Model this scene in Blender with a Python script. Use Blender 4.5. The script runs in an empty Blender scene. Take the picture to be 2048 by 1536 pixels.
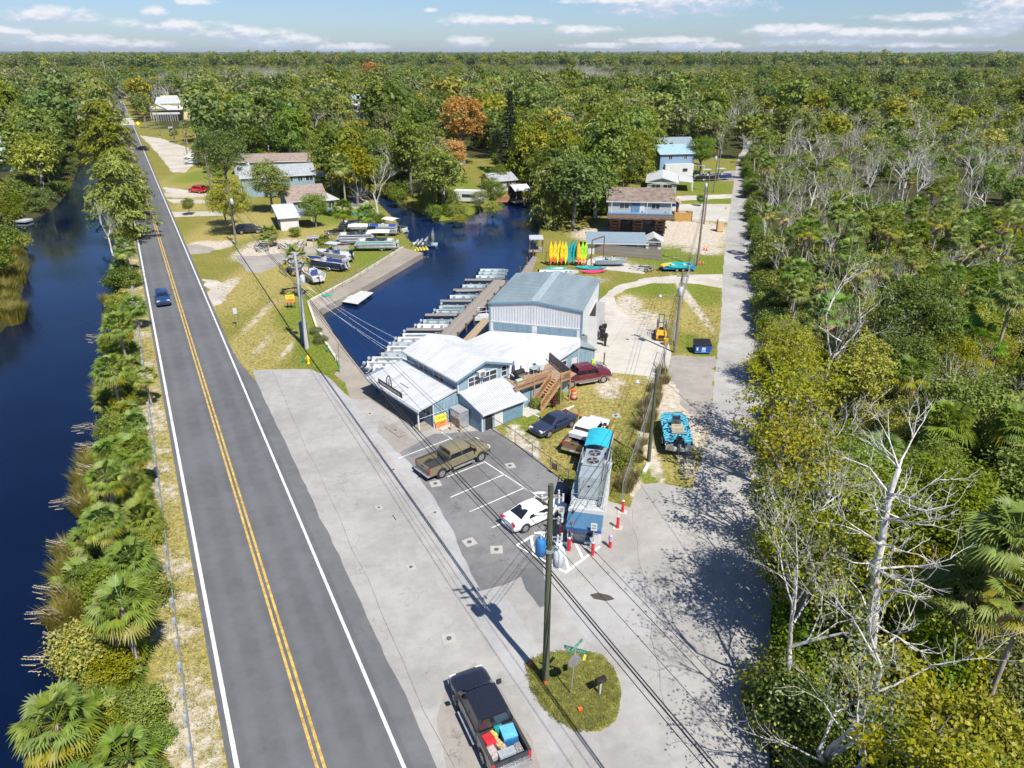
import bpy, bmesh, math, random
import numpy as np
from mathutils import Vector, Matrix, noise as mnoise
rnd = random.Random(7)
C = bpy.context.scene.collection
SC = bpy.context.scene
R = math.radians
PI = math.pi
# ---------------------------------------------------------------- camera
FPX = 1420.0; PITCH = R(25); CAMH = 31.0
def at(u, v, z=0.0):
    """place seen at pixel (u,v) of the 2048x1536 photograph, on the level z"""
    x = (u-1024)/FPX; y = (v-768)/FPX
    d = math.sin(PITCH)+y*math.cos(PITCH); h = math.cos(PITCH)-y*math.sin(PITCH)
    t = (CAMH-z)/d
    return Vector((x*t, h*t, z))
cam = bpy.data.cameras.new('camera'); camo = bpy.data.objects.new('camera', cam); C.objects.link(camo)
camo.location = (0, 0, CAMH); camo.rotation_euler = (PI/2-PITCH, 0, 0)
cam.sensor_fit = 'HORIZONTAL'; cam.sensor_width = 36; cam.lens = 36*FPX/2048
cam.clip_start = 0.5; cam.clip_end = 30000
SC.camera = camo
# ---------------------------------------------------------------- exposure
vs = SC.view_settings
SC.display_settings.display_device = 'sRGB'
vs.view_transform = 'Standard'; vs.look = 'None'; vs.gamma = 1; vs.use_curve_mapping = False
vs.exposure = 0.74
SC.render.engine = 'CYCLES'
cy = SC.cycles
cy.max_bounces = 6; cy.diffuse_bounces = 3; cy.glossy_bounces = 3; cy.transmission_bounces = 4; cy.transparent_max_bounces = 6; cy.volume_bounces = 0
cy.caustics_reflective = False; cy.caustics_refractive = False
cy.use_denoising = True
try: cy.denoiser = 'OPENIMAGEDENOISE'
except Exception: pass
cy.use_adaptive_sampling = True; cy.adaptive_threshold = 0.02
# ---------------------------------------------------------------- sun
SUN_EL = R(54.4); SUN_AZ = math.atan2(.545, -.839)      # azimuth clockwise from +Y
sun = bpy.data.lights.new('sun', 'SUN'); suno = bpy.data.objects.new('sun', sun); C.objects.link(suno)
sun.energy = 4.6; sun.angle = R(0.53); sun.color = (1.0, 0.955, 0.88)
sd = Vector((math.sin(SUN_AZ)*math.cos(SUN_EL), math.cos(SUN_AZ)*math.cos(SUN_EL), math.sin(SUN_EL)))
suno.rotation_euler = sd.to_track_quat('Z', 'Y').to_euler(); suno.location = sd*200
# ---------------------------------------------------------------- node helper
class NT:
    def __init__(s, nt): s.nt = nt; s.L = nt.links
    def n(s, typ, **kw):
        nd = s.nt.nodes.new('ShaderNode'+typ)
        for k, v in kw.items():
            if k.startswith('i_'):
                key = k[2:]; key = int(key) if key.isdigit() else key.replace('_', ' ')
                s.set(nd, key, v)
            else: setattr(nd, k, v)
        return nd
    def set(s, nd, key, v):
        inp = nd.inputs[key]
        if isinstance(v, bpy.types.NodeSocket): s.L.new(v, inp)
        elif isinstance(v, bpy.types.Node): s.L.new(v.outputs[0], inp)
        else: inp.default_value = v
    def math(s, op, a, b=None, c=None, clamp=False):
        nd = s.n('Math', operation=op, use_clamp=clamp); s.set(nd, 0, a)
        if b is not None: s.set(nd, 1, b)
        if c is not None: s.set(nd, 2, c)
        return nd.outputs[0]
    def mix(s, f, a, b, blend='MIX'):
        nd = s.n('Mix', data_type='RGBA', blend_type=blend); s.set(nd, 0, f); s.set(nd, 6, a); s.set(nd, 7, b)
        return nd.outputs[2]
    def ss(s, x, a, b, o0=0.0, o1=1.0):
        nd = s.n('MapRange', interpolation_type='SMOOTHSTEP'); s.set(nd, 0, x)
        for k, v in ((1, a), (2, b), (3, o0), (4, o1)): s.set(nd, k, v)
        return nd.outputs[0]
    def noise(s, vec, scale, detail=4.0, rough=0.55, dim='3D'):
        nd = s.n('TexNoise', noise_dimensions=dim); s.set(nd, 'Vector', vec); s.set(nd, 'Scale', scale); s.set(nd, 'Detail', detail); s.set(nd, 'Roughness', rough)
        return nd.outputs[0]
def rgb(*c): return (c[0], c[1], c[2], 1.0)
def S(r, g, b):
    """sRGB 0..255 -> linear"""
    f = lambda x: (x/255/12.92 if x/255 <= .04045 else ((x/255+.055)/1.055)**2.4)
    return (f(r), f(g), f(b), 1.0)
# ---------------------------------------------------------------- world: clear sky with fair-weather clouds
world = bpy.data.worlds.new('World'); SC.world = world; world.use_nodes = True
wt = NT(world.node_tree); world.node_tree.nodes.clear()
sky = wt.n('TexSky', sky_type='NISHITA', sun_disc=False, sun_elevation=SUN_EL, sun_rotation=SUN_AZ, air_density=1.0, dust_density=0.6, ozone_density=1.6)
sky.altitude = 0
CL = [  # clouds: pixel centre, half width, half height
 (100, 32, 105, 22), (30, 62, 60, 12), (120, 78, 120, 17), (245, 88, 110, 13), (308, 27, 30, 15), (330, 50, 120, 16), (470, 68, 120, 18), (560, 82, 110, 17),
 (700, 94, 90, 10), (395, 3, 50, 9), (940, 42, 70, 15), (1010, 42, 90, 13), (1165, 60, 75, 13), (935, 82, 52, 14), (1200, 91, 90, 7), (1340, 12, 200, 26), (1230, 2, 120, 9),
 (1340, 80, 110, 9), (1400, 92, 120, 9), (1560, 62, 90, 16), (1620, 58, 70, 14), (1760, 66, 160, 15), (1840, 36, 150, 12), (1990, 40, 110, 34), (1950, 62, 110, 15), (2010, 8, 90, 20), (1650, 84, 200, 10), (1850, 90, 160, 7), (860, 20, 18, 5),
 (-150, 60, 140, 22), (-320, 30, 120, 26), (2260, 70, 170, 20), (2450, 40, 140, 24)]
def dirpx(u, v):
    x = (u-1024)/FPX; y = (v-768)/FPX
    d = -(math.sin(PITCH)+y*math.cos(PITCH)); h = math.cos(PITCH)-y*math.sin(PITCH)
    return math.atan2(x, h), math.atan2(d, math.hypot(x, h))
g = bpy.data.node_groups.new('cloud_field', 'ShaderNodeTree'); gt = NT(g)
g.interface.new_socket('Az', in_out='INPUT', socket_type='NodeSocketFloat'); g.interface.new_socket('El', in_out='INPUT', socket_type='NodeSocketFloat')
g.interface.new_socket('F', in_out='OUTPUT', socket_type='NodeSocketFloat')
gi = g.nodes.new('NodeGroupInput'); go = g.nodes.new('NodeGroupOutput')
cv = gt.n('CombineXYZ'); gt.set(cv, 0, gt.math('MULTIPLY', gi.outputs[0], 26.0)); gt.set(cv, 1, gt.math('MULTIPLY', gi.outputs[1], 70.0))
nz = gt.noise(cv.outputs[0], 1.0, 7.0, 0.58)
cv2 = gt.n('CombineXYZ'); gt.set(cv2, 0, gt.math('MULTIPLY', gi.outputs[0], 90.0)); gt.set(cv2, 1, gt.math('MULTIPLY', gi.outputs[1], 190.0)); gt.set(cv2, 2, 3.3)
nz2 = gt.noise(cv2.outputs[0], 1.0, 5.0, 0.6)
acc = None
for u, v, ru, rv in CL:
    a0, e0 = dirpx(u, v); a1, _ = dirpx(u+ru, v); _, e1 = dirpx(u, v-rv)
    p = gt.math('MULTIPLY_ADD', gi.outputs[0], 1/(a1-a0), -a0/(a1-a0)); q = gt.math('MULTIPLY_ADD', gi.outputs[1], 1/(e1-e0), -e0/(e1-e0))
    r2 = gt.math('ADD', gt.math('MULTIPLY', p, p), gt.math('MULTIPLY', q, q))
    acc = r2 if acc is None else gt.math('MINIMUM', acc, r2)
f = gt.math('SUBTRACT', 1.15, acc)
f = gt.math('MAXIMUM', f, -2.0)
f = gt.math('ADD', f, gt.math('MULTIPLY_ADD', nz, 2.6, -1.3))
f = gt.math('ADD', f, gt.math('MULTIPLY_ADD', nz2, 1.9, -0.95))
gt.set(go, 0, f)
tc = wt.n('TexCoord'); sx = wt.n('SeparateXYZ'); wt.set(sx, 0, tc.outputs['Generated'])
az = wt.math('ARCTAN2', sx.outputs[0], sx.outputs[1]); el = wt.math('ARCSINE', sx.outputs[2])
def field(dx, dy):
    nd = wt.nt.nodes.new('ShaderNodeGroup'); nd.node_tree = g
    wt.set(nd, 0, wt.math('ADD', az, dx)); wt.set(nd, 1, wt.math('ADD', el, dy)); return nd.outputs[0]
f0 = field(0, 0); f1 = field(.002, .0075)
dens = wt.ss(f0, -0.1, 1.3)
lit = wt.ss(wt.math('SUBTRACT', f0, f1), -0.3, 1.3)
cloudcol = wt.mix(lit, rgb(4.7, 5.4, 6.8), rgb(8.0, 7.95, 8.2))
# a few more of the same clouds higher up, seen from below
pz = wt.math('ADD', wt.math('MAXIMUM', sx.outputs[2], 0.0), 0.08)
pv = wt.n('CombineXYZ'); wt.set(pv, 0, wt.math('DIVIDE', sx.outputs[0], pz)); wt.set(pv, 1, wt.math('DIVIDE', sx.outputs[1], pz))
hi = wt.math('MULTIPLY', wt.ss(wt.noise(pv.outputs[0], 1.3, 6.0), 0.60, 0.74), wt.ss(el, R(6), R(13)))
dens = wt.math('MULTIPLY', wt.math('MAXIMUM', dens, wt.math('MULTIPLY', hi, 0.8)), 0.88)
skyc = wt.mix(1.0, sky.outputs[0], rgb(0.60, 0.76, 1.07), 'MULTIPLY')
hz = wt.math('EXPONENT', wt.math('MULTIPLY', wt.math('MAXIMUM', sx.outputs[2], 0.0), -22.0))
skyc = wt.mix(hz, skyc, wt.mix(1.0, skyc, rgb(1.27, 1.2, 1.14), 'MULTIPLY'))
col = wt.mix(dens, skyc, cloudcol)
bg = wt.n('Background'); wt.set(bg, 0, col); wt.set(bg, 1, 0.072)
wo = wt.n('OutputWorld'); wt.L.new(bg.outputs[0], wo.inputs[0])
# ================================================================ helpers
def tag(o, label=None, cat=None, group=None, kind=None):
    if label: o['label'] = label
    if cat: o['category'] = cat
    if group: o['group'] = group
    if kind: o['kind'] = kind
    return o
def empty(name, loc, rz=0.0, label=None, cat=None, group=None):
    o = bpy.data.objects.new(name, None); C.objects.link(o); o.location = loc; o.rotation_euler = (0, 0, rz); o.empty_display_size = .3
    return tag(o, label, cat, group)
KIDS = {}
def link(name, me, parent=None, loc=(0, 0, 0), rz=0.0, scale=None):
    o = bpy.data.objects.new(name, me); C.objects.link(o); o.location = loc; o.rotation_euler = (0, 0, rz)
    if scale: o.scale = scale
    if parent is not None:
        o.parent = parent; KIDS.setdefault(parent.name, []).append(o)
    return o
def dup(root, loc, rz=0.0, label=None, group=None, scale=None, tilt=None, mats=None):
    def cp(o, parent):
        c = o.copy(); C.objects.link(c)
        if parent is not None:
            c.parent = parent; KIDS.setdefault(parent.name, []).append(c)
        for ch in KIDS.get(o.name, []): cp(ch, c)
        return c
    r = cp(root, None); r.location = loc; r.rotation_euler = (tilt[0], tilt[1], rz) if tilt else (0, 0, rz)
    if scale: r.scale = (scale,)*3 if isinstance(scale, (int, float)) else scale
    if label: r['label'] = label
    if group: r['group'] = group
    return r
class MB:
    """collects faces; build() links them as one mesh object"""
    def __init__(s): s.v = []; s.f = []; s.m = []; s.M = Matrix()
    def add(s, vs, fs, mi=0):
        b = len(s.v); M = s.M
        s.v += [tuple(M @ Vector(p)) for p in vs]; s.f += [tuple(i+b for i in f) for f in fs]; s.m += [mi]*len(fs)
        return s
    def box(s, c, d, rz=0.0, mi=0, rx=0.0, ry=0.0):
        x, y, z = d[0]/2, d[1]/2, d[2]/2
        T = Matrix.Translation(c) @ Matrix.Rotation(rz, 4, 'Z') @ Matrix.Rotation(ry, 4, 'Y') @ Matrix.Rotation(rx, 4, 'X')
        vs = [T @ Vector(p) for p in ((-x,-y,-z),(x,-y,-z),(x,y,-z),(-x,y,-z),(-x,-y,z),(x,-y,z),(x,y,z),(-x,y,z))]
        return s.add(vs, [(3,2,1,0),(4,5,6,7),(0,1,5,4),(1,2,6,5),(2,3,7,6),(3,0,4,7)], mi)
    def bar(s, p, q, w, h=None, mi=0):
        """a square bar from p to q"""
        p = Vector(p); q = Vector(q); d = q-p; h = h or w
        up = Vector((0,0,1)) if abs(d.normalized().z) < .95 else Vector((1,0,0))
        a = d.cross(up).normalized()*w/2; b = a.cross(d).normalized()*h/2
        vs = [p-a-b, p+a-b, p+a+b, p-a+b, q-a-b, q+a-b, q+a+b, q-a+b]
        return s.add(vs, [(0,1,2,3),(7,6,5,4),(0,4,5,1),(1,5,6,2),(2,6,7,3),(3,7,4,0)], mi)
    def tube(s, pts, r, n=6, mi=0, cap=True):
        """round tube through pts, r a number or one per point"""
        pts = [Vector(p) for p in pts]; k = len(pts); rs = r if isinstance(r, (list, tuple)) else [r]*k
        vs = []; fs = []; a = None
        for i, p in enumerate(pts):
            d = (pts[min(i+1, k-1)]-pts[max(i-1, 0)]).normalized()
            if a is None:
                a = d.cross(Vector((0,0,1)) if abs(d.z) < .9 else Vector((1,0,0))).normalized()
            else: a = (a-d*a.dot(d)).normalized()
            b = d.cross(a)
            for j in range(n):
                t = 2*PI*j/n; vs.append(p+(a*math.cos(t)+b*math.sin(t))*rs[i])
        for i in range(k-1):
            for j in range(n):
                j2 = (j+1) % n; fs.append((i*n+j, i*n+j2, (i+1)*n+j2, (i+1)*n+j))
        if cap: fs += [tuple(range(n-1, -1, -1)), tuple(range((k-1)*n, k*n))]
        return s.add(vs, fs, mi)
    def cyl(s, p, q, r, n=12, mi=0, r2=None): return s.tube([p, q], [r, r if r2 is None else r2], n, mi)
    def prism(s, poly, z0, z1, mi=0):
        n = len(poly); vs = [(p[0], p[1], z0) for p in poly]+[(p[0], p[1], z1) for p in poly]
        return s.add(vs, [tuple(range(n-1, -1, -1)), tuple(range(n, 2*n))]+[(i, (i+1) % n, n+(i+1) % n, n+i) for i in range(n)], mi)
    def quad(s, a, b, c, d, mi=0): return s.add([a, b, c, d], [(0, 1, 2, 3)], mi)
    def slab(s, a, b, c, d, t, mi=0):
        """quad thickened by t along its normal, downwards"""
        a, b, c, d = map(Vector, (a, b, c, d)); nn = (b-a).cross(d-a).normalized()*t
        return s.add([a, b, c, d, a-nn, b-nn, c-nn, d-nn], [(0,1,2,3),(7,6,5,4),(0,4,5,1),(1,5,6,2),(2,6,7,3),(3,7,4,0)], mi)
    def loft(s, rings, mi=0, closed=True, caps=True):
        n = len(rings[0]); vs = [p for r in rings for p in r]; fs = []
        for i in range(len(rings)-1):
            for j in range(n if closed else n-1):
                j2 = (j+1) % n; fs.append((i*n+j, i*n+j2, (i+1)*n+j2, (i+1)*n+j))
        if caps: fs += [tuple(range(n-1, -1, -1)), tuple(range((len(rings)-1)*n, len(rings)*n))]
        return s.add(vs, fs, mi)
    def mesh(s, name, mats, smooth=None, fix=True):
        me = bpy.data.meshes.new(name); me.from_pydata(s.v, [], s.f)
        for m in (mats if isinstance(mats, (list, tuple)) else [mats]): me.materials.append(m)
        if any(s.m): me.polygons.foreach_set('material_index', s.m)
        if fix:
            bm = bmesh.new(); bm.from_mesh(me); bmesh.ops.recalc_face_normals(bm, faces=bm.faces); bm.to_mesh(me); bm.free()
        if smooth is not None:
            me.polygons.foreach_set('use_smooth', [True]*len(me.polygons))
            if smooth < 180:
                try: me.set_sharp_from_angle(angle=R(smooth))
                except Exception: pass
        me.update(); return me
    def build(s, name, mats, parent=None, loc=(0,0,0), rz=0.0, smooth=None, fix=True):
        return link(name, s.mesh(name, mats, smooth, fix), parent, loc, rz)
# ---------------------------------------------------------------- materials
MATS = {}
def mat(name, col, rough=0.6, metal=0.0, var=0.12, scale=3.0, bump=0.0, bscale=40.0, spec=0.5, col2=None, dirt=0.0, emit=None, coat=0.0, streak=None, objvar=0.0):
    """weathered plain surface: colour drifts with two sizes of noise, fine relief, some grime"""
    if name in MATS: return MATS[name]
    m = bpy.data.materials.new(name); m.use_nodes = True; t = NT(m.node_tree); t.nt.nodes.clear()
    tc = t.n('TexCoord'); P = tc.outputs['Object']
    if streak:
        mp = t.n('Mapping'); t.set(mp, 'Vector', P); t.set(mp, 'Scale', streak); P = mp.outputs[0]
    n1 = t.noise(P, scale, 5.0, .6); n2 = t.noise(P, scale*7.3, 3.0, .6)
    k = t.math('ADD', t.math('MULTIPLY', n1, .65), t.math('MULTIPLY', n2, .35))
    c = col[:3]
    c2 = col2[:3] if col2 else tuple(x*(1-var*2) for x in c)
    c1 = c if col2 else tuple(min(1, x*(1+var)) for x in c)
    colr = t.mix(t.ss(k, .34, .66), rgb(*c2), rgb(*c1))
    if dirt: colr = t.mix(t.math('MULTIPLY', t.ss(t.noise(P, scale*.6, 6.0, .7), .52, .75), dirt), colr, rgb(c[0]*.35, c[1]*.31, c[2]*.26))
    if objvar:
        oi = t.n('ObjectInfo'); h = t.n('HueSaturation'); t.set(h, 'Color', colr)
        t.set(h, 'Value', t.math('MULTIPLY_ADD', oi.outputs['Random'], objvar*2, 1-objvar)); colr = h.outputs[0]
    b = t.n('BsdfPrincipled'); t.set(b, 'Base Color', colr); t.set(b, 'Metallic', metal)
    t.set(b, 'Roughness', t.math('MULTIPLY_ADD', n2, .25, max(0.02, rough-.12)))
    t.set(b, 'Specular IOR Level', spec)
    if coat: t.set(b, 'Coat Weight', coat); t.set(b, 'Coat Roughness', .06)
    if bump:
        bp = t.n('Bump'); t.set(bp, 'Height', t.noise(P, bscale, 3.0)); t.set(bp, 'Strength', bump); t.set(bp, 'Distance', .02); t.L.new(bp.outputs[0], b.inputs['Normal'])
    o = t.n('OutputMaterial'); t.L.new(b.outputs[0], o.inputs[0]); MATS[name] = m
    return m
def leafmat(name, dark, light, tip=None, trans=0.35, hue=0.02, val=0.22, sc=0.9, rough=.5):
    """leaves: colour differs clump by clump and tree by tree, light passes through"""
    if name in MATS: return MATS[name]
    m = bpy.data.materials.new(name); m.use_nodes = True; t = NT(m.node_tree); t.nt.nodes.clear()
    tc = t.n('TexCoord'); P = tc.outputs['Object']; oi = t.n('ObjectInfo'); ge = t.n('NewGeometry')
    k = t.noise(P, sc, 3.0, .6)
    k2 = ge.outputs['Random Per Island']
    f = t.math('ADD', t.math('MULTIPLY', t.ss(k, .3, .7), .55), t.math('MULTIPLY', k2, .45))
    c = t.mix(f, rgb(*dark), rgb(*light))
    if tip: c = t.mix(t.math('MULTIPLY', t.ss(t.noise(P, sc*1.7, 4.0), .56, .72), .85), c, rgb(*tip))
    h = t.n('HueSaturation'); t.set(h, 'Color', c)
    t.set(h, 'Hue', t.math('MULTIPLY_ADD', oi.outputs['Random'], hue*2, .5-hue))
    rv = t.n('TexWhiteNoise', noise_dimensions='1D'); t.set(rv, 'W', oi.outputs['Random'])
    t.set(h, 'Value', t.math('MULTIPLY_ADD', rv.outputs[0], val*2, 1-val))
    t.set(h, 'Saturation', t.math('MULTIPLY_ADD', rv.outputs[0], -.25, 1.1))
    b = t.n('BsdfPrincipled'); t.set(b, 'Base Color', h.outputs[0]); t.set(b, 'Roughness', rough); t.set(b, 'Specular IOR Level', .35)
    tr = t.n('BsdfTranslucent'); t.set(tr, 0, t.mix(1.0, h.outputs[0], rgb(1.25, 1.3, .7), 'MULTIPLY'))
    mx = t.n('MixShader'); t.set(mx, 0, trans); t.L.new(b.outputs[0], mx.inputs[1]); t.L.new(tr.outputs[0], mx.inputs[2])
    o = t.n('OutputMaterial'); t.L.new(mx.outputs[0], o.inputs[0]); MATS[name] = m
    return m
def pin(poly, X, Y):
    """numpy point in polygon"""
    ins = np.zeros(X.shape, bool); n = len(poly)
    for i in range(n):
        x0, y0 = poly[i][:2]; x1, y1 = poly[(i+1) % n][:2]
        if y0 == y1: continue
        c = ((y0 > Y) != (y1 > Y)) & (X < (x1-x0)*(Y-y0)/(y1-y0)+x0); ins ^= c
    return ins
def pdist(poly, X, Y, closed=True):
    d = np.full(X.shape, 1e9); n = len(poly)
    for i in range(n if closed else n-1):
        x0, y0 = poly[i][:2]; x1, y1 = poly[(i+1) % n][:2]; dx, dy = x1-x0, y1-y0; L = dx*dx+dy*dy+1e-9
        t = np.clip(((X-x0)*dx+(Y-y0)*dy)/L, 0, 1); d = np.minimum(d, np.hypot(X-x0-t*dx, Y-y0-t*dy))
    return d
def sdist(poly, X, Y):
    d = pdist(poly, X, Y); return np.where(pin(poly, X, Y), -d, d)
def px(lst, z=0.0): return [at(u, v, z) for u, v in lst]
def smooth01(x): x = np.clip(x, 0, 1); return x*x*(3-2*x)
# ================================================================ ground, water, roads
WZ = -0.9
RD = Vector((-.4633, .8862, 0)); RN = Vector((.8862, .4633, 0))       # along / across the main road
RC0 = at(631, 1500).dot(RN)
def road_pt(s, c, z=0.0):
    """s metres along the road from its point nearest the camera, c metres right of the double line"""
    return Vector((0, 0, z)) + RD*s + RN*(RC0+c)
CANAL = px([(150,1536),(160,1400),(170,1250),(185,1100),(212,950),(224,800),(236,640),(244,560),(246,480),(240,420),(228,370),(212,330),(206,300),(198,285)], WZ) + \
        px([(172,285),(160,315),(148,345),(135,380),(95,425),(40,445),(-60,452),(-70,466),(20,478),(48,500),(50,540),(30,600),(5,650),(-60,720)], WZ) + \
        [Vector(p+(0,)) for p in [(-66,66),(-62,55),(-55,40),(-48,24),(-40,0),(-25,0),(-19,16)]]
BASIN = px([(634,616),(738,562),(836,504),(812,480),(795,450),(760,415),(735,398),(690,380),(672,362),(655,345),(640,330),(628,318)], WZ) + \
        px([(668,318),(700,345),(728,375),(790,402),(840,425),(880,442),(925,436),(985,410),(1010,403),(1060,402),(1078,430),(1078,470),(1068,520),(1045,545)], WZ) + \
        [Vector(p+(0,)) for p in [(1.5,98),(1.0,90),(.2,85.5),(-2.4,75.5),(-5.4,71.5),(-8.3,67.6),(-14.3,62.7),(-15.2,63.6)]] + px([(733,762),(727,757),(680,698)], WZ)
def axis(segs):
    out = []
    for a, b, st in segs: out += list(np.arange(a, b, st))
    return np.array(out + [segs[-1][1]])
gx = axis([(-9000,-1000,2000),(-1000,-300,100),(-300,-160,5),(-160,-70,1.2),(-70,45,.5),(45,100,1.2),(100,300,8),(300,1000,100),(1000,9000,2000)])
gy = axis([(-400,-40,40),(-40,14,4),(14,110,.5),(110,200,.9),(200,330,2),(330,700,15),(700,2000,130),(2000,14000,2000)])
X, Y = np.meshgrid(gx, gy); nx, ny = len(gx), len(gy)
near = (np.abs(X) < 320) & (Y < 340)
dw = np.full(X.shape, 50.0)
for poly, k_ in ((CANAL, 1.0), (BASIN, 4.0)): dw[near] = np.minimum(dw[near], sdist(poly, X[near], Y[near])*k_)
rngn = np.random.default_rng(3)
Z = np.where(dw < .3, -2.3*smooth01((.3-dw)/2.2), 0.0)
# colour zones: straw / bare sand / lush / forest floor
ZR = np.zeros(X.shape); ZG = np.zeros(X.shape); ZB = np.zeros(X.shape); ZA = np.zeros(X.shape)
def patch(arr, u, v, ru, rv, k=1.0):
    c = at(u, v); e = at(u+ru, v); f = at(u, v-rv); rx = abs(e.x-c.x)+1e-3; ry = math.hypot(f.x-c.x, f.y-c.y)+1e-3
    m = (np.abs(X-c.x) < rx*1.7) & (np.abs(Y-c.y) < ry*1.7)
    d = np.hypot((X[m]-c.x)/rx, (Y[m]-c.y)/ry); arr[m] = np.maximum(arr[m], k*smooth01((1.6-d)/1.15))
for p in [(540,640,40,90),(520,560,70,50),(540,700,50,40),(470,455,70,30),(440,470,60,25),(420,400,60,20),(400,350,50,25),(1190,800,60,50),(1240,770,70,30),(1180,860,60,50),(1130,900,60,30),(1100,920,60,25),
          (1310,620,50,30),(1270,600,40,25),(1395,600,40,35),(1390,640,45,30),(1380,720,30,12),(1320,790,25,60),(1320,930,50,30),(1290,930,40,40),(1410,470,30,25),(1110,1370,55,25),(1130,1440,60,25),(1190,1440,40,25),(640,470,80,25),(600,500,60,20),(700,470,40,15)]: patch(ZR, *p)
for p in [(1345,860,22,90,.7),(1365,800,40,40,.9),(1380,830,30,50,.8),(1400,880,20,40,.6),(1215,780,25,18,.75),(1225,765,30,12,.6),(430,590,22,30,1),(575,700,6,18,.9),(520,630,10,35,.55),(525,690,12,25,.5),(400,490,26,8,1),(440,490,26,8,1),(1275,640,55,22,.9),(1235,625,40,22,1),(1260,605,25,15,.8),
          (1330,460,130,26,1),(1240,470,90,16,1),(1390,480,60,14,.9),(1410,500,50,10,.7),(380,388,60,7,.8),(520,505,50,16,.9),(560,490,70,12,.8),(1070,955,25,25,.7),(1060,900,25,35,.7),(1030,870,20,25,.7),(1325,800,14,90,.8),(1300,900,14,60,.8),(1275,985,16,50,.9),(1380,600,10,50,.8),(1130,560,90,10,.6),(1215,528,70,12,.5),(1080,1330,24,14,.4),(760,440,60,12,.3),(700,405,45,15,.6)]: patch(ZG, *p)
for p in [(655,730,30,50),(640,690,28,45),(630,660,25,40),(600,620,40,30),(660,650,40,20),(690,780,20,20),(1060,860,45,24),(1050,840,40,20),(1300,575,60,18),(1400,585,35,25),(1345,520,80,16),(1420,530,40,22),(1130,585,90,15),(1390,690,28,20),(1130,1340,60,30),(1160,1400,70,40),(1180,1370,40,40),(1300,950,30,20),(1330,870,12,60,.8),(720,490,90,20),(690,420,60,25),(760,520,50,15),(905,400,60,30),(925,430,60,14),(1400,372,60,14),(1420,400,60,8),(1390,500,70,8),(410,350,50,14),(900,370,50,14),(1330,345,100,20)]: patch(ZB, *p)
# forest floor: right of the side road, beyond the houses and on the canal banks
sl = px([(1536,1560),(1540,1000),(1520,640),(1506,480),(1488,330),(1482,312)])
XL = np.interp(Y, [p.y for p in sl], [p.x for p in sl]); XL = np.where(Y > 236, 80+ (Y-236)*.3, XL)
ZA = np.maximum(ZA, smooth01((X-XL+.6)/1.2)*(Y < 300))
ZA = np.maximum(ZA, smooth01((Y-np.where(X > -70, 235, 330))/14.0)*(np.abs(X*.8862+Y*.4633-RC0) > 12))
cc = X*RN.x+Y*RN.y-RC0
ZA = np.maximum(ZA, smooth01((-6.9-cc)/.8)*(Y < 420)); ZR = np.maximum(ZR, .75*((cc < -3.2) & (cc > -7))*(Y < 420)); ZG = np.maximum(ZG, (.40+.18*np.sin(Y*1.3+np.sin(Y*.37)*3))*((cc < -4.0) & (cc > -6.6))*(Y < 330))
idx = np.arange(nx*ny).reshape(ny, nx)
F = np.stack([idx[:-1,:-1], idx[:-1,1:], idx[1:,1:], idx[1:,:-1]], -1).reshape(-1, 4)
me = bpy.data.meshes.new('ground'); nv = nx*ny
me.vertices.add(nv); me.vertices.foreach_set('co', np.stack([X, Y, Z], -1).reshape(-1).astype('f4'))
me.loops.add(F.size); me.loops.foreach_set('vertex_index', F.reshape(-1).astype('i4'))
me.polygons.add(len(F)); me.polygons.foreach_set('loop_start', np.arange(0, F.size, 4, dtype='i4')); me.polygons.foreach_set('loop_total', np.full(len(F), 4, 'i4'))
me.update(calc_edges=True)
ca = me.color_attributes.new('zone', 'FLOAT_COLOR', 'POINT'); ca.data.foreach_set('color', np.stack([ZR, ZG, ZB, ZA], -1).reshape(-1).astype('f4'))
# material
m = bpy.data.materials.new('ground'); m.use_nodes = True; t = NT(m.node_tree); t.nt.nodes.clear()
P = t.n('NewGeometry').outputs['Position']; zo = t.n('Attribute', attribute_name='zone'); sp = t.n('SeparateColor'); t.set(sp, 0, zo.outputs['Color'])
nA = t.noise(P, .22, 6, .62); nB = t.noise(P, 1.7, 5, .65); nC = t.noise(P, 9, 4, .7); nD = t.noise(P, 38, 2, .6)
def thr(z, w=.22):  # zone weight broken up by noise
    k = t.math('ADD', z, t.math('MULTIPLY', t.math('SUBTRACT', t.math('ADD', t.math('MULTIPLY', nB, .5), t.math('MULTIPLY', nC, .5)), .5), 2.1))
    return t.ss(k, .5-w, .5+w)
fine = t.math('ADD', t.math('MULTIPLY', nC, .5), t.math('MULTIPLY', nD, .5))
fs = t.ss(fine, .33, .67)
grass = t.mix(fs, rgb(.105, .112, .020), rgb(.25, .232, .05))
grass = t.mix(t.ss(nA, .42, .62), grass, t.mix(fs, rgb(.13, .118, .025), rgb(.30, .262, .07)))
straw = t.mix(fs, rgb(.19, .155, .04), rgb(.42, .35, .125))
straw = t.mix(t.ss(nB, .55, .72), straw, grass)
lush = t.mix(fs, rgb(.072, .105, .010), rgb(.19, .245, .026))
sand = t.mix(t.ss(nB, .3, .7), rgb(.36, .30, .225), rgb(.55, .50, .42)); sand = t.mix(t.ss(nD, .5, .8), sand, rgb(.26, .20, .14))
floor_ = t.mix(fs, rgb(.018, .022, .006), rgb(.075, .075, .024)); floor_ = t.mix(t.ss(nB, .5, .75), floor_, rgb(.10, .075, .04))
c = t.mix(thr(sp.outputs[0], .4), grass, straw)
c = t.mix(t.math('MULTIPLY', thr(sp.outputs[2], .55), .85), c, lush)
mo = t.ss(t.noise(P, 3.2, 3, .6), .3, .7, .66, 1.22); mo2 = t.n('CombineColor'); [t.set(mo2, k_, mo) for k_ in range(3)]
c = t.mix(1.0, c, mo2.outputs[0], 'MULTIPLY')
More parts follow.
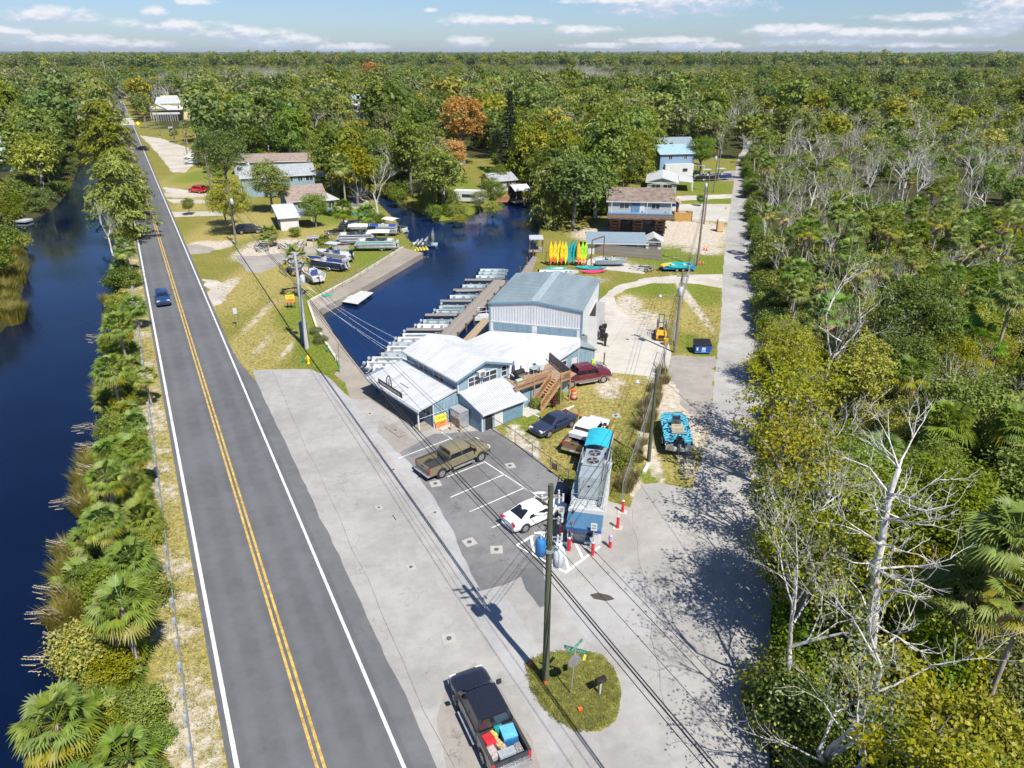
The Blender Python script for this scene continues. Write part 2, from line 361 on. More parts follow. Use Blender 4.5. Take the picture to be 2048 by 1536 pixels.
c = t.mix(thr(sp.outputs[1], .26), c, sand)
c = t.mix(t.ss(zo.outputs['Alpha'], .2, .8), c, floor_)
b = t.n('BsdfPrincipled'); t.set(b, 'Base Color', c); t.set(b, 'Roughness', .95); t.set(b, 'Specular IOR Level', .15)
bp = t.n('Bump'); t.set(bp, 'Height', t.math('ADD', nC, nD)); t.set(bp, 'Strength', .5); t.set(bp, 'Distance', .06); t.L.new(bp.outputs[0], b.inputs['Normal'])
t.L.new(b.outputs[0], t.n('OutputMaterial').inputs[0]); me.materials.append(m)
me.polygons.foreach_set('use_smooth', [True]*len(me.polygons))
tag(link('ground', me), kind='structure')
# ---------------------------------------------------------------- water
def water(name, ca_, cb_):
  m = bpy.data.materials.new(name); m.use_nodes = True; t = NT(m.node_tree); t.nt.nodes.clear()
  P = t.n('NewGeometry').outputs['Position']
  b = t.n('BsdfPrincipled'); t.set(b, 'Base Color', t.mix(t.ss(t.noise(P, .05, 3), .35, .65), rgb(*ca_), rgb(*cb_))); t.set(b, 'Roughness', .04); t.set(b, 'IOR', 1.33)
  t.set(b, 'Specular IOR Level', .6)
  mp = t.n('Mapping'); t.set(mp, 'Vector', P); t.set(mp, 'Scale', (1.6, .9, 1.0)); t.set(mp, 'Rotation', (0, 0, .5))
  h = t.math('ADD', t.math('MULTIPLY', t.noise(mp.outputs[0], 1.3, 3, .55), .7), t.math('MULTIPLY', t.noise(mp.outputs[0], 5.5, 2, .5), .2))
  calm = t.ss(t.noise(P, .06, 2), .38, .6, .25, 1.0)
  bp = t.n('Bump'); t.set(bp, 'Height', h); t.set(bp, 'Strength', t.math('MULTIPLY', calm, .5)); t.set(bp, 'Distance', .12); t.L.new(bp.outputs[0], b.inputs['Normal'])
  t.L.new(b.outputs[0], t.n('OutputMaterial').inputs[0]); return m
from mathutils.geometry import tessellate_polygon
def grow(poly, d):
    n = len(poly); A = sum(poly[i].x*poly[(i+1) % n].y-poly[(i+1) % n].x*poly[i].y for i in range(n)); sg = 1 if A > 0 else -1; out = []
    for i in range(n):
        e = (poly[(i+1) % n]-poly[i-1]); e.z = 0; e.normalize(); out.append(poly[i]+Vector((e.y, -e.x, 0))*d*sg)
    return out
def sheet(name, poly, z, material, jit=0.0, step=.6, kind='structure', thick=0.0, parent=None):
    """a flat sheet; its edge wanders by jit metres where the real one is ragged"""
    pts = []
    n = len(poly)
    for i in range(n):
        a, b_ = Vector(poly[i]), Vector(poly[(i+1) % n]); a.z = b_.z = 0; L = (b_-a).length
        k = max(1, int(L/step)) if jit else 1
        nrm = (b_-a).normalized() if L else Vector((1,0,0)); nrm = Vector((nrm.y, -nrm.x, 0))
        for j in range(min(k, 160)):
            p = a.lerp(b_, j/min(k, 160))
            if jit and L > .1: p += nrm*jit*(mnoise.noise(p*.45)*1.3+mnoise.noise(p*1.9)*.7)
            pts.append(Vector((p.x, p.y, z)))
    tris = tessellate_polygon([pts]); mb = MB(); mb.add(pts, tris)
    if thick:
        k = len(pts); mb.add([q for p in pts for q in (p, p-Vector((0,0,thick)))], [(2*i, 2*((i+1) % k), 2*((i+1) % k)+1, 2*i+1) for i in range(k)])
    me = mb.mesh(name, material, fix=False)
    for p_ in me.polygons:
        if len(p_.vertices) == 3 and p_.normal.z < 0: p_.flip()
    o = link(name, me, parent)
    return tag(o, kind=kind) if kind else o
sheet('water', grow(CANAL, .5), WZ, water('canal_water', (.0014, .0055, .021), (.002, .0085, .032))); sheet('water', grow(BASIN, .02), WZ, water('basin_water', (.0026, .013, .052), (.004, .0185, .068)))  # basin base colour made bluer, standing in for sky reflected by its ripples
# ---------------------------------------------------------------- paved surfaces
def paving(name, a, b_, crack=.5, joint=None, stain=.5, wheel=None):
    m = bpy.data.materials.new(name); m.use_nodes = True; t = NT(m.node_tree); t.nt.nodes.clear()
    P = t.n('NewGeometry').outputs['Position']
    n1 = t.noise(P, .16, 6, .6); n2 = t.noise(P, 1.1, 5, .65); n3 = t.noise(P, 16, 4, .7); n4 = t.noise(P, 70, 2, .6)
    c = t.mix(t.ss(t.math('ADD', t.math('MULTIPLY', n1, .6), t.math('MULTIPLY', n2, .4)), .36, .64), rgb(*a), rgb(*b_))
    c = t.mix(t.math('MULTIPLY', t.ss(n4, .45, .75), .3), c, rgb(*(x*.5 for x in a)))
    c = t.mix(t.math('MULTIPLY', t.ss(n3, .55, .75), .25), c, rgb(*(x*1.35 for x in b_)))
    c = t.mix(t.math('MULTIPLY', t.ss(t.noise(P, .55, 6, .72), .56, .70), stain), c, rgb(a[0]*.5, a[1]*.47, a[2]*.42))
    if wheel:   # tyre lanes polished along the road
        dt = t.n('VectorMath', operation='DOT_PRODUCT'); t.set(dt, 0, P); t.set(dt, 1, (RN.x, RN.y, 0))
        cx = t.math('SUBTRACT', dt.outputs['Value'], RC0); k = t.math('COSINE', t.math('MULTIPLY', t.math('SUBTRACT', t.math('ABSOLUTE', cx), .92), 3.7))
        c = t.mix(t.math('MULTIPLY', t.ss(t.math('ADD', k, t.math('MULTIPLY', t.math('SUBTRACT', n2, .5), 1.2)), -.2, 1.0), wheel), c, rgb(*(x*1.45 for x in b_)))
    if crack:
        w = t.n('VectorMath', operation='ADD'); nv_ = t.n('TexNoise'); t.set(nv_, 'Vector', P); t.set(nv_, 'Scale', .9); t.set(nv_, 'Detail', 5.0); t.set(w, 0, P)
        sc_ = t.n('VectorMath', operation='SCALE'); t.set(sc_, 0, nv_.outputs['Color']); t.set(sc_, 'Scale', 1.6); t.set(w, 1, sc_.outputs[0])
        vo = t.n('TexVoronoi', feature='DISTANCE_TO_EDGE'); t.set(vo, 'Vector', w.outputs[0]); t.set(vo, 'Scale', .33)
        ck = t.math('MULTIPLY', t.ss(vo.outputs['Distance'], 0.001, .008, 1.0, 0.0), t.ss(t.noise(P, .28, 3), .46, .6))
        c = t.mix(t.math('MULTIPLY', ck, crack), c, rgb(*(x*.38 for x in a)))
    if joint:
        br = t.n('TexBrick'); br.offset = 0
        mp = t.n('Mapping'); t.set(mp, 'Vector', P); t.set(mp, 'Rotation', (0, 0, joint[1])); t.set(br, 'Vector', mp.outputs[0]); t.set(br, 'Scale', 1.0); t.set(br, 'Mortar Size', .02); t.set(br, 'Brick Width', joint[0]); t.set(br, 'Row Height', joint[0])
        c = t.mix(t.math('MULTIPLY', br.outputs['Fac'], .55), c, rgb(*(x*.4 for x in a)))
    b = t.n('BsdfPrincipled'); t.set(b, 'Base Color', c); t.set(b, 'Roughness', .9); t.set(b, 'Specular IOR Level', .25)
    bp = t.n('Bump'); t.set(bp, 'Height', t.math('ADD', n3, n4)); t.set(bp, 'Strength', .25); t.set(bp, 'Distance', .015); t.L.new(bp.outputs[0], b.inputs['Normal'])
    t.L.new(b.outputs[0], t.n('OutputMaterial').inputs[0]); return m
ASPH = paving('road_asphalt', (.092,.094,.098), (.122,.1245,.129), crack=.0, stain=.25, wheel=.17)
ASPH2 = paving('shoulder_asphalt', (.105,.108,.112), (.145,.148,.15), crack=.4, stain=.4)
LOTM = paving('worn_concrete', (.262,.252,.236), (.358,.346,.324), crack=.42, stain=.38)
DARKLOT = paving('parking_asphalt', (.125,.122,.122), (.20,.197,.194), crack=.35, stain=.6)
CONC = paving('concrete_slabs', (.38,.36,.31), (.48,.455,.40), crack=.3, joint=(5.2, .35), stain=.35)
WALK = paving('walkway_concrete', (.24,.21,.17), (.32,.285,.235), crack=.3, stain=.5)
SANDM = paving('packed_sand', (.36,.325,.27), (.50,.465,.405), crack=0, stain=.5)
GRAVEL = paving('packed_gravel', (.24,.22,.195), (.33,.305,.27), crack=0, stain=.5)
SIDE = paving('worn_side_road', (.28,.268,.25), (.38,.366,.343), crack=.35, stain=.3)
YEL = mat('yellow_road_paint', (.54,.35,.075), .75, var=.25, scale=2, dirt=.5); WHP = mat('white_road_paint', (.60,.60,.58), .75, var=.15, scale=1.5, dirt=.5)
s0, s1 = -60, 700
def strip(name, sa, sb, ca, cb, z, mt, seg=40, kind='structure'):
    mb = MB(); k = max(1, int((sb-sa)/seg))
    for i in range(k):
        a = sa+(sb-sa)*i/k; b2 = sa+(sb-sa)*(i+1)/k; mb.quad(road_pt(a, ca, z), road_pt(a, cb, z), road_pt(b2, cb, z), road_pt(b2, ca, z))
    return tag(mb.build(name, mt, fix=False), kind=kind)
def s_of(u, v): return at(u, v).dot(RD)
strip('road', s0, s1, -3.95, 3.95, .016, ASPH)
sm = s_of(500, 742)
sheet('road_shoulder', [road_pt(-60, 3.9), road_pt(-60, 5.0), road_pt(sm-4, 4.95), road_pt(sm+2, 4.3), road_pt(sm+8, 3.9)], .012, ASPH2, jit=.1, step=.8)
strip('road_marking', s0, s1, -3.66, -3.44, .020, WHP); strip('road_marking', s0, s1, 3.44, 3.62, .020, WHP)
se = s_of(258, 286)
for c in (-.16, .16): strip('road_marking', s0, se, c-.075, c+.075, .020, YEL)
for i in range(14): strip('road_marking', se+22+i*16, se+26+i*16, -.1, .1, .020, WHP if i < 3 else YEL)
tag(strip('bridge_deck', s_of(262,250), s_of(259,236), -4.6, 4.6, .024, CONC), kind='structure')
# lot and side road
lot = px([(505,740),(620,738),(655,752),(700,795),(745,790),(880,850),(925,835),(990,858),(1130,975),(1205,1000),(1262,1015),(1320,1100),(1545,1100),(1540,1300),(1538,1540)]) + [Vector((16,10,0)), Vector((10,-30,0)), road_pt(-60, 4.6), road_pt(-10, 4.7), road_pt(sm-6, 4.7)]
sheet('parking_lot', lot, .006, LOTM, jit=.12)
side = px([(1300,1140),(1255,1030),(1272,985),(1288,968),(1320,966),(1385,978),(1400,930),(1420,860),(1428,760),(1442,640),(1445,560),(1452,470),(1464,390),(1473,330),(1477,312)]) + [Vector((92,290,0)), Vector((95,288,0))] + px([(1489,312),(1491,330),(1503,390),(1512,480),(1524,640),(1536,800),(1545,1000),(1545,1140)])
sheet('side_road', side, .010, SIDE, jit=.12)
sheet('parking_area', px([(868,868),(985,860),(1060,905),(1140,975),(1150,1000),(1140,1098),(1085,1130),(1010,1168),(962,1182),(925,1110),(905,1060),(870,1000),(820,925),(800,905)]), .014, DARKLOT, jit=.1)
sheet('lot_patch', px([(1040,1140),(1085,1132),(1100,1210),(1080,1215),(1050,1180)]), .018, ASPH2, jit=.15)
sheet('road_marking', px([(1030,1091),(1066,1069),(1070,1072),(1036,1092),(1130,1142),(1198,1092),(1203,1094),(1132,1148)]), .019, WHP)
for a, b_, w in [((797,917),(900,878),.11),((883,864),(909,883),.11),((895,954),(968,925),.11),((968,923),(1087,1001),.11),((901,995),(1009,949),.11),((939,1024),(1049,976),.11),((983,1056),(1040,1032),.11),((1062,1072),(1068,1108),.2),((1085,1065),(1100,1125),.2),((1120,1075),(1138,1142),.2),((1150,1085),(1166,1118),.2)]:
    p, q = at(*a), at(*b_); d = (q-p).normalized(); nn = Vector((-d.y, d.x, 0))*w/2
    mb = MB(); z = Vector((0,0,.022)); mb.quad(p-nn+z, q-nn+z, q+nn+z, p+nn+z); tag(mb.build('parking_line', WHP, fix=False), kind='structure')
TANC = paving('tan_concrete', (.235,.215,.19), (.31,.285,.255), crack=.5, stain=.6); PALEC = paving('pale_concrete', (.285,.28,.27), (.37,.365,.355), crack=.3, stain=.25)
sheet('lot_patch', px([(890,1372),(950,1325),(1000,1380),(1062,1480),(1085,1550),(905,1560),(872,1440)]), .008, TANC, jit=.22)
sheet('lot_patch', px([(640,745),(690,790),(820,925),(905,1060),(960,1182),(1000,1170),(1085,1310),(1150,1500),(1120,1536),(1030,1370),(930,1200),(880,1060),(770,900),(650,775)]), .007, PALEC, jit=.12)
sheet('lot_patch', px([(760,840),(835,880),(880,905),(860,930),(800,905),(755,865)]), .009, TANC, jit=.3)
sheet('lot_patch', px([(1110,1205),(1255,1130),(1320,1180),(1300,1290),(1180,1290)]), .008, PALEC, jit=.2)
for a, b_ in [((545,742),(905,1536)),((655,775),(960,1240)),((700,1100),(880,1010)),((780,1330),(1010,1180)),((1090,1215),(1320,1120)),((1262,1015),(1330,1420))]:
    p, q = at(*a), at(*b_); n_ = 14; ps = [p.lerp(q, k/n_)+Vector((mnoise.noise(p.lerp(q, k/n_)*.8)*.25, 0, 0)) for k in range(n_+1)]; mb = MB()
    for k in range(n_): w = Vector((.013, .006, 0)); z = Vector((0,0,.0115)); mb.quad(ps[k]-w+z, ps[k]+w+z, ps[k+1]+w+z, ps[k+1]-w+z)
    tag(mb.build('pavement_seam', mat('seam_tar', (.16,.155,.15), .8, var=.3, scale=1), fix=False), kind='structure')
# concrete pads, drives
sheet('concrete_apron', px([(1205,650),(1214,647),(1274,652),(1330,660),(1343,708),(1337,738),(1299,753),(1203,743),(1170,735),(1180,690)]), .010, CONC)
sheet('driveway', px([(1203,652),(1200,600),(1228,574),(1290,556),(1360,550),(1446,548),(1449,576),(1370,566),(1300,567),(1255,578),(1228,592),(1232,615),(1264,638),(1272,654)]), .005, SANDM, jit=.3)
sheet('gravel_drive', px([(1337,712),(1400,714),(1434,712),(1428,800),(1420,865),(1398,850),(1362,800),(1345,775)]), .005, GRAVEL, jit=.5)
sheet('concrete_pad', px([(1150,522),(1205,512),(1262,530),(1296,530),(1288,548),(1200,538)]), .008, CONC)
sheet('driveway', px([(1362,408),(1464,408),(1462,446),(1378,438),(1320,425),(1335,415)]), .008, CONC, jit=.1)
sheet('driveway', px([(1352,392),(1468,388),(1466,396),(1355,402)]), .006, SANDM, jit=.3)
sheet('driveway', px([(1376,350),(1478,340),(1476,362),(1395,362)]), .006, GRAVEL, jit=.5)
sheet('driveway', px([(340,424),(445,422),(446,431),(350,434)]), .006, SANDM, jit=.2)
sheet('driveway', px([(325,374),(390,382),(425,384),(425,392),(335,385)]), .006, SANDM, jit=.3)
sheet('driveway', px([(333,398),(430,400),(428,408),(345,406)]), .006, SANDM, jit=.3)
sheet('gravel_drive', px([(372,490),(395,488),(430,496),(420,506),(380,508)]), .005, GRAVEL, jit=.3)
sheet('driveway', px([(468,510),(520,512),(575,504),(640,492),(700,486),(700,498),(620,508),(560,528),(520,548),(490,540)]), .005, GRAVEL, jit=.4)
sheet('parking_area', px([(280,271),(320,276),(345,285),(390,300),(395,322),(370,345),(345,345),(325,318),(300,290)]), .006, SANDM, jit=.5)
sheet('sand_patch', px([(405,558),(440,560),(452,600),(430,612),(418,590)]), .004, SANDM, jit=.5)
# seawall walkways (a real step above the water)
walk = [('walkway', [(616,605),(704,559),(806,496),(846,506),(742,566),(637,620)]), ('walkway', [(616,605),(637,620),(688,697),(735,757),(741,763),(760,800),(700,797),(690,766),(668,749),(682,735),(674,721),(652,688),(634,657)])]
for nme, pl in walk: sheet(nme, px(pl), .03, WALK, thick=1.9)
KERB = mat('pale_kerb', (.55,.50,.40), .85, var=.1, scale=2, dirt=.3)
mb = MB()
for a, b_ in [((616,605),(704,559)),((704,559),(806,496)),((616,605),(634,657)),((634,657),(652,688)),((652,688),(674,721))]:
    p, q = at(*a), at(*b_); mb.bar(p+Vector((0,0,.12)), q+Vector((0,0,.12)), .28, .3)
tag(mb.build('kerb', KERB), kind='structure')
# raised grass island at the corner
isl = [(1050,1330),(1075,1312),(1120,1302),(1165,1300),(1205,1312),(1232,1345),(1240,1390),(1232,1440),(1200,1462),(1150,1462),(1110,1440),(1080,1410),(1060,1375)]
sheet('grass_island', px(isl), .03, bpy.data.materials['ground'], jit=.12, thick=.1)
me_i = bpy.data.objects['grass_island'].data; ca = me_i.color_attributes.new('zone', 'FLOAT_COLOR', 'POINT')
ci = at(1150, 1385)
for i, v_ in enumerate(me_i.vertices): ca.data[i].color = (.40, .12, .42, 0)
# ================================================================ vegetation: prototypes
def npmesh(name, parts, mats, smooth=False):
    """parts: list of (verts Nx3, faces Mx(3|4), material index)"""
    me = bpy.data.meshes.new(name); V = np.concatenate([p[0] for p in parts]); off = 0; li = []; ls = []; lt = []; mi = []; pos = 0
    for v, f, k in parts:
        w = f.shape[1]; li.append((f+off).reshape(-1)); n = len(f); ls.append(pos+np.arange(n)*w); lt.append(np.full(n, w)); mi.append(np.full(n, k)); pos += n*w; off += len(v)
    li = np.concatenate(li); ls = np.concatenate(ls); lt = np.concatenate(lt); mi = np.concatenate(mi)
    me.vertices.add(len(V)); me.vertices.foreach_set('co', V.astype('f4').reshape(-1)); me.loops.add(len(li)); me.loops.foreach_set('vertex_index', li.astype('i4'))
    me.polygons.add(len(ls)); me.polygons.foreach_set('loop_start', ls.astype('i4')); me.polygons.foreach_set('loop_total', lt.astype('i4')); me.polygons.foreach_set('material_index', mi.astype('i4'))
    if smooth: me.polygons.foreach_set('use_smooth', [True]*len(ls))
    for m in mats: me.materials.append(m)
    me.update(calc_edges=True); return me
def unit(a): return a/(np.linalg.norm(a, axis=-1, keepdims=True)+1e-9)
def cards(rg, P, N, size, aspect=.6, svar=.35, along=None):
    """leaf-shaped rhombs at P facing N"""
    n = len(P); t = rg.normal(size=(n, 3)) if along is None else along+rg.normal(size=(n, 3))*.25
    a = unit(np.cross(N, t)) if along is None else unit(t); b = unit(np.cross(N, a)); s = size*(1+rg.uniform(-svar, svar, (n, 1)))
    v = np.stack([P-a*s*.5, P+b*s*.5*aspect-a*s*.05, P+a*s*.5, P-b*s*.5*aspect-a*s*.05], 1).reshape(-1, 3)
    return v, np.arange(4*n).reshape(n, 4)
def blob_crown(seed, rx, rz, zc, ncl, lpc, ls, cr=.75, flat=.35, lobes=.35, sub=5):
    """leaf clusters through the outer part of an uneven crown; returns leaf quads and cluster centres"""
    rg = np.random.default_rng(seed); d = unit(rg.normal(size=(ncl, 3))); d[:, 2] = np.where(d[:, 2] < -.72, -d[:, 2]*.8, d[:, 2])
    ld = unit(rg.normal(size=(sub, 3))); ld[:, 2] = np.abs(ld[:, 2])*.9-.15
    lob = np.max(np.clip(d @ unit(ld).T, 0, 1)**3, axis=1)
    r = (1-lobes+lobes*lob)*(rg.uniform(.35, 1.0, ncl)**.45)
    cc = d*r[:, None]*np.array([rx, rx, rz]); cc[:, 2] += zc
    c = np.repeat(cc, lpc, 0); q = rg.normal(size=c.shape)*cr*np.array([.55, .55, .36])*rg.uniform(.6, 1.25, (ncl, 1)).repeat(lpc, 0); P = c+q
    N = unit(unit(P-np.array([0, 0, zc-rz*.3]))*.55+np.array([0, 0, .55])+rg.normal(size=P.shape)*.65)
    v, f = cards(rg, P, N, ls); return v, f, cc
def limbs(seed, cc, zc, r0, lean=.3, k=9, zb=0.0):
    rg = np.random.default_rng(seed+99); mb = MB(); top = Vector((rg.uniform(-lean, lean), rg.uniform(-lean, lean), zc*.62)); mid = Vector((top.x*.35+rg.uniform(-.15,.15), top.y*.35, zc*.3))
    mb.tube([(0,0,zb-.3), (0,0,zb+.25), mid, top], [r0*1.45, r0*1.05, r0*.85, r0*.6], 7)
    for i in rg.choice(len(cc), min(k, len(cc)), replace=False):
        e = Vector(cc[i]); s = mid.lerp(top, rg.uniform(.4, 1.0)); m_ = s.lerp(e, .5)+Vector((rg.uniform(-.2,.2), rg.uniform(-.2,.2), rg.uniform(.0,.5)))
        mb.tube([s, m_, e], [r0*.42, r0*.25, r0*.07], 5, cap=False)
    return mb
BARK = mat('bark_grey', (.20,.175,.15), .9, var=.3, scale=2, bump=.5, bscale=9, streak=(3,3,.5)); BARKP = mat('bark_pale', (.56,.54,.50), .9, var=.28, scale=2, bump=.4, bscale=12, streak=(3,3,.6), objvar=.15)
PALMBARK = mat('palm_bark', (.33,.285,.235), .95, var=.25, scale=3, bump=.6, bscale=18, streak=(1,1,3))
L_MID = leafmat('leaf_mid', (.085,.115,.011), (.265,.315,.030))
L_YEL = leafmat('leaf_yellowish', (.155,.175,.010), (.45,.43,.026), tip=(.23,.15,.015))
L_DRK = leafmat('leaf_dark', (.066,.102,.016), (.185,.245,.034), tip=(.085,.10,.05))
L_BRT = leafmat('leaf_bright', (.085,.13,.010), (.25,.345,.024))
L_GREY = leafmat('leaf_greyish', (.13,.148,.05), (.32,.335,.13), tip=(.20,.185,.13))
L_ORG = leafmat('leaf_rusty', (.30,.17,.03), (.62,.37,.07), tip=(.16,.15,.02))
L_CYP = leafmat('leaf_cypress', (.10,.135,.014), (.31,.35,.032), tip=(.20,.14,.02))
L_GOLD = leafmat('leaf_golden', (.22,.19,.008), (.56,.45,.016))
P_GRN = leafmat('frond_green', (.080,.122,.020), (.27,.355,.052), val=.16, sc=.6); P_YEL = leafmat('frond_yellow', (0.1860,0.2015,0.0186), (0.3900,0.3510,0.0325), val=.12); P_DEAD = leafmat('frond_dead', (0.3100,0.1938,0.0930), (0.5720,0.4160,0.2470), trans=.15, val=.12)
REED = leafmat('reed', (0.1318,0.1473,0.0279), (0.3250,0.2990,0.0780), val=.15); REEDDRY = leafmat('reed_dry', (0.3720,0.2945,0.1705), (0.5720,0.4940,0.3510), trans=.1)
def broad(name, seed, leaf, rx, rz, zc, r0, ncl, lpc, ls, bark=None, **kw):
    v, f, cc = blob_crown(seed, rx, rz, zc, ncl, lpc, ls, **kw)
    return dict(crown=npmesh(name+'_crown', [(v, f, 0)], [leaf]), trunk=limbs(seed, cc, zc, r0).mesh(name+'_trunk', bark or BARK, smooth=180))
def cypress_crown(seed, rx, h, z0, n, leaf, ls=.5, droop=.5, lpc=34):
    """feathery sprays on level or hanging boughs"""
    rg = np.random.default_rng(seed); cs = []
    for i in range(n):
        f = rg.uniform(0, 1); z = z0+h*f; rr = rx*(1-f**3*.62)*rg.uniform(.25, 1.0); a = rg.uniform(0, 2*PI); cs.append((math.cos(a)*rr, math.sin(a)*rr, z-rr*droop*.35))
    cc = np.array(cs); c = np.repeat(cc, lpc, 0); rad = unit(np.repeat(np.c_[cc[:, :2], np.zeros(n)], lpc, 0)); t = rg.uniform(-1, 1, (len(c), 1)); side = np.cross(rad, [0, 0, 1.0])
    P = c+rad*t*.9+side*rg.normal(size=(len(c), 1))*.32+rg.normal(size=c.shape)*.12; P[:, 2] -= np.clip(t[:, 0], 0, 1)**2*.7*droop*2
    dr = unit(rad*.6+side*rg.normal(size=(len(c), 1))*.6+np.array([0, 0, -droop])); N = unit(np.array([0, 0, .8])+rg.normal(size=c.shape)*.5+rad*.35)
    v, f = cards(rg, P, N, ls, .34, .4, along=dr); return v, f, cc
def cypress(name, seed, leaf, rx, h, z0, r0, n, **kw):
    v, f, cc = cypress_crown(seed, rx, h, z0, n, leaf, **kw); rg = np.random.default_rng(seed); mb = MB(); H = z0+h
    mb.tube([(0,0,-.3), (0,0,.5), (.1,0,H*.5), (0,.1,H*.95)], [r0*2, r0*1.2, r0*.75, r0*.12], 7)
    for i in rg.choice(len(cc), min(26, len(cc)), replace=False):
        e = Vector(cc[i]); s = Vector((0, 0, min(H*.9, e.z+.5))); mb.tube([s, s.lerp(e, .6)+Vector((0,0,.25)), e], [r0*.3, r0*.2, r0*.05], 4, cap=False)
    return dict(crown=npmesh(name+'_crown', [(v, f, 0)], [leaf]), trunk=mb.mesh(name+'_trunk', BARKP, smooth=180))
def bare(name, seed, h, r0, depth=5, leaf=None, nleaf=0, spread=.6, trunk=None):
    """leafless branching skeleton, a few leaves left on some"""
    rg = random.Random(seed); mb = MB(); tips = []
    def grow_(p, d, L, r, k):
        n = 3; pts = [p]; q = p.copy(); dd = d.copy()
        for i in range(n):
            dd = (dd+Vector((rg.uniform(-1,1), rg.uniform(-1,1), rg.uniform(-.25,.6)))*.2).normalized(); q = q+dd*L/n; pts.append(q)
        mb.tube(pts, [r*(1-.45*i/n) for i in range(n+1)], 6 if r > .1 else (4 if r > .03 else 3), cap=False)
        tips.append(q)
        if k == 0: return
        for i in range(rg.choice((2, 3, 3)) if k > 1 else 3):
            ax = Vector((rg.uniform(-1,1), rg.uniform(-1,1), rg.uniform(-.4,.6))).normalized()
            grow_(pts[rg.choice((1, 2, 3, 3))] if i else q, (dd+ax*rg.uniform(.6, 1.1)*spread*1.5).normalized(), L*rg.uniform(.55, .8), r*.52, k-1)
    if trunk:
        pts = [Vector(p) for p in trunk]; mb.tube(pts, [r0*(1.15-.09*i) for i in range(10)], 8)
        for i in range(2, 10):
            for j in range(2 if i < 5 else 3):
                a = rg.uniform(0, 6.28); grow_(pts[i].copy(), Vector((math.cos(a), math.sin(a), rg.uniform(.1, .9))).normalized(), h*rg.uniform(.10, .16), r0*.36*(1-.05*i), 3)
    else: grow_(Vector((0,0,-.3)), Vector((rg.uniform(-.12,.12), rg.uniform(-.12,.12), 1)), h*.42, r0, depth)
    me = mb.mesh(name, BARKP, smooth=180, fix=False); out = dict(trunk=me)
    if nleaf:
        g2 = np.random.default_rng(seed); T = np.array([tuple(q) for q in tips]); P = T[g2.integers(0, len(T), nleaf)]+g2.normal(size=(nleaf, 3))*.28; v, f = cards(g2, P, unit(g2.normal(size=(nleaf, 3))+np.array([0,0,.6])), .13)
        out['crown'] = npmesh(name+'_leaves', [(v, f, 0)], [leaf])
    return out
def fan(rg, base, d, up, pet, bl, nb=14, droop=.5, width=2.35):
    """one costapalmate frond: petiole and a fan of folded blades; returns verts, faces"""
    d = d/np.linalg.norm(d); side = np.cross(d, up); side /= np.linalg.norm(side)+1e-9; nrm = np.cross(side, d)
    hub = base+d*pet+np.array([0, 0, -.12*pet*droop]); V = []; F = []
    pw = side*.022; V += [base-pw, base+pw, hub+pw, hub-pw]; F.append((0, 1, 2, 3))
    for i in range(nb):
        a = width*((i+.5)/nb*2-1)*.5*1.25; L = bl*(.72+.28*math.cos(a*.8))*rg.uniform(.9, 1.08); dirv = d*math.cos(a)+side*math.sin(a)
        dirv = dirv-nrm*abs(math.sin(a))*.22; wv = np.cross(dirv, nrm); wv /= np.linalg.norm(wv)+1e-9; w = bl*width*.40/nb
        m1 = hub+dirv*L*.55+np.array([0, 0, -.06*L*droop]); tip = hub+dirv*L+np.array([0, 0, -.42*L*droop*rg.uniform(.6, 1.4)])
        b = len(V); V += [hub, m1-wv*w, m1+wv*w+nrm*.03, tip]; F += [(b, b+1, b+3, b+2)]
    return np.array(V), np.array(F)
def palm_parts(seed, nf=58, pet=1.15, bl=1.05, dead=9, yel=8, nb=16, droop=.75):
    """fronds of a fan-palm crown round the origin: [(verts, faces, material)]"""
    rg = np.random.default_rng(seed); out = []; ga = 2.39996
    for i in range(nf):
        t = (i+.5)/nf; el = 1.25-2.15*t**.9+rg.uniform(-.15, .15); a = i*ga+rg.uniform(-.25, .25); k = 0
        if t > 1-dead/nf: el = rg.uniform(-1.25, -.85); k = 2
        elif t > 1-(dead+yel)/nf: k = 1
        d = np.array([math.cos(a)*math.cos(el), math.sin(a)*math.cos(el), math.sin(el)]); up = np.array([0, 0, 1.0]) if abs(el) < 1.3 else np.array([math.cos(a), math.sin(a), 0])
        s = rg.uniform(.85, 1.1)*(.75 if k == 2 else 1); v, f = fan(rg, np.array([0, 0, .25*(1-t)]), d, up, pet*s, bl*s, nb, droop+t*.5)
        out.append((v, f, k))
    return out
PM = [P_GRN, P_YEL, P_DEAD]
def palm_trunk(seed, r=.16, boots=True):
    """unit-height trunk, old leaf bases under the crown"""
    rg = random.Random(seed); mb = MB(); b = rg.uniform(-.05, .05)
    mb.tube([(0,0,-.05), (0,0,.02), (b*.6,b,.35), (b,b*1.2,.7), (b*.4,b*.3,1.0)], [r*1.35, r*1.1, r*.92, r*.88, r*1.1], 8)
    return mb.mesh('palm_trunk', PALMBARK, smooth=180)
PALMS = [npmesh('palm_crown', palm_parts(s, **k), PM) for s, k in ((1, {}), (2, dict(nf=36, dead=9, yel=8)), (3, dict(nf=50, pet=1.0, dead=5)), (4, dict(nf=30, pet=1.5, bl=1.0, dead=8, droop=.35)))]
WASH = [npmesh('palm_crown', palm_parts(s, nf=26, pet=1.7, bl=1.35, dead=6, yel=4, nb=16, droop=.25), [leafmat('frond_broad', (0.062,0.165,0.019), (0.189,0.397,0.039)), P_YEL, P_DEAD]) for s in (11, 12)]
PALMETTO = [npmesh('palmetto', palm_parts(s, nf=24, pet=.75, bl=.85, dead=2, yel=3, nb=11), PM) for s in (21, 22)]
PALMLOW = [npmesh('palm_far', palm_parts(s, nf=22, pet=1.1, bl=1.3, dead=4, yel=4, nb=6), PM) for s in (31, 32)]
PTRUNK = [palm_trunk(s) for s in (1, 2, 3)]
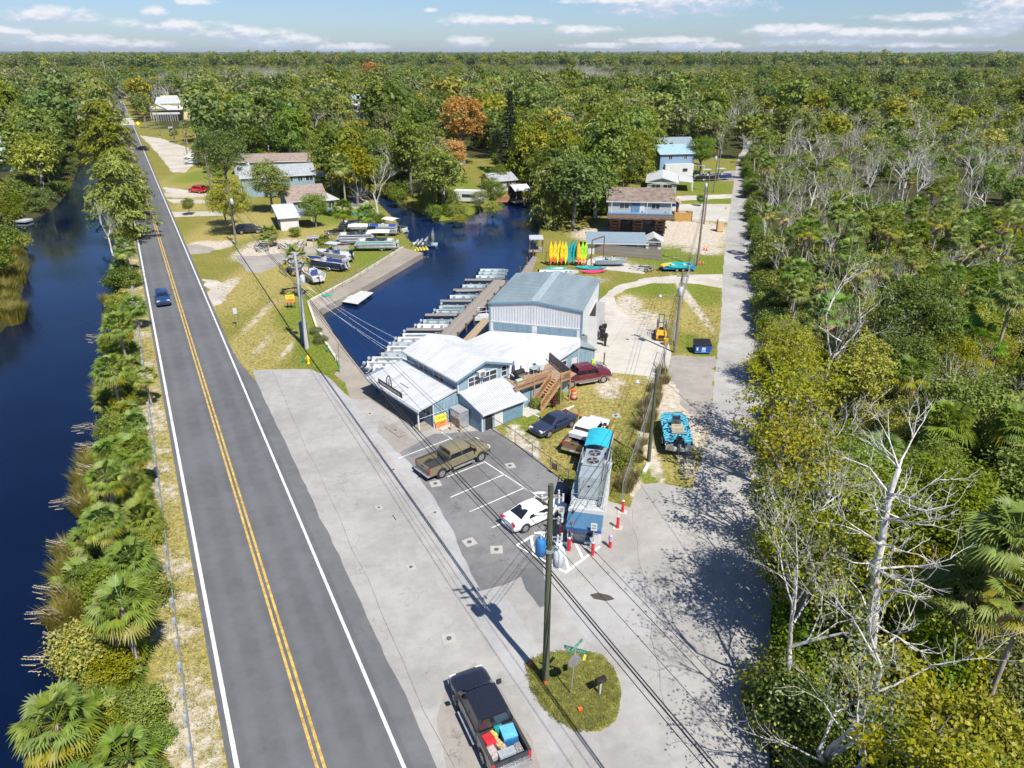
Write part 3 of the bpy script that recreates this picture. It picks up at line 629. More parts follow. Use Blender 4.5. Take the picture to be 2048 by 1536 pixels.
NEARB = [broad('broad%d' % i, 40+i, lf, rx, rz, zc, .2, nc, int(lp*1.3), .19, **kw) for i, (lf, rx, rz, zc, nc, lp, kw) in enumerate([
    (L_YEL, 3.5, 3.6, 5.0, 230, 40, dict(cr=.62, lobes=.55, sub=9)), (L_MID, 3.2, 3.3, 4.6, 210, 40, dict(cr=.6, lobes=.55, sub=8)), (L_DRK, 3.6, 3.5, 5.0, 230, 38, dict(cr=.65, lobes=.5, sub=9)), (L_BRT, 2.8, 2.9, 3.8, 180, 40, dict(cr=.6, lobes=.5, sub=8)),
    (L_YEL, 2.7, 4.0, 5.6, 200, 40, dict(cr=.55, lobes=.62, sub=7)), (L_GREY, 3.3, 3.3, 5.2, 140, 36, dict(cr=.7, lobes=.6, sub=8)), (L_YEL, 3.4, 3.6, 5.6, 75, 26, dict(cr=.55, lobes=.6, sub=7))])]
MIDB = [broad('mid%d' % i, 60+i, lf, rx, rz, zc, .22, 150, 20, .42, cr=.7, sub=8, **kw) for i, (lf, rx, rz, zc, kw) in enumerate([
    (L_YEL, 3.8, 4.0, 5.6, dict(lobes=.5)), (L_MID, 3.8, 4.2, 5.8, dict(lobes=.5)), (L_DRK, 4.4, 4.3, 6.0, dict(lobes=.45)), (L_GREY, 3.8, 4.0, 6.0, dict(lobes=.6)), (L_DRK, 3.5, 4.8, 6.6, dict(lobes=.55)), (L_BRT, 3.4, 3.6, 4.9, dict(lobes=.5)), (L_MID, 3.2, 5.0, 6.8, dict(lobes=.6))])]
CYPS = [cypress('cyp%d' % i, 80+i, lf, rx, h, z0, .26, n, droop=dr, ls=.55, lpc=40) for i, (lf, rx, h, z0, n, dr) in enumerate([(L_CYP, 4.0, 8.6, 2.4, 170, .5), (L_CYP, 3.9, 9.0, 2.2, 180, .9), (L_BRT, 3.9, 8.8, 3.5, 130, .6), (L_ORG, 3.4, 8.5, 3.5, 130, .5)])]
BARES = [bare('bare%d' % i, 100+i, h, r0, 5 if i < 3 else 4, L_GREY if i % 2 else L_YEL, nl) for i, (h, r0, nl) in enumerate([(9.5, .2, 0), (8.5, .17, 1100), (10.5, .2, 500), (7.5, .14, 900), (9.0, .16, 0)])]
SHRUBS = []
for i, (lf, rx, rz, ls_) in enumerate([(L_MID, 1.5, 1.2, .15), (L_YEL, 1.7, 1.3, .15), (L_BRT, 1.4, 1.3, .15), (L_DRK, 1.6, 1.2, .16), (L_GREY, 1.5, 1.1, .15)]):
    v, f, cc = blob_crown(120+i, rx, rz, rz*.75, 75, 54, ls_, cr=.5, lobes=.4); SHRUBS.append(npmesh('shrub', [(v, f, 0)], [lf]))
def grass_clump(seed, n, h, rad, lean=0.3, w=.03, mats=None, k=0):
    rg = np.random.default_rng(seed); a = rg.uniform(0, 2*PI, n); r = rad*np.sqrt(rg.uniform(0, 1, n)); B = np.c_[np.cos(a)*r, np.sin(a)*r, np.full(n, -.1)]; hh = h*rg.uniform(.55, 1.1, n)
    d = np.c_[np.cos(a), np.sin(a), np.zeros(n)]*(rg.uniform(.1, 1.0, n)*lean*hh)[:, None]+rg.normal(size=(n, 3))*.05; s = unit(np.c_[-np.sin(a), np.cos(a), np.zeros(n)]+rg.normal(size=(n, 3))*.5)*w; s[:, 2] = 0
    M_ = B+d*.35+np.c_[np.zeros((n, 2)), hh*.6]; T = B+d+np.c_[np.zeros((n, 2)), hh*.92]
    v = np.stack([B-s, B+s, M_+s*.8, M_-s*.8, T], 1).reshape(-1, 3); o = np.arange(n)*5
    return [(v, np.stack([o, o+1, o+2, o+3], 1), k), (np.zeros((0, 3)), np.zeros((0, 3), int), k)][:1]+[(v, np.stack([o+3, o+2, o+4], 1), k)]
REEDS = [npmesh('reed_clump', grass_clump(130+i, 420, 1.7, .85, .55, .022), [REED]) for i in range(2)]
def reed_stalks(seed):
    rg = np.random.default_rng(seed); mb = MB()
    for i in range(9):
        y = rg.uniform(-.7, .7); e = Vector((-rg.uniform(1.6, 2.8), y+rg.uniform(-.6,.6), rg.uniform(.5, 1.3))); mb.tube([(0, y*.5, .1), (e.x*.55, y, e.z*.9+.3), e], [.012, .01, .006], 3, cap=False)
        for j in range(5): q = Vector((e.x*(.75+.06*j), e.y, e.z)); mb.box(q, (.14, .03, .05), rg.uniform(-.6,.6))
    return mb.mesh('reed_stalks', REEDDRY)
STALKS = reed_stalks(5)
# ---------------------------------------------------------------- placing trees
PROTO = {}
def tree(name, p, loc, rz, sc, label, cat, group=None, hz=1.0):
    o = empty(name, loc, rz, label, cat, group); o.scale = (sc, sc, sc*hz)
    for k in ('trunk', 'crown'):
        if k in p: link(k, p[k], o)
    return o
def palm(loc, h, sc, seed, label, group=None, crown=None, name='palm_tree', lean=None):
    o = empty(name, (loc[0], loc[1], loc[2] if len(loc) > 2 else 0), rnd.uniform(0, 6.3), label, 'palm tree', group)
    tr = link('trunk', PTRUNK[seed % 3], o); tr.scale = (sc, sc, h)
    c = link('crown', crown or PALMS[seed % len(PALMS)], o, (0, 0, h)); c.scale = (sc,)*3; c.rotation_euler = (rnd.uniform(-.12, .12), rnd.uniform(-.12, .12), rnd.uniform(0, 6.3))
    if lean: o.rotation_euler = (lean[0], lean[1], 0)
    return o
def palm_fronds(loc, h, sc, seed, label, **kw):
    """nearest palms: every frond is an object of its own"""
    o = empty('palm_tree', loc, 0, label, 'palm tree', 'cabbage palms between the guardrail and the canal')
    if h > .3: tr = link('trunk', PTRUNK[seed % 3], o); tr.scale = (sc, sc, h)
    cr = bpy.data.objects.new('crown', None); C.objects.link(cr); cr.parent = o; cr.location = (0, 0, h); cr.scale = (sc,)*3; KIDS.setdefault(o.name, []).append(cr)
    for v, f, k in palm_parts(seed, **kw): link('frond', npmesh('frond', [(v, f, 0)], [PM[k]]), cr)
    return o
# ================================================================ vegetation: placing
# --- strip between the guardrail and the left canal
NP = [  # crown centre pixel, crown height, scale, label
 (112,1445,3.0,1.05,'wide cabbage palm leaning over the water in the bottom corner beside the canal',dict(nf=40)), (243,1212,4.6,1.02,'tallest roadside cabbage palm, bare grey trunk and skirt of dead fronds',dict(nf=52,dead=12,yel=9)),
 (250,1520,1.4,1.0,'trunkless cabbage palm spreading low beside the lower end of the guardrail',dict(nf=40)), (205,1042,4.2,.82,'cabbage palm with a short clear trunk and pale dead fronds behind the tall one',dict(nf=40,dead=8)),
 (212,955,4.4,.85,'cabbage palm with drooping straw coloured skirt at the water edge, halfway along the strip',dict(nf=46,dead=10)), (268,900,4.0,.86,'cabbage palm with yellow lower fronds touching the guardrail',dict(nf=44,dead=4,yel=10)),
 (222,738,4.4,1.02,'broad round cabbage palm with a brown skirt overhanging the canal',dict(nf=54,dead=9)), (290,752,3.2,.7,'small cabbage palm squeezed between a broad palm and the guardrail',dict(nf=36)), (236,650,4.6,1.05,'cabbage palm with golden lower fronds opposite the blue car on the road',dict(nf=50,dead=6,yel=12))]
for u, v, h, sc, lab, kw in NP:
    p = at(u, v, h); palm_fronds((p.x, p.y, -.1), h, sc*.86, 200+u % 97, lab, **kw)
for u, v, h, sc, lab in [(262,968,2.0,.8,'dark green low palm beside a cabbage palm with a straw skirt'),(282,1035,1.6,.85,'dark low palm in front of the guardrail'),(262,1120,1.8,.9,'low palm with ragged dead leaves behind the tallest roadside palm'),(250,495,3.8,1.0,'cabbage palm at the foot of the leaning cypress'),(268,612,3.0,.85,'cabbage palm tucked behind a round willow by the guardrail'),
  (222,316,5.5,1.0,'cabbage palm below the rusty cypress at the bridge'),(228,345,5.0,.9,'second cabbage palm below the rusty cypress'),(200,345,4.0,.9,'yellowing cabbage palm at the narrow end of the canal'),(262,425,4.0,.9,'cabbage palm hidden under the leaning cypress limbs')]:
    p = at(u, v, h); palm((p.x, p.y, -.1), h, sc, u, lab, 'cabbage palms between the guardrail and the canal')
def shrub(u, v, k, sc, lab, z=.9, hz=1.0, grp=None, name='shrub', cat='shrub', msh=None):
    p = at(u, v, z); o = link(name, msh or SHRUBS[k], None, (p.x, p.y, -.1), rnd.uniform(0, 6)); o.scale = (sc, sc, sc*hz); return tag(o, lab, cat, grp)
for u, v, k, sc, lab in [(282,1395,0,.62,'small rounded green shrub standing alone near the tall palm trunk'),(215,1180,2,1.1,'bright green shrub behind the tallest roadside palm'),(165,1300,1,1.2,'yellowing shrub reaching over the canal below the tallest palm'),(230,1330,1,.9,'olive shrub at the foot of the tallest palm trunk'),
  (225,850,2,.95,'lime green shrub between two cabbage palms'),(285,790,2,.7,'neat green shrub against the guardrail'),(245,800,1,.8,'yellow shrub below the broad round palm'),(240,560,3,1.5,'round dark willow bush by the guardrail'),(262,560,0,1.2,'green bush behind the guardrail opposite the blue car'),(300,1180,0,.9,'dark bush right of the tallest palm'),(240,700,1,.7,'yellowish shrub below the palm with golden fronds'),(262,470,1,1.3,'olive shrub beside the cabbage palm under the cypress')]:
    shrub(u, v, k, sc, lab)
rg = np.random.default_rng(12)
# fill the strip: palmetto, shrubs, reeds
def band_(p): s = p.dot(RD); return 'in front of the lower palms' if s < 34 else 'around the tallest palm' if s < 48 else 'along the middle of the strip' if s < 75 else 'opposite the blue car' if s < 105 else 'up the road below the cypresses'
def strip_pts(n, ca, cb, sa=14, sb=250):
    out = []
    while len(out) < n:
        s = sa+(sb-sa)*rg.uniform()**1.3; c = rg.uniform(ca, cb); p = road_pt(s, c)
        if sdist(CANAL, np.array([p.x]), np.array([p.y]))[0] > -.5: out.append(p)
    return out
n1 = 0
for p in strip_pts(130, -12.0, -6.3):
    k = rg.integers(0, 5); o = link('shrub', SHRUBS[[0, 2, 1, 0, 2][k]], None, (p.x, p.y, -.2), rg.uniform(0, 6)); s = rg.uniform(.5, .95); o.scale = (s, s, s*rg.uniform(.7, 1.1)); b_ = band_(p); tag(o, 'low green shrub in the canal side thicket, '+b_, 'shrub', 'shrubs in the canal side thicket, '+b_)
for p in strip_pts(110, -12.0, -6.3):
    o = link('palmetto', PALMETTO[rg.integers(0, 2)], None, (p.x, p.y, .1), rg.uniform(0, 6)); s = rg.uniform(.7, 1.15); o.scale = (s,)*3; b_ = band_(p); tag(o, 'low fan leaved palmetto in the canal side thicket, '+b_, 'palmetto', 'palmettos in the canal side thicket, '+b_)
rv = []; rf = []
def scatter_join(name, items, meshes, mats, label=None, kind='stuff', parent=None):
    """many small meshes copied into one stuff object"""
    V = []; Fq = []; Ft = []; off = 0; data = []
    for me_ in meshes:
        co = np.empty(len(me_.vertices)*3, 'f4'); me_.vertices.foreach_get('co', co); q = [tuple(p.vertices) for p in me_.polygons]
        data.append((co.reshape(-1, 3), np.array([x for x in q if len(x) == 4]).reshape(-1, 4), np.array([x for x in q if len(x) == 3]).reshape(-1, 3)))
    for (x, y, z, rz_, s, k) in items:
        co, q4, q3 = data[k]; cs, sn = math.cos(rz_), math.sin(rz_); w = np.c_[co[:, 0]*cs-co[:, 1]*sn, co[:, 0]*sn+co[:, 1]*cs, co[:, 2]]*s+np.array([x, y, z]); V.append(w)
        Fq.append(q4+off); Ft.append(q3+off); off += len(co)
    V = np.concatenate(V); parts = []
    fq = np.concatenate(Fq); ft = np.concatenate(Ft)
    if len(fq): parts.append((V, fq, 0))
    if len(ft): parts.append((V if not parts else np.zeros((0, 3)), ft - (0 if not parts else 0), 0))
    if len(parts) == 2: # shared vertices
        me_ = bpy.data.meshes.new(name); me_.from_pydata(V.tolist(), [], fq.tolist()+ft.tolist()); [me_.materials.append(m_) for m_ in mats]; me_.update()
    else: me_ = npmesh(name, parts, mats)
    o = link(name, me_, parent)
    return tag(o, label, kind=kind)
it = []
for i in range(60):
    u, v = [(150,1120),(140,1170),(150,1220),(170,1330),(215,1400),(230,1470),(185,960),(200,900),(190,1010),(225,620),(235,1420),(130,1480),(210,860),(200,780),(20,500),(25,540),(10,580),(5,610)][rg.integers(0, 18)]
    p = at(u+rg.uniform(-22, 22), v+rg.uniform(-30, 30), -.3); it.append((p.x, p.y, -.6, rg.uniform(0, 6), rg.uniform(.7, 1.15), rg.integers(0, 2)))
for i in range(80):
    p = at(rg.uniform(-40, 34), rg.uniform(475, 640), -.5); it.append((p.x, p.y, -.8, rg.uniform(0, 6), rg.uniform(1.1, 1.7), rg.integers(0, 2)))
scatter_join('reeds', it, REEDS, [REED])
it = [(at(u, v, .2).x, at(u, v, .2).y, -.2, rg.uniform(-.5, .3), rg.uniform(.8, 1.15), 0) for u, v in [(150,1110),(140,1205),(135,1240),(140,1300),(150,1340),(205,960),(200,905),(205,860),(215,690),(170,1010)]]
scatter_join('reed_stalks', it, [STALKS], [REEDDRY])
# short verge tufts along the guardrail and the grass lots
TUFT = [npmesh('tuft', grass_clump(140+i, 26, .22, .16, .8, .018), [REED]) for i in range(2)]
it = []
for i in range(1500):
    p = road_pt(18+rg.uniform()**1.6*130, rg.uniform(-6.6, -4.2)); it.append((p.x, p.y, 0, rg.uniform(0, 6), rg.uniform(.5, 1.3), rg.integers(0, 2)))
pi_ = px(isl)
for i in range(2600):
    p = at(rg.uniform(1050, 1240), rg.uniform(1302, 1462))
    if pin(pi_, np.array([p.x]), np.array([p.y]))[0]: it.append((p.x, p.y, .03, rg.uniform(0, 6), rg.uniform(.35, .8), rg.integers(0, 2)))
for poly_, n_ in (([(1030,858),(1080,838),(1150,800),(1298,758),(1310,800),(1262,945),(1240,1000),(1136,962),(1090,930)], 3200), ([(430,560),(545,560),(640,690),(690,785),(620,732),(505,735),(455,660)], 2600), ([(1240,600),(1370,575),(1360,690),(1290,655)], 900), ([(1385,575),(1440,585),(1432,705),(1370,700)], 800)):
    P_ = px(poly_); us = [q[0] for q in poly_]; vs_ = [q[1] for q in poly_]
    for i in range(n_):
        p = at(rg.uniform(min(us), max(us)), rg.uniform(min(vs_), max(vs_)))
        if pin(P_, np.array([p.x]), np.array([p.y]))[0]: it.append((p.x, p.y, 0, rg.uniform(0, 6), rg.uniform(.35, 1.0), rg.integers(0, 2)))
scatter_join('grass_tufts', it, TUFT, [leafmat('tuft_leaf', (.12,.14,.02), (.30,.30,.055), val=.05)])
# --- the big cypresses by the road and the rusty one
def cyp(k, u, v, sc, lab, grp=None, name='cypress_tree', hz=1.0, z=0):
    p = at(u, v, z); return tree(name, CYPS[k], (p.x, p.y, -.2), rnd.uniform(0, 6), sc, lab, 'cypress tree', grp, hz)
ORC = broad('orc', 77, L_ORG, 3.6, 3.6, 5.2, .3, 240, 30, .30, cr=.6, lobes=.5, sub=10)
def orc(u, v, sc, lab): p = at(u, v); tree('cypress_tree', ORC, (p.x, p.y, -.2), u, sc, lab, 'cypress tree', None, 1.28)
cyp(0, 225, 345, 1.75, 'dense olive cypress standing over the canal where it narrows'); p = at(240, 300); 
cyp(0, 258, 480, 1.35, 'leaning cypress with limbs reaching over the road and canal'); cyp(0, 262, 440, 1.3, 'second cypress crowded behind the leaning one at the guardrail')
p = at(225, 505); tree('bare_tree', BARES[1], (p.x, p.y, -.3), 2.0, .9, 'half dead cypress with white limbs hanging over the canal', 'cypress tree')
orc(928, 330, 2.0, 'rusty orange cypress towering over the peninsula houses'); orc(908, 368, 1.15, 'smaller orange cypress below the towering rusty one'); orc(745, 176, 2.4, 'distant orange cypress near the skyline')
cyp(1, 1100, 452, 1.15, 'feathery cypress on the right bank draped with grey moss'); cyp(1, 1150, 430, 1.35, 'tall feathery cypress beside the house on timber cribs'); cyp(2, 1190, 435, 1.15, 'darker cypress touching the roof of the house on timber cribs')
cyp(1, 1190, 390, 1.75, 'tallest light green cypress behind the right bank'); cyp(1, 1130, 405, 1.5, 'weeping light green cypress at the bend of the right bank'); cyp(2, 1262, 352, 1.5, 'green cypress left of the white roofed house'); cyp(1, 1050, 370, 1.4, 'weeping cypress behind the boathouse')
# norfolk pine: tiers of dark boughs
v, f, cc = None, None, None
rgp = np.random.default_rng(9); mbp = MB(); mbp.tube([(0,0,-.2),(0,0,14)], [.3,.04], 7); Pn = []
for z in np.arange(1.5, 13.6, .8):
    R_ = 3.0*(1-z/14.6)
    for j in range(10):
        a = 2*PI*j/10+z; mbp.tube([(0,0,z),(math.cos(a)*R_,math.sin(a)*R_,z-.15)], [.05,.02], 3, cap=False)
        for q in np.linspace(.25, 1, 9): Pn.append((math.cos(a)*R_*q, math.sin(a)*R_*q, z-.1+rgp.uniform(-.08,.12)))
Pn = np.repeat(np.array(Pn), 3, 0); Pn = Pn+rgp.normal(size=Pn.shape)*.12; v, f = cards(rgp, Pn, unit(rgp.normal(size=Pn.shape)+np.array([0,0,.8])), .5, .4)
NORF = dict(trunk=mbp.mesh('pine_trunk', BARK, 180), crown=npmesh('pine_crown', [(v, f, 0)], [leafmat('leaf_pine', (.012,.028,.010), (.040,.070,.020))]))
p = at(1020, 352); tree('pine_tree', NORF, (p.x, p.y, -.1), 0, 1.6, 'dark conical pine with level tiers of boughs on the peninsula', 'pine tree')
# --- single trees round the houses: proto, base pixel, scale, label
for k, u, v, sc, lab in [(0,470,470,1.3,'bushy yellow flowered tree in front of the grey roofed house'),(0,452,452,.95,'golden topped tree beside the road poles'),(1,545,425,1.5,'dense green tree in front of the blue gabled house'),(3,632,455,1.05,'bright broad leaved tree behind the white shed'),(2,455,388,1.95,'dark spreading oak beside the parked cars by the road'),
  (3,740,390,1.5,'bright green tree at the water edge across the creek'),(3,905,440,.5,'bright green bush on the tip of the peninsula'),(3,860,420,.62,'leafy shrub on the bank of the peninsula'),(5,840,410,.8,'moss hung grey green tree on the peninsula bank'),(1,985,420,.95,'yellow green tree over the small houses on the peninsula'),(5,960,432,.7,'thin grey green tree at the tip of the peninsula'),(1,1000,375,.8,'green tree behind the peninsula house'),
  (3,1400,348,1.6,'round bright green tree by the end of the side road'),(3,1400,412,.42,'young green tree beside the concrete drive'),(1,380,430,.5,'green tree near the road poles') ,(3,1310,585,.0,'')]:
    if sc: p = at(u, v); tree('broadleaf_tree', NEARB[k], (p.x, p.y, -.1), rnd.uniform(0, 6), sc, lab, 'tree')
for u, v, h, sc, lab in [(694,440,11,1.25,'tall slender palm with a pale trunk on the lawn by the creek'),(690,470,4.8,1.15,'shorter palm on the lawn behind the pontoon boats'),(738,478,4.6,1.1,'palm beside the creek bank behind the pontoon boats'),(603,598,5.4,.92,'palm with a tan trunk beside the grey utility pole'),(540,492,2.2,.95,'low palm behind the boat trailers'),(555,395,3.5,1.2,'palm rising behind the blue gabled house'),
  (1335,345,5.5,1.15,'palm with dead fronds in front of the blue house'),(1300,300,6,1.1,'palm behind the blue house'),(405,330,5,1.1,'palm at the edge of the gravel parking area'),(395,300,6,1.0,'palm among the parked cars'),(425,320,5.5,1.0,'palm with a thin trunk beside the spreading oak'),(375,290,6.0,1.0,'palm left of the parked cars'),(440,365,3,1.0,'low palm beside the red truck'),(420,345,2.2,1.0,'low palm by the white cars'),(350,285,4,1.0,'palm next to the yellow sign'),
  (830,330,5,1.0,'palm on the peninsula behind the mossy trees'),(650,500,1.6,.7,'small palm beside the centre console boats')]:
    p = at(u, v); palm((p.x, p.y, -.1), h, sc, u, lab)
GOLD = broad('gold', 78, L_GOLD, 3.6, 3.2, 5.0, .25, 200, 26, .3, cr=.6, lobes=.5, sub=9)
for u, v, sc, lab in [(655,258,1.9,'golden yellow tree in front of the three storey white house')]: p = at(u, v); tree('broadleaf_tree', GOLD, (p.x, p.y, -.2), 1, sc, lab, 'tree')
for i, (u, v, b_, sc) in enumerate([(600,285,0,1.6),(640,305,1,1.5),(690,300,4,1.7),(745,265,0,1.7),(770,320,1,1.5),(700,335,2,1.4),(845,392,1,1.2),(800,360,2,1.4),(570,300,3,1.7),(1012,300,4,1.4),(520,255,0,1.6),(1240,300,2,1.5)]): p = at(u, v); tree('bare_tree', BARES[b_], (p.x, p.y, -.2), i, sc, ['pale bare tree over the end of the creek','greyish thin tree left of the creek dock roof','bare tree behind the creek dock roof','brownish bare tree right of the three storey house','thin tree behind the pale blue cottage','sparse tree over the creek mouth','sparse mossy tree on the peninsula bank','sparse tree at the back of the peninsula bank','bare topped tree behind the blue gabled house','bare tree behind the dark conical pine','pale bare tree right of the cream restaurant','sparse tree above the house on timber cribs'][i], 'bare tree')
# banana plants by the shed etc.
for u, v, k, sc, lab in [(640,425,2,1.3,'bright banana like clump beside the blue trimmed house'),(590,470,2,.9,'lime green bush beside the white shed'),(760,445,2,1.0,'yellow green bush between the palms by the creek'),(1330,395,1,.9,'golden bush by the blue bins'),(1270,432,0,1.0,'hedge like green bush beside the timber box'),(1300,436,0,1.1,'green bush in front of the timber box'),(1250,438,2,.9,'green bush behind the timber cribs'),(1345,436,3,1.0,'dark bush right of the timber box'),
  (1075,810,2,.55,'lime yellow garden plant at the foot of the stairs'),(1112,796,2,.6,'yellow green garden plant beside the stair posts'),(1090,806,1,.5,'leafy green plant between the garden plants and the stairs'),(632,662,4,.55,'brown leaved bush on the walkway edge'),(642,680,4,.6,'straggly olive bush beside the walkway'),(1240,925,0,.9,'vine covered brush along the chain link fence'),(800,405,2,1.6,'bright green mass of leaves overhanging the creek'),(870,432,2,1.3,'bright green bush leaning over the water at the tip of the peninsula'),(920,445,1,1.0,'yellow green bush at the water line of the peninsula tip'),(985,425,1,1.3,'yellowish bush along the peninsula bank')]:
    shrub(u, v, k, sc, lab, z=.3)
RED = leafmat('leaf_maroon', (.045,.010,.014), (.14,.03,.035)); v, f, cc = blob_crown(160, .75, .9, .8, 30, 34, .26, cr=.35); mr = npmesh('shrub', [(v, f, 0)], [RED]); shrub(1098, 808, 0, .9, 'dark maroon leaved garden plant under the stairs', .2, msh=mr)
# --- creek and canal banks, peninsula undergrowth
def bank(poly, i0, i1, n, smin, smax, ks, lab, grp, inset=.6, kind='shrub'):
    pts = poly[i0:i1]; out = []
    for i in range(n):
        j = rg.integers(0, len(pts)-1); p = pts[j].lerp(pts[j+1], rg.uniform()); q = p+Vector((rg.normal()*1.0, rg.normal()*1.0, 0))
        d = sdist(poly, np.array([q.x]), np.array([q.y]))[0]
        if d < inset: continue
        s = rg.uniform(smin, smax); o = link('shrub', SHRUBS[ks[rg.integers(0, len(ks))]], None, (q.x, q.y, -.5), rg.uniform(0, 6)); o.scale = (s, s, s*rg.uniform(.8, 1.2)); tag(o, lab, 'shrub', grp)
bank(BASIN, 12, 22, 64, .9, 1.7, (0, 2, 2, 1, 4), 'overhanging shrub on the wooded bank of the peninsula', 'shrubs along the peninsula bank', .2)
bank(BASIN, 8, 12, 14, .8, 1.3, (0, 2, 1), 'shrub on the house side bank of the creek', 'shrubs on the house side of the creek', .4)
bank(CANAL, 14, 24, 46, 1.0, 2.0, (0, 2, 1, 3), 'leafy shrub on the far bank of the left canal', 'shrubs on the far bank of the left canal', .4)
# --- the right hand forest and the woods beyond
CLEAR = [px(q) for q in [
  [(262,262),(335,268),(400,300),(405,335),(440,345),(470,328),(640,326),(655,385),(740,440),(1040,470),(1160,462),(1215,440),(1215,382),(1290,370),(1285,335),(1330,300),(1440,312),(1476,330),(1530,800),(1545,1000),(1545,1700),(300,1700)],
  [(985,388),(1015,395),(1060,402),(1060,372),(1010,362),(975,372)],[(905,425),(940,430),(960,395),(930,378),(890,385),(905,425)],[(290,300),(410,300),(405,200),(300,195)],[(690,290),(750,290),(745,225),(695,225)],[(-70,425),(42,405),(42,330),(-70,330)],[(1000,372),(1045,372),(1040,345),(1000,345)],[(868,398),(988,398),(992,305),(865,305)]]]
def hides(x, y, h):
    """would a tree of height h stand in front of one of the landmarks?"""
    dz = CAMH-h; dep = y*math.cos(PITCH)+dz*math.sin(PITCH); u = 1024+FPX*x/dep; v = 768+FPX*math.tan(math.atan2(dz, y)-PITCH)
    for ul, r, vb, Yl in ((937, 72, 262, 214), (717, 34, 238, 420), (655, 52, 238, 300), (1020, 32, 300, 196), (345, 45, 232, 395), (4, 30, 330, 220)):
        if y < Yl-4 and abs(u-ul) < r and v < vb: return True
    return False
def okv(x, y, m=2.0):
    c = x*RN.x+y*RN.y-RC0; b = ((c > -6.6) & (c < 8) & (y < 560)) | ((c > -18) & (c < 0) & (y < 215)) | ((y < 45) & (c > -7) & (x < 16))
    b |= (sdist(CANAL, x, y) < m*.8) | (sdist(BASIN, x, y) < m*.8)
    for q in CLEAR: b |= pin(q, x, y)
    return ~b
def edge_x(y): return np.interp(y, [p_.y for p_ in sl], [p_.x for p_ in sl]) if y < 236 else 72+(y-236)*.3
used = []
cell = {}
def free(x, y, r):
    i, j = int(x//4), int(y//4)
    for a in range(i-2, i+3):
        for b in range(j-2, j+3):
            for (q, w, s) in cell.get((a, b), ()):
                if (q-x)**2+(w-y)**2 < ((r+s)*.5)**2: return False
    cell.setdefault((i, j), []).append((x, y, r)); return True
TR = []  # kind, x, y, scale, proto
# hand-placed landmarks of the right forest
for u, v, h, sc, cr, lab in [(1895,845,6.2,1.0,0,'palm with a leaning grey trunk and brown skirt above the yellow trees'),(1680,625,6.0,1.0,None,'broad fan palm near the road edge above the bare white trees'),(1590,565,5.2,1.0,1,'palm with orange lower fronds at the road edge'),(1845,645,5.8,1.12,None,'largest fan palm with stiff pale green fans'),(1950,690,5.2,1.12,None,'fan palm with broad bright leaves near the right edge'),(2030,585,10.5,1.0,0,'tall palm with a long dark trunk at the right edge'),(2035,1075,8.6,1.15,0,'palm on a curved trunk at the right edge below the snag'),
   (1700,505,8.0,1.15,1,'shaggy dark palm standing above the scrub'),(1765,445,8.5,1.05,1,'pair palm leaning over the scrub'),(1785,460,7.5,.9,1,'lower palm of the leaning pair'),(1680,425,9,1.0,2,'palm with a slim white trunk near the road'),(1880,440,9,.95,1,'palm with a leaning trunk in the bare woods'),(1765,905,3.5,.95,0,'small palm half buried in the yellow trees'),(1600,665,4.2,.8,1,'small ragged palm beside the dark road bushes'),(1945,1180,4.5,1.1,0,'palm fan beside the great bare snag'),(2040,430,9,1.0,1,'palm on a thin trunk at the upper right edge'),(1995,640,5,1.0,2,'yellowing palm right of the fan palms')]:
    p = at(u, v, h); palm((p.x, p.y, -.1), h, sc, 3+u, lab, crown=WASH[u % 2] if cr is None else PALMS[cr]); free(p.x, p.y, 2.2)
sb = at(1735, 1400)
def onplane(u, v, Yp):
    x = (u-1024)/FPX; y = (v-768)/FPX; t = Yp/(math.cos(PITCH)-y*math.sin(PITCH)); return Vector((x*t, Yp, CAMH-t*(math.sin(PITCH)+y*math.cos(PITCH))))-Vector((sb.x, sb.y, 0))
SNAG = bare('snag', 311, 12.6, .30, 6, None, 0, .62, [(0,0,-.3)]+[tuple(onplane(u, v, sb.y+.2)) for u, v in ((1738,1360),(1742,1300),(1748,1240),(1752,1180),(1752,1130),(1765,1080),(1772,1030),(1782,980),(1800,930))]); tree('dead_tree', SNAG, (sb.x, sb.y, -.2), 0, 1.0, 'great bare white snag standing over the forest near the bottom corner', 'dead tree'); free(sb.x, sb.y, 5); free(sb.x+.5, sb.y-4, 6); free(sb.x+2, sb.y-8, 6)
for u, v, k, sc, lab in [(1680,930,0,.85,'bare white tree leaning over the road bushes'),(1625,900,4,.8,'bare tree with a broken pale trunk near the road'),(1850,900,2,.85,'spreading bare tree above the yellow crowns'),(1560,345,0,.8,'pale bare tree at the road edge far up'),(1600,400,4,.9,'white bare crown beside the side road'),(1560,545,3,.75,'small white bare shrub tree at the road edge')]:
    p = at(u, v); tree('bare_tree', BARES[k], (p.x, p.y, -.1), rnd.uniform(0, 6), sc, lab, 'bare tree'); free(p.x, p.y, 2.5)
def inframe(x, y, pad=60):
    Z_ = y*math.cos(PITCH)+(CAMH-5)*math.sin(PITCH); return abs(FPX*x/Z_) < 1024+pad
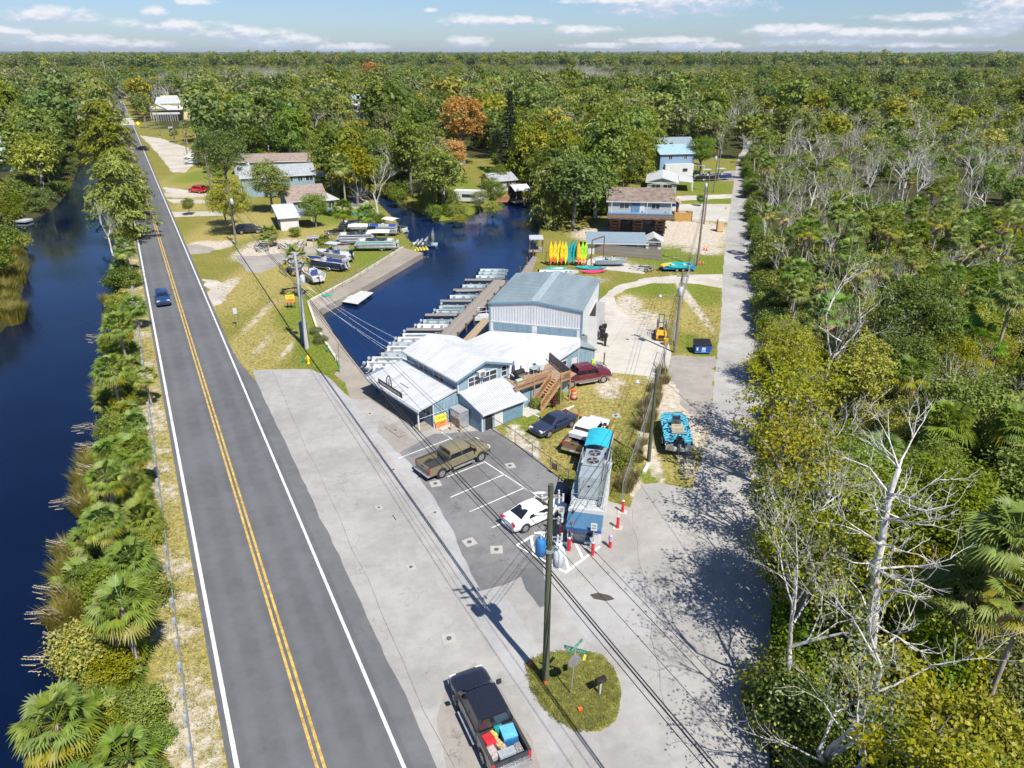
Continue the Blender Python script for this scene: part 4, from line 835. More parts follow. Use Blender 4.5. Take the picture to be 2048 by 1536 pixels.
def pick(y, side, rg=rg):
    r = rg.uniform()
    if side == 'R':
        if y < 70: return ('B', rg.choice([0, 0, 4, 0, 1, 2, 3, 5, 4])) if r < .72 else (('D', rg.integers(0, 5)) if r < .9 else ('P', rg.integers(0, 4)))
        if y < 125: return ('B', rg.choice([0, 1, 1, 2, 3, 5, 4])) if r < .46 else (('D', rg.integers(0, 5)) if r < .76 else ('P', rg.integers(0, 4)))
        return ('B', rg.choice([0, 1, 2, 5, 5])) if r < .34 else (('D', rg.integers(0, 5)) if r < .86 else ('P', rg.integers(0, 4)))
    return ('B', rg.choice([1, 2, 2, 3, 4, 6, 2, 3, 6, 5, 0])) if r < .74 else (('C', rg.choice([0, 1, 2, 0, 2])) if r < .87 else (('D', rg.integers(0, 5)) if r < .93 else ('P', rg.integers(0, 4))))
def fill(y0, y1, step, tries, side, big=1.0):
    y = y0+(y1-y0)*np.sqrt(rg.uniform(size=tries)); xm = .80*y+14; f = rg.uniform(size=tries)
    ex = np.where(y < 236, np.interp(y, [p_.y for p_ in sl], [p_.x for p_ in sl]), 72+(y-236)*.3)
    x = ex+1.6+(xm-ex-1.6)*f if side == 'R' else -xm+2*xm*f
    m = okv(x, y)
    if side != 'R': m &= ~((y < 300) & (x > ex-5))
    for x_, y_ in zip(x[m], y[m]):
        k, pr = pick(y_, 'R' if (side == 'R' or (x_ > y_*.28 and y_ < 520)) else 'L'); v_ = rg.uniform(.62, 1.0)+.6*rg.uniform()**3; s = step*(v_ if k != 'P' else .6)
        c_ = x_*RN.x+y_*RN.y-RC0; b_ = big if k != 'P' else 1
        if side == 'R' and k == 'B' and 72 < y_ < 230: b_ *= .74
        if side != 'R' and c_ < -6 and y_ < 150: b_ = .95; s *= .75
        if side != 'R' and hides(x_, y_, 9.6*v_*1.12*b_): continue
        if free(x_, y_, s*1.05): TR.append((k, x_, y_, (v_*1.12 if k != 'P' else rg.uniform(.8, 1.1))*b_, pr))
fill(12, 130, 4.0, 5200, 'R'); fill(130, 300, 5.0, 5200, 'R', 1.1); fill(45, 330, 7.2, 12000, 'L', 1.42); fill(260, 640, 7.6, 16000, 'L', 1.3)
for i in range(900):
    y = 45+290*math.sqrt(rg.uniform()); x = rg.uniform(-.8*y, edge_x(y)-6 if y < 300 else .5*y)
    if okv(np.array([x]), np.array([y]), 1.0)[0]: TR.append(('S', x, y, rg.uniform(1.4, 2.6), rg.choice([0, 2, 3, 3, 4])))
# a dense wall of bushes along the road edge
for i in range(150):
    y = 14+rg.uniform()**1.2*215; x = edge_x(y)+rg.uniform(.5, 2.2); TR.append(('S', x, y, rg.uniform(.9, 1.6), rg.choice([2, 0, 3, 3, 2])))
for i in range(520):
    y = 14+rg.uniform()**.8*120; x = rg.uniform(edge_x(y)+1.5, .8*y+12); TR.append(('S', x, y, rg.uniform(.8, 1.6), rg.choice([0, 1, 2, 3, 1, 4])))
TR.sort(key=lambda q: q[1]**2+q[2]**2)
# far woods, drawn as one mass
far = []
def farfill(r0, r1, step):
    n = int(.5*(1.46)*(r1*r1-r0*r0)/(step*step)); a = rg.uniform(-.73, .73, n); r = np.sqrt(rg.uniform(r0*r0, r1*r1, n)); X_ = np.sin(a)*r; Y_ = np.cos(a)*r
    c = X_*RN.x+Y_*RN.y-RC0; m_ = ~((np.abs(c) < 9) & (Y_ < 1000))
    return [(X_[i], Y_[i], step/7.0*(.55+.95*rg.uniform()**1.6)) for i in np.nonzero(m_)[0]]
far += [(x, y, s) for x, y, s in farfill(600, 1200, 8.2)]; far += farfill(1200, 3200, 15.0)
cnt = {}
LIM = dict(B=240, P=170, D=285, C=90, S=60)
NAMES = dict(B='broadleaf_tree', P='palm_tree', D='bare_tree', C='cypress_tree', S='shrub')
CATN = dict(B='tree', P='palm tree', D='bare tree', C='cypress tree', S='shrub')
BL = {0: 'olive yellow broadleaf tree', 1: 'mid green broadleaf tree', 2: 'dark green broadleaf tree', 3: 'bright green broadleaf tree', 4: 'tall olive yellow broadleaf tree', 5: 'thin grey green broadleaf tree'}
ML = {0: 'olive yellow broadleaf tree', 1: 'mid green broadleaf tree', 2: 'dark green broadleaf tree', 3: 'grey green broadleaf tree', 4: 'tall dark broadleaf tree', 5: 'bright green broadleaf tree', 6: 'tall mid green broadleaf tree'}
SL = ['mid green', 'yellowish', 'bright green', 'dark green', 'greyish']
stuffp = []
for k, x, y, s, pr in TR:
    right = x > edge_x(y); dep = x-edge_x(y)
    if right and dep < 5 and y < 230: band = ' facing '+('the snag' if y < 45 else 'the dumpster' if y < 85 else 'the kayaks' if y < 135 else 'the far houses')
    elif right: band = (', around the snag' if y < 48 else ', among the fan palms' if y < 78 else ', above the fan palms' if y < 125 else ', halfway to the skyline' if y < 200 else ', towards the skyline')
    else: band = (', close to the water' if y < 190 else ', behind the first row' if y < 290 else ', towards the skyline')
    where = ('beside the side road'+band if dep < 5 and y < 230 else 'in the swamp forest'+band) if right else ('in the woods beyond the left canal'+band if x*RN.x+y*RN.y-RC0 < -6 else 'in the woods behind the creek'+band)
    cnt[k] = cnt.get(k, 0)+1; d = math.hypot(x, y)
    if cnt[k] > LIM[k] or not inframe(x, y, 240):
        if inframe(x, y, 500): stuffp.append((k, x, y, s, pr))
        continue
    loc = (x, y, -.15); rz_ = rg.uniform(0, 6.28)
    if k == 'B' and 13 < x < 27 and y < 26.5: continue
    if k == 'B':
        nr = d < 105 and pr < 6; o = tree('broadleaf_tree', (NEARB if nr else MIDB)[min(pr, 5) if nr else pr], loc, rz_, s*(.98 if nr else 1.0), (BL[min(pr, 5)] if nr else ML[pr])+' '+where, 'tree', (BL[min(pr, 5)] if nr else ML[pr])+'s '+where, rg.uniform(.85, 1.15))
    elif k == 'D': tree('bare_tree', BARES[pr], loc, rz_, s*.92, ('bare pale tree ' if pr in (0, 4) else 'sparsely leaved bare tree ')+where, 'bare tree', ('leafless' if pr in (0, 4) else 'nearly bare')+' trees '+where, rg.uniform(.9, 1.15))
    elif k == 'C': tree('cypress_tree', CYPS[pr], loc, rz_, s*.9, 'feathery %s cypress ' % ('olive' if pr < 2 else 'green')+where, 'cypress tree', '%s cypresses ' % ('olive' if pr < 2 else 'green')+where)
    elif k == 'P':
        h = rg.uniform(5, 9) if right else rg.uniform(5, 8); ln = (rg.normal()*.09, rg.normal()*.09) if rg.uniform() < .6 else None; w_ = ('tall ' if h > 7.2 else 'short ')+('leaning' if ln and max(abs(ln[0]), abs(ln[1])) > .07 else 'upright')
        palm((x, y, -.1), h, s*.92, int(pr), w_+' palm '+where, w_+' palms '+where, lean=ln)
    else:
        o = link('shrub', SHRUBS[pr], None, (x, y, -.3), rz_); o.scale = (s, s, s*rg.uniform(.9, 1.6)); tag(o, SL[pr]+' shrub '+where, 'shrub', SL[pr]+' shrubs '+where)
# prototypes of the mass (kept out of the scene, only their copies are drawn)
col = bpy.data.collections.new('far_tree_kinds'); k2i = {}
def proto(name, mesh):
    o = bpy.data.objects.new(name, mesh); col.objects.link(o)
def merged(name, parts):
    """trunk and crown in one mesh"""
    ps = []; ms = []
    for me_ in parts:
        co = np.empty(len(me_.vertices)*3, 'f4'); me_.vertices.foreach_get('co', co); q = {}
        for p_ in me_.polygons: q.setdefault(len(p_.vertices), []).append(tuple(p_.vertices))
        first = True
        for w, fl in q.items():
            if w > 4: continue
            ps.append((co.reshape(-1, 3), np.array(fl), len(ms)))
        ms += list(me_.materials)
    return npmesh(name, ps, ms)
def palm_far(seed):
    co = palm_parts(seed, nf=20, pet=1.1, bl=1.3, dead=4, yel=3, nb=5); ps = [(v+np.array([0, 0, 7.0]), f, k) for v, f, k in co]; mb = MB(); mb.tube([(0,0,-.3),(0,0,7)], [.18,.15], 5, cap=False)
    return npmesh('palm_far', ps+[(np.array(mb.v), np.array(mb.f), 3)], PM+[PALMBARK])
FK = []
for i, (lf, rx, rz) in enumerate([(L_YEL, 3.6, 3.0), (L_MID, 3.6, 3.2), (L_DRK, 4.2, 3.2), (L_GREY, 3.8, 3.0), (L_DRK, 3.6, 3.8), (L_MID, 3.4, 3.8)]):
    v, f, cc = blob_crown(170+i, rx, rz, 7.0, 60, 12, .8, cr=1.0); FK.append(npmesh('far_tree', [(v, f, 0)], [lf]))
FC = [npmesh('far_cypress', [cypress_crown(180, 3.2, 9, 3, 70, None, ls=.9, lpc=12)[:2]+(0,)], [L_CYP])]
FD = [merged('far_bare', [b_['trunk']] + ([b_['crown']] if 'crown' in b_ else [])) for b_ in (BARES[3], BARES[4])]
FP = [palm_far(190)]
SH = SHRUBS
allk = [('a%02d' % i, m_) for i, m_ in enumerate(FK+FC+FD+FP+SH)]
for nme, m_ in allk: proto(nme, m_)
iB = {0: 0, 1: 1, 2: 2, 3: 3, 4: 4, 5: 1, 6: 5}
pts = []; sc_ = []; ii = []; rt = []
for k, x, y, s, pr in stuffp:
    pts.append((x, y, -.2)); sc_.append(s); rt.append(rg.uniform(0, 6.28))
    ii.append(iB[int(pr)] if k == 'B' else 6 if k == 'C' else 7+int(pr) % 2 if k == 'D' else 9 if k == 'P' else 10+int(pr))
for x, y, s in far:
    big = mnoise.noise(Vector((x*.004, y*.004, 3.1))); r_ = rg.uniform()+big*.35
    pts.append((x, y, -.2)); sc_.append(s*.95); rt.append(rg.uniform(0, 6.28)); ii.append(3 if r_ < .14 else 0 if r_ < .26 else 1 if r_ < .42 else 5 if r_ < .5 else 2 if r_ < .74 else 4 if r_ < .9 else (6 if rg.uniform() < .5 else 7))
    if mnoise.noise(Vector((x*.0055, y*.0035, 9))) > (.2 if x < 0 else .12) and s < 2.2: ii[-1] = 7+int(rg.integers(0, 2)); sc_[-1] *= 1.35
print('STUFF', len(stuffp), 'FAR', len(far), {k: min(v, LIM[k]) for k, v in cnt.items()}, cnt)
me_ = bpy.data.meshes.new('woodland'); me_.from_pydata(pts, [], [])
for nme, typ, dat in (('rz', 'FLOAT', rt), ('sc', 'FLOAT', sc_), ('ki', 'INT', ii)):
    at_ = me_.attributes.new(nme, typ, 'POINT'); at_.data.foreach_set('value', np.array(dat, 'f4' if typ == 'FLOAT' else 'i4'))
wood = link('woodland', me_); tag(wood, kind='stuff')
gn = bpy.data.node_groups.new('woodland', 'GeometryNodeTree'); gn.interface.new_socket('Geometry', in_out='INPUT', socket_type='NodeSocketGeometry'); gn.interface.new_socket('Geometry', in_out='OUTPUT', socket_type='NodeSocketGeometry')
N = gn.nodes; Lk = gn.links; a = N.new('NodeGroupInput'); z = N.new('NodeGroupOutput'); ci_ = N.new('GeometryNodeCollectionInfo'); ci_.inputs['Collection'].default_value = col; ci_.inputs['Separate Children'].default_value = True; ci_.inputs['Reset Children'].default_value = True
ip = N.new('GeometryNodeInstanceOnPoints'); ip.inputs['Pick Instance'].default_value = True
def na(nme, typ): q = N.new('GeometryNodeInputNamedAttribute'); q.data_type = typ; q.inputs['Name'].default_value = nme; return q.outputs[0]
cx_ = N.new('ShaderNodeCombineXYZ'); Lk.new(na('rz', 'FLOAT'), cx_.inputs[2]); Lk.new(a.outputs[0], ip.inputs['Points']); Lk.new(ci_.outputs[0], ip.inputs['Instance']); Lk.new(na('ki', 'INT'), ip.inputs['Instance Index'])
Lk.new(cx_.outputs[0], ip.inputs['Rotation']); Lk.new(na('sc', 'FLOAT'), ip.inputs['Scale']); Lk.new(ip.outputs[0], z.inputs[0])
md = wood.modifiers.new('woodland', 'NODES'); md.node_group = gn
# canopy of the woods towards the skyline, and a low blue ridge
mb = MB(); rr_ = [2600, 3000, 3500, 4200, 5200, 6500, 8000, 9500]; na_ = 240
g_ = [[(math.sin(-.85+1.7*j/na_)*r, math.cos(-.85+1.7*j/na_)*r, (8.5 if i else 4)+4.5*mnoise.noise(Vector((j*.35, r*.002, 1)))+2.5*mnoise.noise(Vector((j*1.3, r*.01, 5)))) for j in range(na_+1)] for i, r in enumerate(rr_)]
mb.loft(g_, closed=False, caps=False)
tag(mb.build('distant_woodland', mat('canopy', (.05,.065,.022), .95, var=.3, scale=.02), smooth=180, fix=False), kind='stuff')
mb = MB()
for k, (r, h0) in enumerate(((9000, 22), (11500, 44))):
    A_ = [(math.sin(-.9+1.8*j/160)*r, math.cos(-.9+1.8*j/160)*r) for j in range(161)]; hh = [h0+(h0*.5)*mnoise.noise(Vector((j*.12, k*9.0, 2)))+h0*.12*mnoise.noise(Vector((j*.9, k, 7))) for j in range(161)]
    B_ = [(x*1.12, y*1.12) for x, y in A_]
    mb.loft([[(x, y, -5) for x, y in A_], [(x*1.03, y*1.03, h*.92) for (x, y), h in zip(A_, hh)], [(x*1.06, y*1.06, h) for (x, y), h in zip(A_, hh)], [(x, y, -5) for x, y in B_]], closed=False, caps=False)
tag(mb.build('hills', mat('hill_woods', (.035,.055,.03), .95, var=.2, scale=.005), smooth=180, fix=False), kind='structure')
for x, y, b_, s in [(17.6,36,1,1.2),(15.6,21.5,3,1.3),(14.3,25.8,1,1.3),(14.5,22.8,2,1.2)]: tree('bare_tree', BARES[b_], (x, y, -.2), x, s, {36: 'thin pale tree left of the snag top, over the side road', 21.5: 'crooked pale tree at the bottom edge below the snag', 25.8: 'slim white trunked tree standing left of the snag', 22.8: 'thin tree with arching white limbs below the slim white trunk'}[y], 'tree', 'tall thin trees at the bottom of the side road')
for x, y, k, s in [(18.2,39,6,1.3),(20.2,46,6,1.4),(22,53,6,1.3),(16.0,30,6,1.3),(16.6,33.5,1,1.0),(15.4,18,6,1.12),(15.4,14,6,1.2),(17.6,16,1,1.2)]: tree('broadleaf_tree', NEARB[k], (x, y, -.2), x, s, ['tall green tree over the side road beside the patterned skiff','tall olive tree at the bend of the side road shade','tall green tree farthest up the shaded lower side road','tall olive tree left of the snag','green tree left of the snag, over the side road','olive tree nearest the bottom edge of the photo','dark tree crown cut by the bottom edge','green tree under the snag at the bottom edge'][[39,46,53,30,33.5,18,14,16].index(y)], 'tree', 'tall leafy trees over the lower side road')
# palms and trees on the hidden side of the left canal, mirrored in its water
for x, y, k, s in [(-64,62,1,1.25),(-58,56,0,1.1),(-68,70,2,1.2),(-54,50,3,1.0)]: tree('broadleaf_tree', NEARB[k], (x, y, -.2), k, s, 'broadleaf tree on the near left bank of the canal', 'tree', 'trees on the near left bank of the canal')
# ================================================================ buildings
WHITE = mat('white_paint', (.56,.56,.55), .55, var=.05, scale=.8, dirt=.12); ROOFW = mat('white_metal_roof', (.49,.497,.50), .45, var=.07, scale=.5, dirt=.32, streak=(.6,2.5,1)); BLUEW = mat('pale_blue_siding', (.215,.315,.37), .7, var=.09, scale=1.2, dirt=.15, streak=(3,3,.5))
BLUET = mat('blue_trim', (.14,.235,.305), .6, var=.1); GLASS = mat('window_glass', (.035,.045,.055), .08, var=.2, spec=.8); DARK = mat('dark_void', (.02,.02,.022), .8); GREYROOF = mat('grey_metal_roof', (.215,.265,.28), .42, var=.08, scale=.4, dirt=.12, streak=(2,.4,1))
WOOD = mat('new_timber', (.42,.24,.115), .75, var=.2, scale=2, streak=(1,1,6)); WOODG = mat('grey_timber', (.27,.235,.20), .85, var=.22, scale=2.5, streak=(4,.6,1)); WOODD = mat('dark_timber', (.12,.085,.06), .85, var=.25, scale=2); STEEL = mat('galvanised_steel', (.50,.52,.53), .4, metal=.6, var=.12); BLACK = mat('black_paint', (.018,.018,.02), .45, var=.2)
SHING = mat('brown_shingles', (.20,.155,.125), .95, var=.22, scale=1.2, dirt=.35, bump=.4, bscale=9); SHINGG = mat('grey_shingles', (.29,.31,.325), .95, var=.12, scale=1.2, dirt=.15, bump=.4, bscale=9); SHINGT = mat('tan_shingles', (.25,.195,.165), .95, var=.14, scale=1.2, dirt=.2, bump=.4, bscale=9); CREAM = mat('cream_wall', (.62,.54,.27), .75, var=.08); GREYW = mat('grey_siding', (.36,.385,.39), .7, var=.08, streak=(1,1,5)); MINT = mat('mint_wall', (.42,.60,.52), .75, var=.07)
SCREEN = mat('grey_screen', (.20,.18,.175), .8, var=.2, scale=4)
def V3(*a): return Vector(a)
def window(parent, c, u, n, w, h, panes=2, frame=None, rows=2, glass=None):
    """white framed window standing 4 cm proud of its wall; c centre, u along the wall, n outwards"""
    u = Vector(u).normalized(); n = Vector(n).normalized(); c = Vector(c); z = Vector((0,0,1)); fr = MB(); t = .07; gl = MB()
    for sgn in (-1, 1):
        fr.bar(c+u*sgn*(w/2-t/2)-z*h/2+n*.02, c+u*sgn*(w/2-t/2)+z*h/2+n*.02, t, .08); fr.bar(c-u*(w/2-t)+z*sgn*(h/2-t/2)+n*.02, c+u*(w/2-t)+z*sgn*(h/2-t/2)+n*.02, .08, t)
    for i in range(1, panes): p = c+u*(w*(i/panes-.5)); fr.bar(p-z*(h/2-t)+n*.018, p+z*(h/2-t)+n*.018, t, .07)
    if rows == 2: fr.bar(c-u*(w/2-t)+n*.016, c+u*(w/2-t)+n*.016, .06, t*.7)
    f = fr.build('window', frame or WHITE, parent)
    for i in range(panes):
        for r in range(rows):
            a = c+u*(w*((i+.5)/panes-.5))+z*(h*((r+.5)/rows-.5)); x = w/panes/2-t*.4; y = h/rows/2-t*.3
            g = MB(); g.quad(a-u*x-z*y+n*.008, a+u*x-z*y+n*.008, a+u*x+z*y+n*.008, a-u*x+z*y+n*.008); g.build('pane', glass or GLASS, f, fix=False)
    return f
def roof_gable(mb, x0, x1, y0, y1, ze, zr, axis='x', over=.4, t=.14, mi=0):
    """two thick slopes; ridge along axis"""
    if axis == 'x':
        ym = (y0+y1)/2; s = (zr-ze)/(ym-y0); zo = ze-over*s
        mb.slab((x0-over, y0-over, zo), (x1+over, y0-over, zo), (x1+over, ym, zr), (x0-over, ym, zr), t, mi); mb.slab((x0-over, ym, zr), (x1+over, ym, zr), (x1+over, y1+over, zo), (x0-over, y1+over, zo), t, mi)
    else:
        xm = (x0+x1)/2; s = (zr-ze)/(xm-x0); zo = ze-over*s
        mb.slab((x0-over, y1+over, zo), (x0-over, y0-over, zo), (xm, y0-over, zr), (xm, y1+over, zr), t, mi); mb.slab((xm, y1+over, zr), (xm, y0-over, zr), (x1+over, y0-over, zo), (x1+over, y1+over, zo), t, mi)
def gable_walls(mb, x0, x1, y0, y1, z0, ze, zr, axis='x', mi=0):
    if axis == 'x':
        ym = (y0+y1)/2; prof = [(y0, z0), (y1, z0), (y1, ze-.12), (ym, zr-.16), (y0, ze-.12)]; mb.loft([[(x0, y, z) for y, z in prof], [(x1, y, z) for y, z in prof]], mi)
    else:
        xm = (x0+x1)/2; prof = [(x0, z0), (x1, z0), (x1, ze-.12), (xm, zr-.16), (x0, ze-.12)]; mb.loft([[(x, y0, z) for x, z in prof], [(x, y1, z) for x, z in prof]], mi)
# ---------------------------------------------------------------- the boat rental shop: x away from the road, y along the front
AX, BX = Vector((-.636, .771, 0)), Vector((.771, .636, 0)); SO = Vector((-8.4, 56.4, 0)); SROT = math.atan2(.636, .771)
def shop(x, y, z=0.0): return SO+BX*x+AX*y+Vector((0, 0, z))
sh = empty('rental_shop', SO, SROT, 'pale blue rental shop with white roofs beside the boat basin', 'shop')
mb = MB(); mb.loft([[(1.4,-.35,0),(10,-.35,0),(10,-.35,2.72),(4.1,-.35,2.72),(1.4,-.35,2.3)],[(1.4,8.8,0),(10,8.8,0),(10,8.8,2.72),(4.1,8.8,2.72),(1.4,8.8,2.3)]]); mb.build('lower_wall', BLUEW, sh)
mb = MB(); gable_walls(mb, 4.1, 10.05, -.45, 8.3, 2.72, 4.2, 5.15, 'y'); mb.build('upper_wall', BLUEW, sh)
# grooved siding boards as battens a few mm proud
mb = MB()
for i in range(8): mb.box((1.75+i*.34, -.356, 1.15), (.025, .02, 2.25))
for i in range(25): mb.box((4.093, -.2+i*.34, 3.4), (.02, .025, 1.3))
for i in range(17): mb.box((4.4+i*.34, -.457, 2.93), (.025, .02, .38))
o = mb.build('siding_batten', BLUET, sh); tag(o, kind='stuff')
mb = MB(); mb.slab((-.15,-.4,2.12),(-.15,9.0,2.12),(4.08,8.9,2.98),(4.08,-.4,2.98),.12); mb.v = mb.v; r1 = mb.build('porch_roof', ROOFW, sh)
mb = MB()
for i in range(21): y = -.3+i*.46; mb.bar((-.13, y, 2.14), (4.05, y, 3.0), .06, .06)
tag(mb.build('roof_rib', ROOFW, r1), kind='stuff')
mb = MB(); mb.bar((-.2,-.42,2.06),(-.2,9.02,2.06),.06,.16); mb.build('fascia', WHITE, sh)
mb = MB(); mb.slab((.1,9.02,2.1),(.1,10.0,1.95),(2.2,10.0,2.3),(2.2,9.02,2.5),.05); mb.build('side_awning', STEEL, sh)
mb = MB(); roof_gable(mb, 4.1, 10.05, -.45, 8.3, 4.2, 5.18, 'y', .35, .12); r2 = mb.build('upper_roof', ROOFW, sh)
mb = MB(); xm = 7.075
for i in range(20):
    y = -.6+i*.47; mb.bar((3.85, y, 4.14), (xm, y, 5.2), .05, .05); mb.bar((10.3, y, 4.14), (xm, y, 5.2), .05, .05)
tag(mb.build('roof_rib', ROOFW, r2), kind='stuff')
mb = MB(); mb.bar((3.74,-.83,4.0),(xm,-.83,5.1),.05,.2); mb.bar((10.4,-.83,4.0),(xm,-.83,5.1),.05,.2); mb.build('barge_board', BLUET, sh)
mb = MB(); mb.bar((3.7,-.8,4.03),(3.7,8.65,4.03),.07,.12); mb.build('gutter', STEEL, sh)
for x, y in ((4.06,-.5),(10.08,-.5)): MB().box((x, y, 3.45), (.12, .12, 1.5)).build('corner_trim', WHITE, sh)
MB().box((1.36,-.39,1.15),(.1,.1,2.28)).build('corner_trim', WHITE, sh)
for yc in (2.55, 5.2): window(sh, (4.1, yc, 3.42), (0,-1,0), (-1,0,0), 1.75, 1.05, 2)
window(sh, (5.95,-.45,3.4), (1,0,0), (0,-1,0), 1.45, 1.0, 2); window(sh, (7.75,-.45,3.42), (1,0,0), (0,-1,0), 1.8, 1.1, 2); window(sh, (9.5,-.45,3.45), (1,0,0), (0,-1,0), .75, 1.15, 1)
mb = MB(); mb.box((6.55,-.75,4.12),(.75,.5,.5)); ac = mb.build('window_air_conditioner', WHITE, sh); mb = MB()
for i in range(6): mb.box((6.55,-1.008,3.95+i*.07),(.5,.02,.03))
mb.build('grille', DARK, ac)
for y in (.05, 2.75, 5.5, 8.3): MB().box((.02, y, 1.03), (.13, .13, 2.06)).build('porch_post', WOODD if y > 1 else WHITE, sh)
tag(sheet('porch_floor', [Vector((-.15,-.3,0)), Vector((1.4,-.3,0)), Vector((1.4,9,0)), Vector((-.15,9,0))], .05, WALK, thick=.05, kind=None, parent=sh))
window(sh, (1.4,4.6,1.35), (0,-1,0), (-1,0,0), 1.3, 1.0, 1, rows=1); window(sh, (1.4,1.6,1.4), (0,-1,0), (-1,0,0), 1.5, 1.1, 1, rows=1)
d = MB().box((1.37,.4,1.03),(.06,.85,1.95)).build('door', BLUET, sh); MB().box((1.335,.4,1.45),(.02,.5,.7)).build('door_window', GLASS, d)
MB().tube([(-.05,-.36,1.4),(2.7,-.5,1.5),(2.75,-.42,1.55)], .02, 5).build('flood_light', WHITE, sh)
# addition with two doors
mb = MB(); mb.loft([[(4.2,-.38,0),(4.2,-3.8,0),(4.2,-3.8,1.86),(4.2,-.38,2.72)],[(9.1,-.38,0),(9.1,-3.8,0),(9.1,-3.8,1.86),(9.1,-.38,2.72)]]); mb.build('addition_wall', BLUEW, sh)
mb = MB(); mb.slab((4.1,-4.15,1.92),(9.35,-4.15,1.92),(9.35,-.48,2.86),(4.1,-.48,2.86),.1); r3 = mb.build('addition_roof', ROOFW, sh)
mb = MB()
for i in range(24): mb.bar((4.2+i*.22,-4.14,1.94),(4.2+i*.22,-.5,2.875),.06,.06)
tag(mb.build('roof_rib', ROOFW, r3), kind='stuff')
MB().box((6.72,-4.17,1.85),(5.25,.05,.14)).build('fascia', WHITE, sh)
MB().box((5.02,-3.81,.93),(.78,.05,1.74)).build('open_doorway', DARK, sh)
MB().box((6.15,-3.83,.95),(1.0,.06,1.78)).build('white_door', WHITE, sh); d = MB().box((7.85,-3.825,.95),(2.3,.05,1.74)).build('blue_door_panel', BLUET, sh)
for x in (4.25, 9.05): MB().box((x,-3.84,.95),(.12,.1,1.8)).build('corner_trim', WHITE, sh)
mb = MB()
for i in range(10): mb.box((4.193,-.7-i*.32,1.0),(.02,.025,1.7))
tag(mb.build('siding_batten', BLUET, sh), kind='stuff')
# rear wing under the low white roof, its blue end wall and the wall below the deck
mb = MB(); mb.prism([(10.03,-2.4),(16.2,-2.4),(16.2,.02),(20,.02),(22.4,.02),(23.2,2.9),(21.3,1.2),(15.5,9.2),(10.03,8.7)], 0, 2.15); mb.build('rear_wing_wall', BLUEW, sh)
mb = MB(); mb.add([(16.2,0.0,2.15),(20,0,2.15),(22.4,0,2.15),(22.4,0,2.05),(20,0,3.12),(16.4,0,2.25),(16.2,.2,2.15),(20,.2,2.15),(22.4,.2,2.15),(22.4,.2,2.05),(20,.2,3.12),(16.4,.2,2.25)],[(0,1,4,5),(1,2,3,4)]); mb.build('end_gable', BLUEW, sh, fix=False)
mb = MB(); mb.add([(10.0,-.3,2.5),(16.2,-.25,2.22),(20.02,-.2,3.2),(21.25,1.1,3.45),(18.0,5.4,3.5),(15.3,9.3,3.25),(10.0,8.7,2.9),(10,-.3,2.4),(16.2,-.25,2.12),(20.02,-.2,3.1),(21.25,1.1,3.35),(18,5.4,3.4),(15.3,9.3,3.15),(10,8.7,2.8)],
   [(0,1,4),(1,2,3),(1,3,4),(0,4,5),(0,5,6),(7,11,8),(0,7,8,1),(1,8,9,2),(2,9,10,3)]); mb.build('low_roof', ROOFW, sh, fix=False)
mb = MB(); mb.slab((20.02,-.2,3.2),(22.65,-.2,2.1),(23.5,3.0,2.3),(21.3,1.15,3.4),.1); mb.build('side_roof', GREYROOF, sh)
window(sh, (17.9,-.0,1.55), (1,0,0), (0,-1,0), .75, 1.1, 1); MB().box((19.35,-.02,1.0),(.85,.06,1.95)).build('white_door', WHITE, sh)
for x in (19.95, 22.38): MB().box((x,-.03,1.1 if x > 21 else 1.5),(.1,.08,2.1 if x > 21 else 2.9)).build('corner_trim', WHITE, sh)
mb = MB(); mb.box((21.9,1.5,3.0),(.85,.85,.95)); a_ = mb.build('roof_air_conditioner', mat('ac_grey', (.22,.23,.235), .6), sh); MB().cyl((21.9,1.5,3.48),(21.9,1.5,3.5),.32,12).build('fan_grille', BLACK, a_)
# deck, rails and stairs of new timber
dk = empty('timber_deck', shop(0, 0), SROT, 'raised timber deck with railings and stairs behind the rental shop', 'deck')
mb = MB()
for i in range(28):
    x = 8.9+i*.26
    if x < 13.4: mb.box((x+.12, -1.45, 2.3), (.235, 3.0, .05))
    else: mb.box((x+.12, -1.9+.5*(x-13.4)*.2, 2.3), (.235, 4.6-.25*(x-13.4), .05))
tag(mb.build('deck_boards', mat('deck_brown', (.33,.235,.165), .85, var=.2, scale=1.5), dk), kind='stuff')
for x, y in ((9.0,-2.95),(11.2,-2.95),(13.35,-2.95),(13.5,-4.2),(14.7,-4.2),(15.4,-2.0),(16.0,.2)):
    MB().box((x, y, 1.62), (.11, .11, 3.24)).build('post', WOOD, dk)
def rail(a, b_, parent, h=.95, n=None, sc=WOOD):
    a = Vector(a); b_ = Vector(b_); m1 = MB(); z = Vector((0,0,1)); m1.bar(a+z*h, b_+z*h, .12, .06); m1.bar(a+z*(h-.12), b_+z*(h-.12), .05, .09); m1.bar(a+z*.12, b_+z*.12, .05, .09); r = m1.build('rail', sc, parent)
    n = n or int((b_-a).length/.15); m2 = MB()
    for i in range(1, n): p = a.lerp(b_, i/n); m2.bar(p+z*.1, p+z*(h-.05), .045)
    tag(m2.build('balusters', sc, r), kind='stuff')
rail((9.0,-2.98,2.32),(13.35,-2.98,2.32), dk); rail((13.5,-4.22,2.32),(14.72,-4.22,2.32), dk)
mb = MB(); mb.slab((14.75,-4.2,2.4),(16.1,.3,2.4),(16.1,.3,3.3),(14.75,-4.2,3.3),.03); mb.build('screen_panel', SCREEN, dk); mb = MB(); mb.bar((14.75,-4.2,3.33),(16.1,.3,3.33),.1,.08); mb.build('rail', WOODD, dk)
st = MB()
for i in range(11): st.box((13.35-i*.215, -3.6, 2.25-i*.205), (.26, 1.1, .045))
tag(st.build('stair_treads', WOOD, dk), kind='stuff')
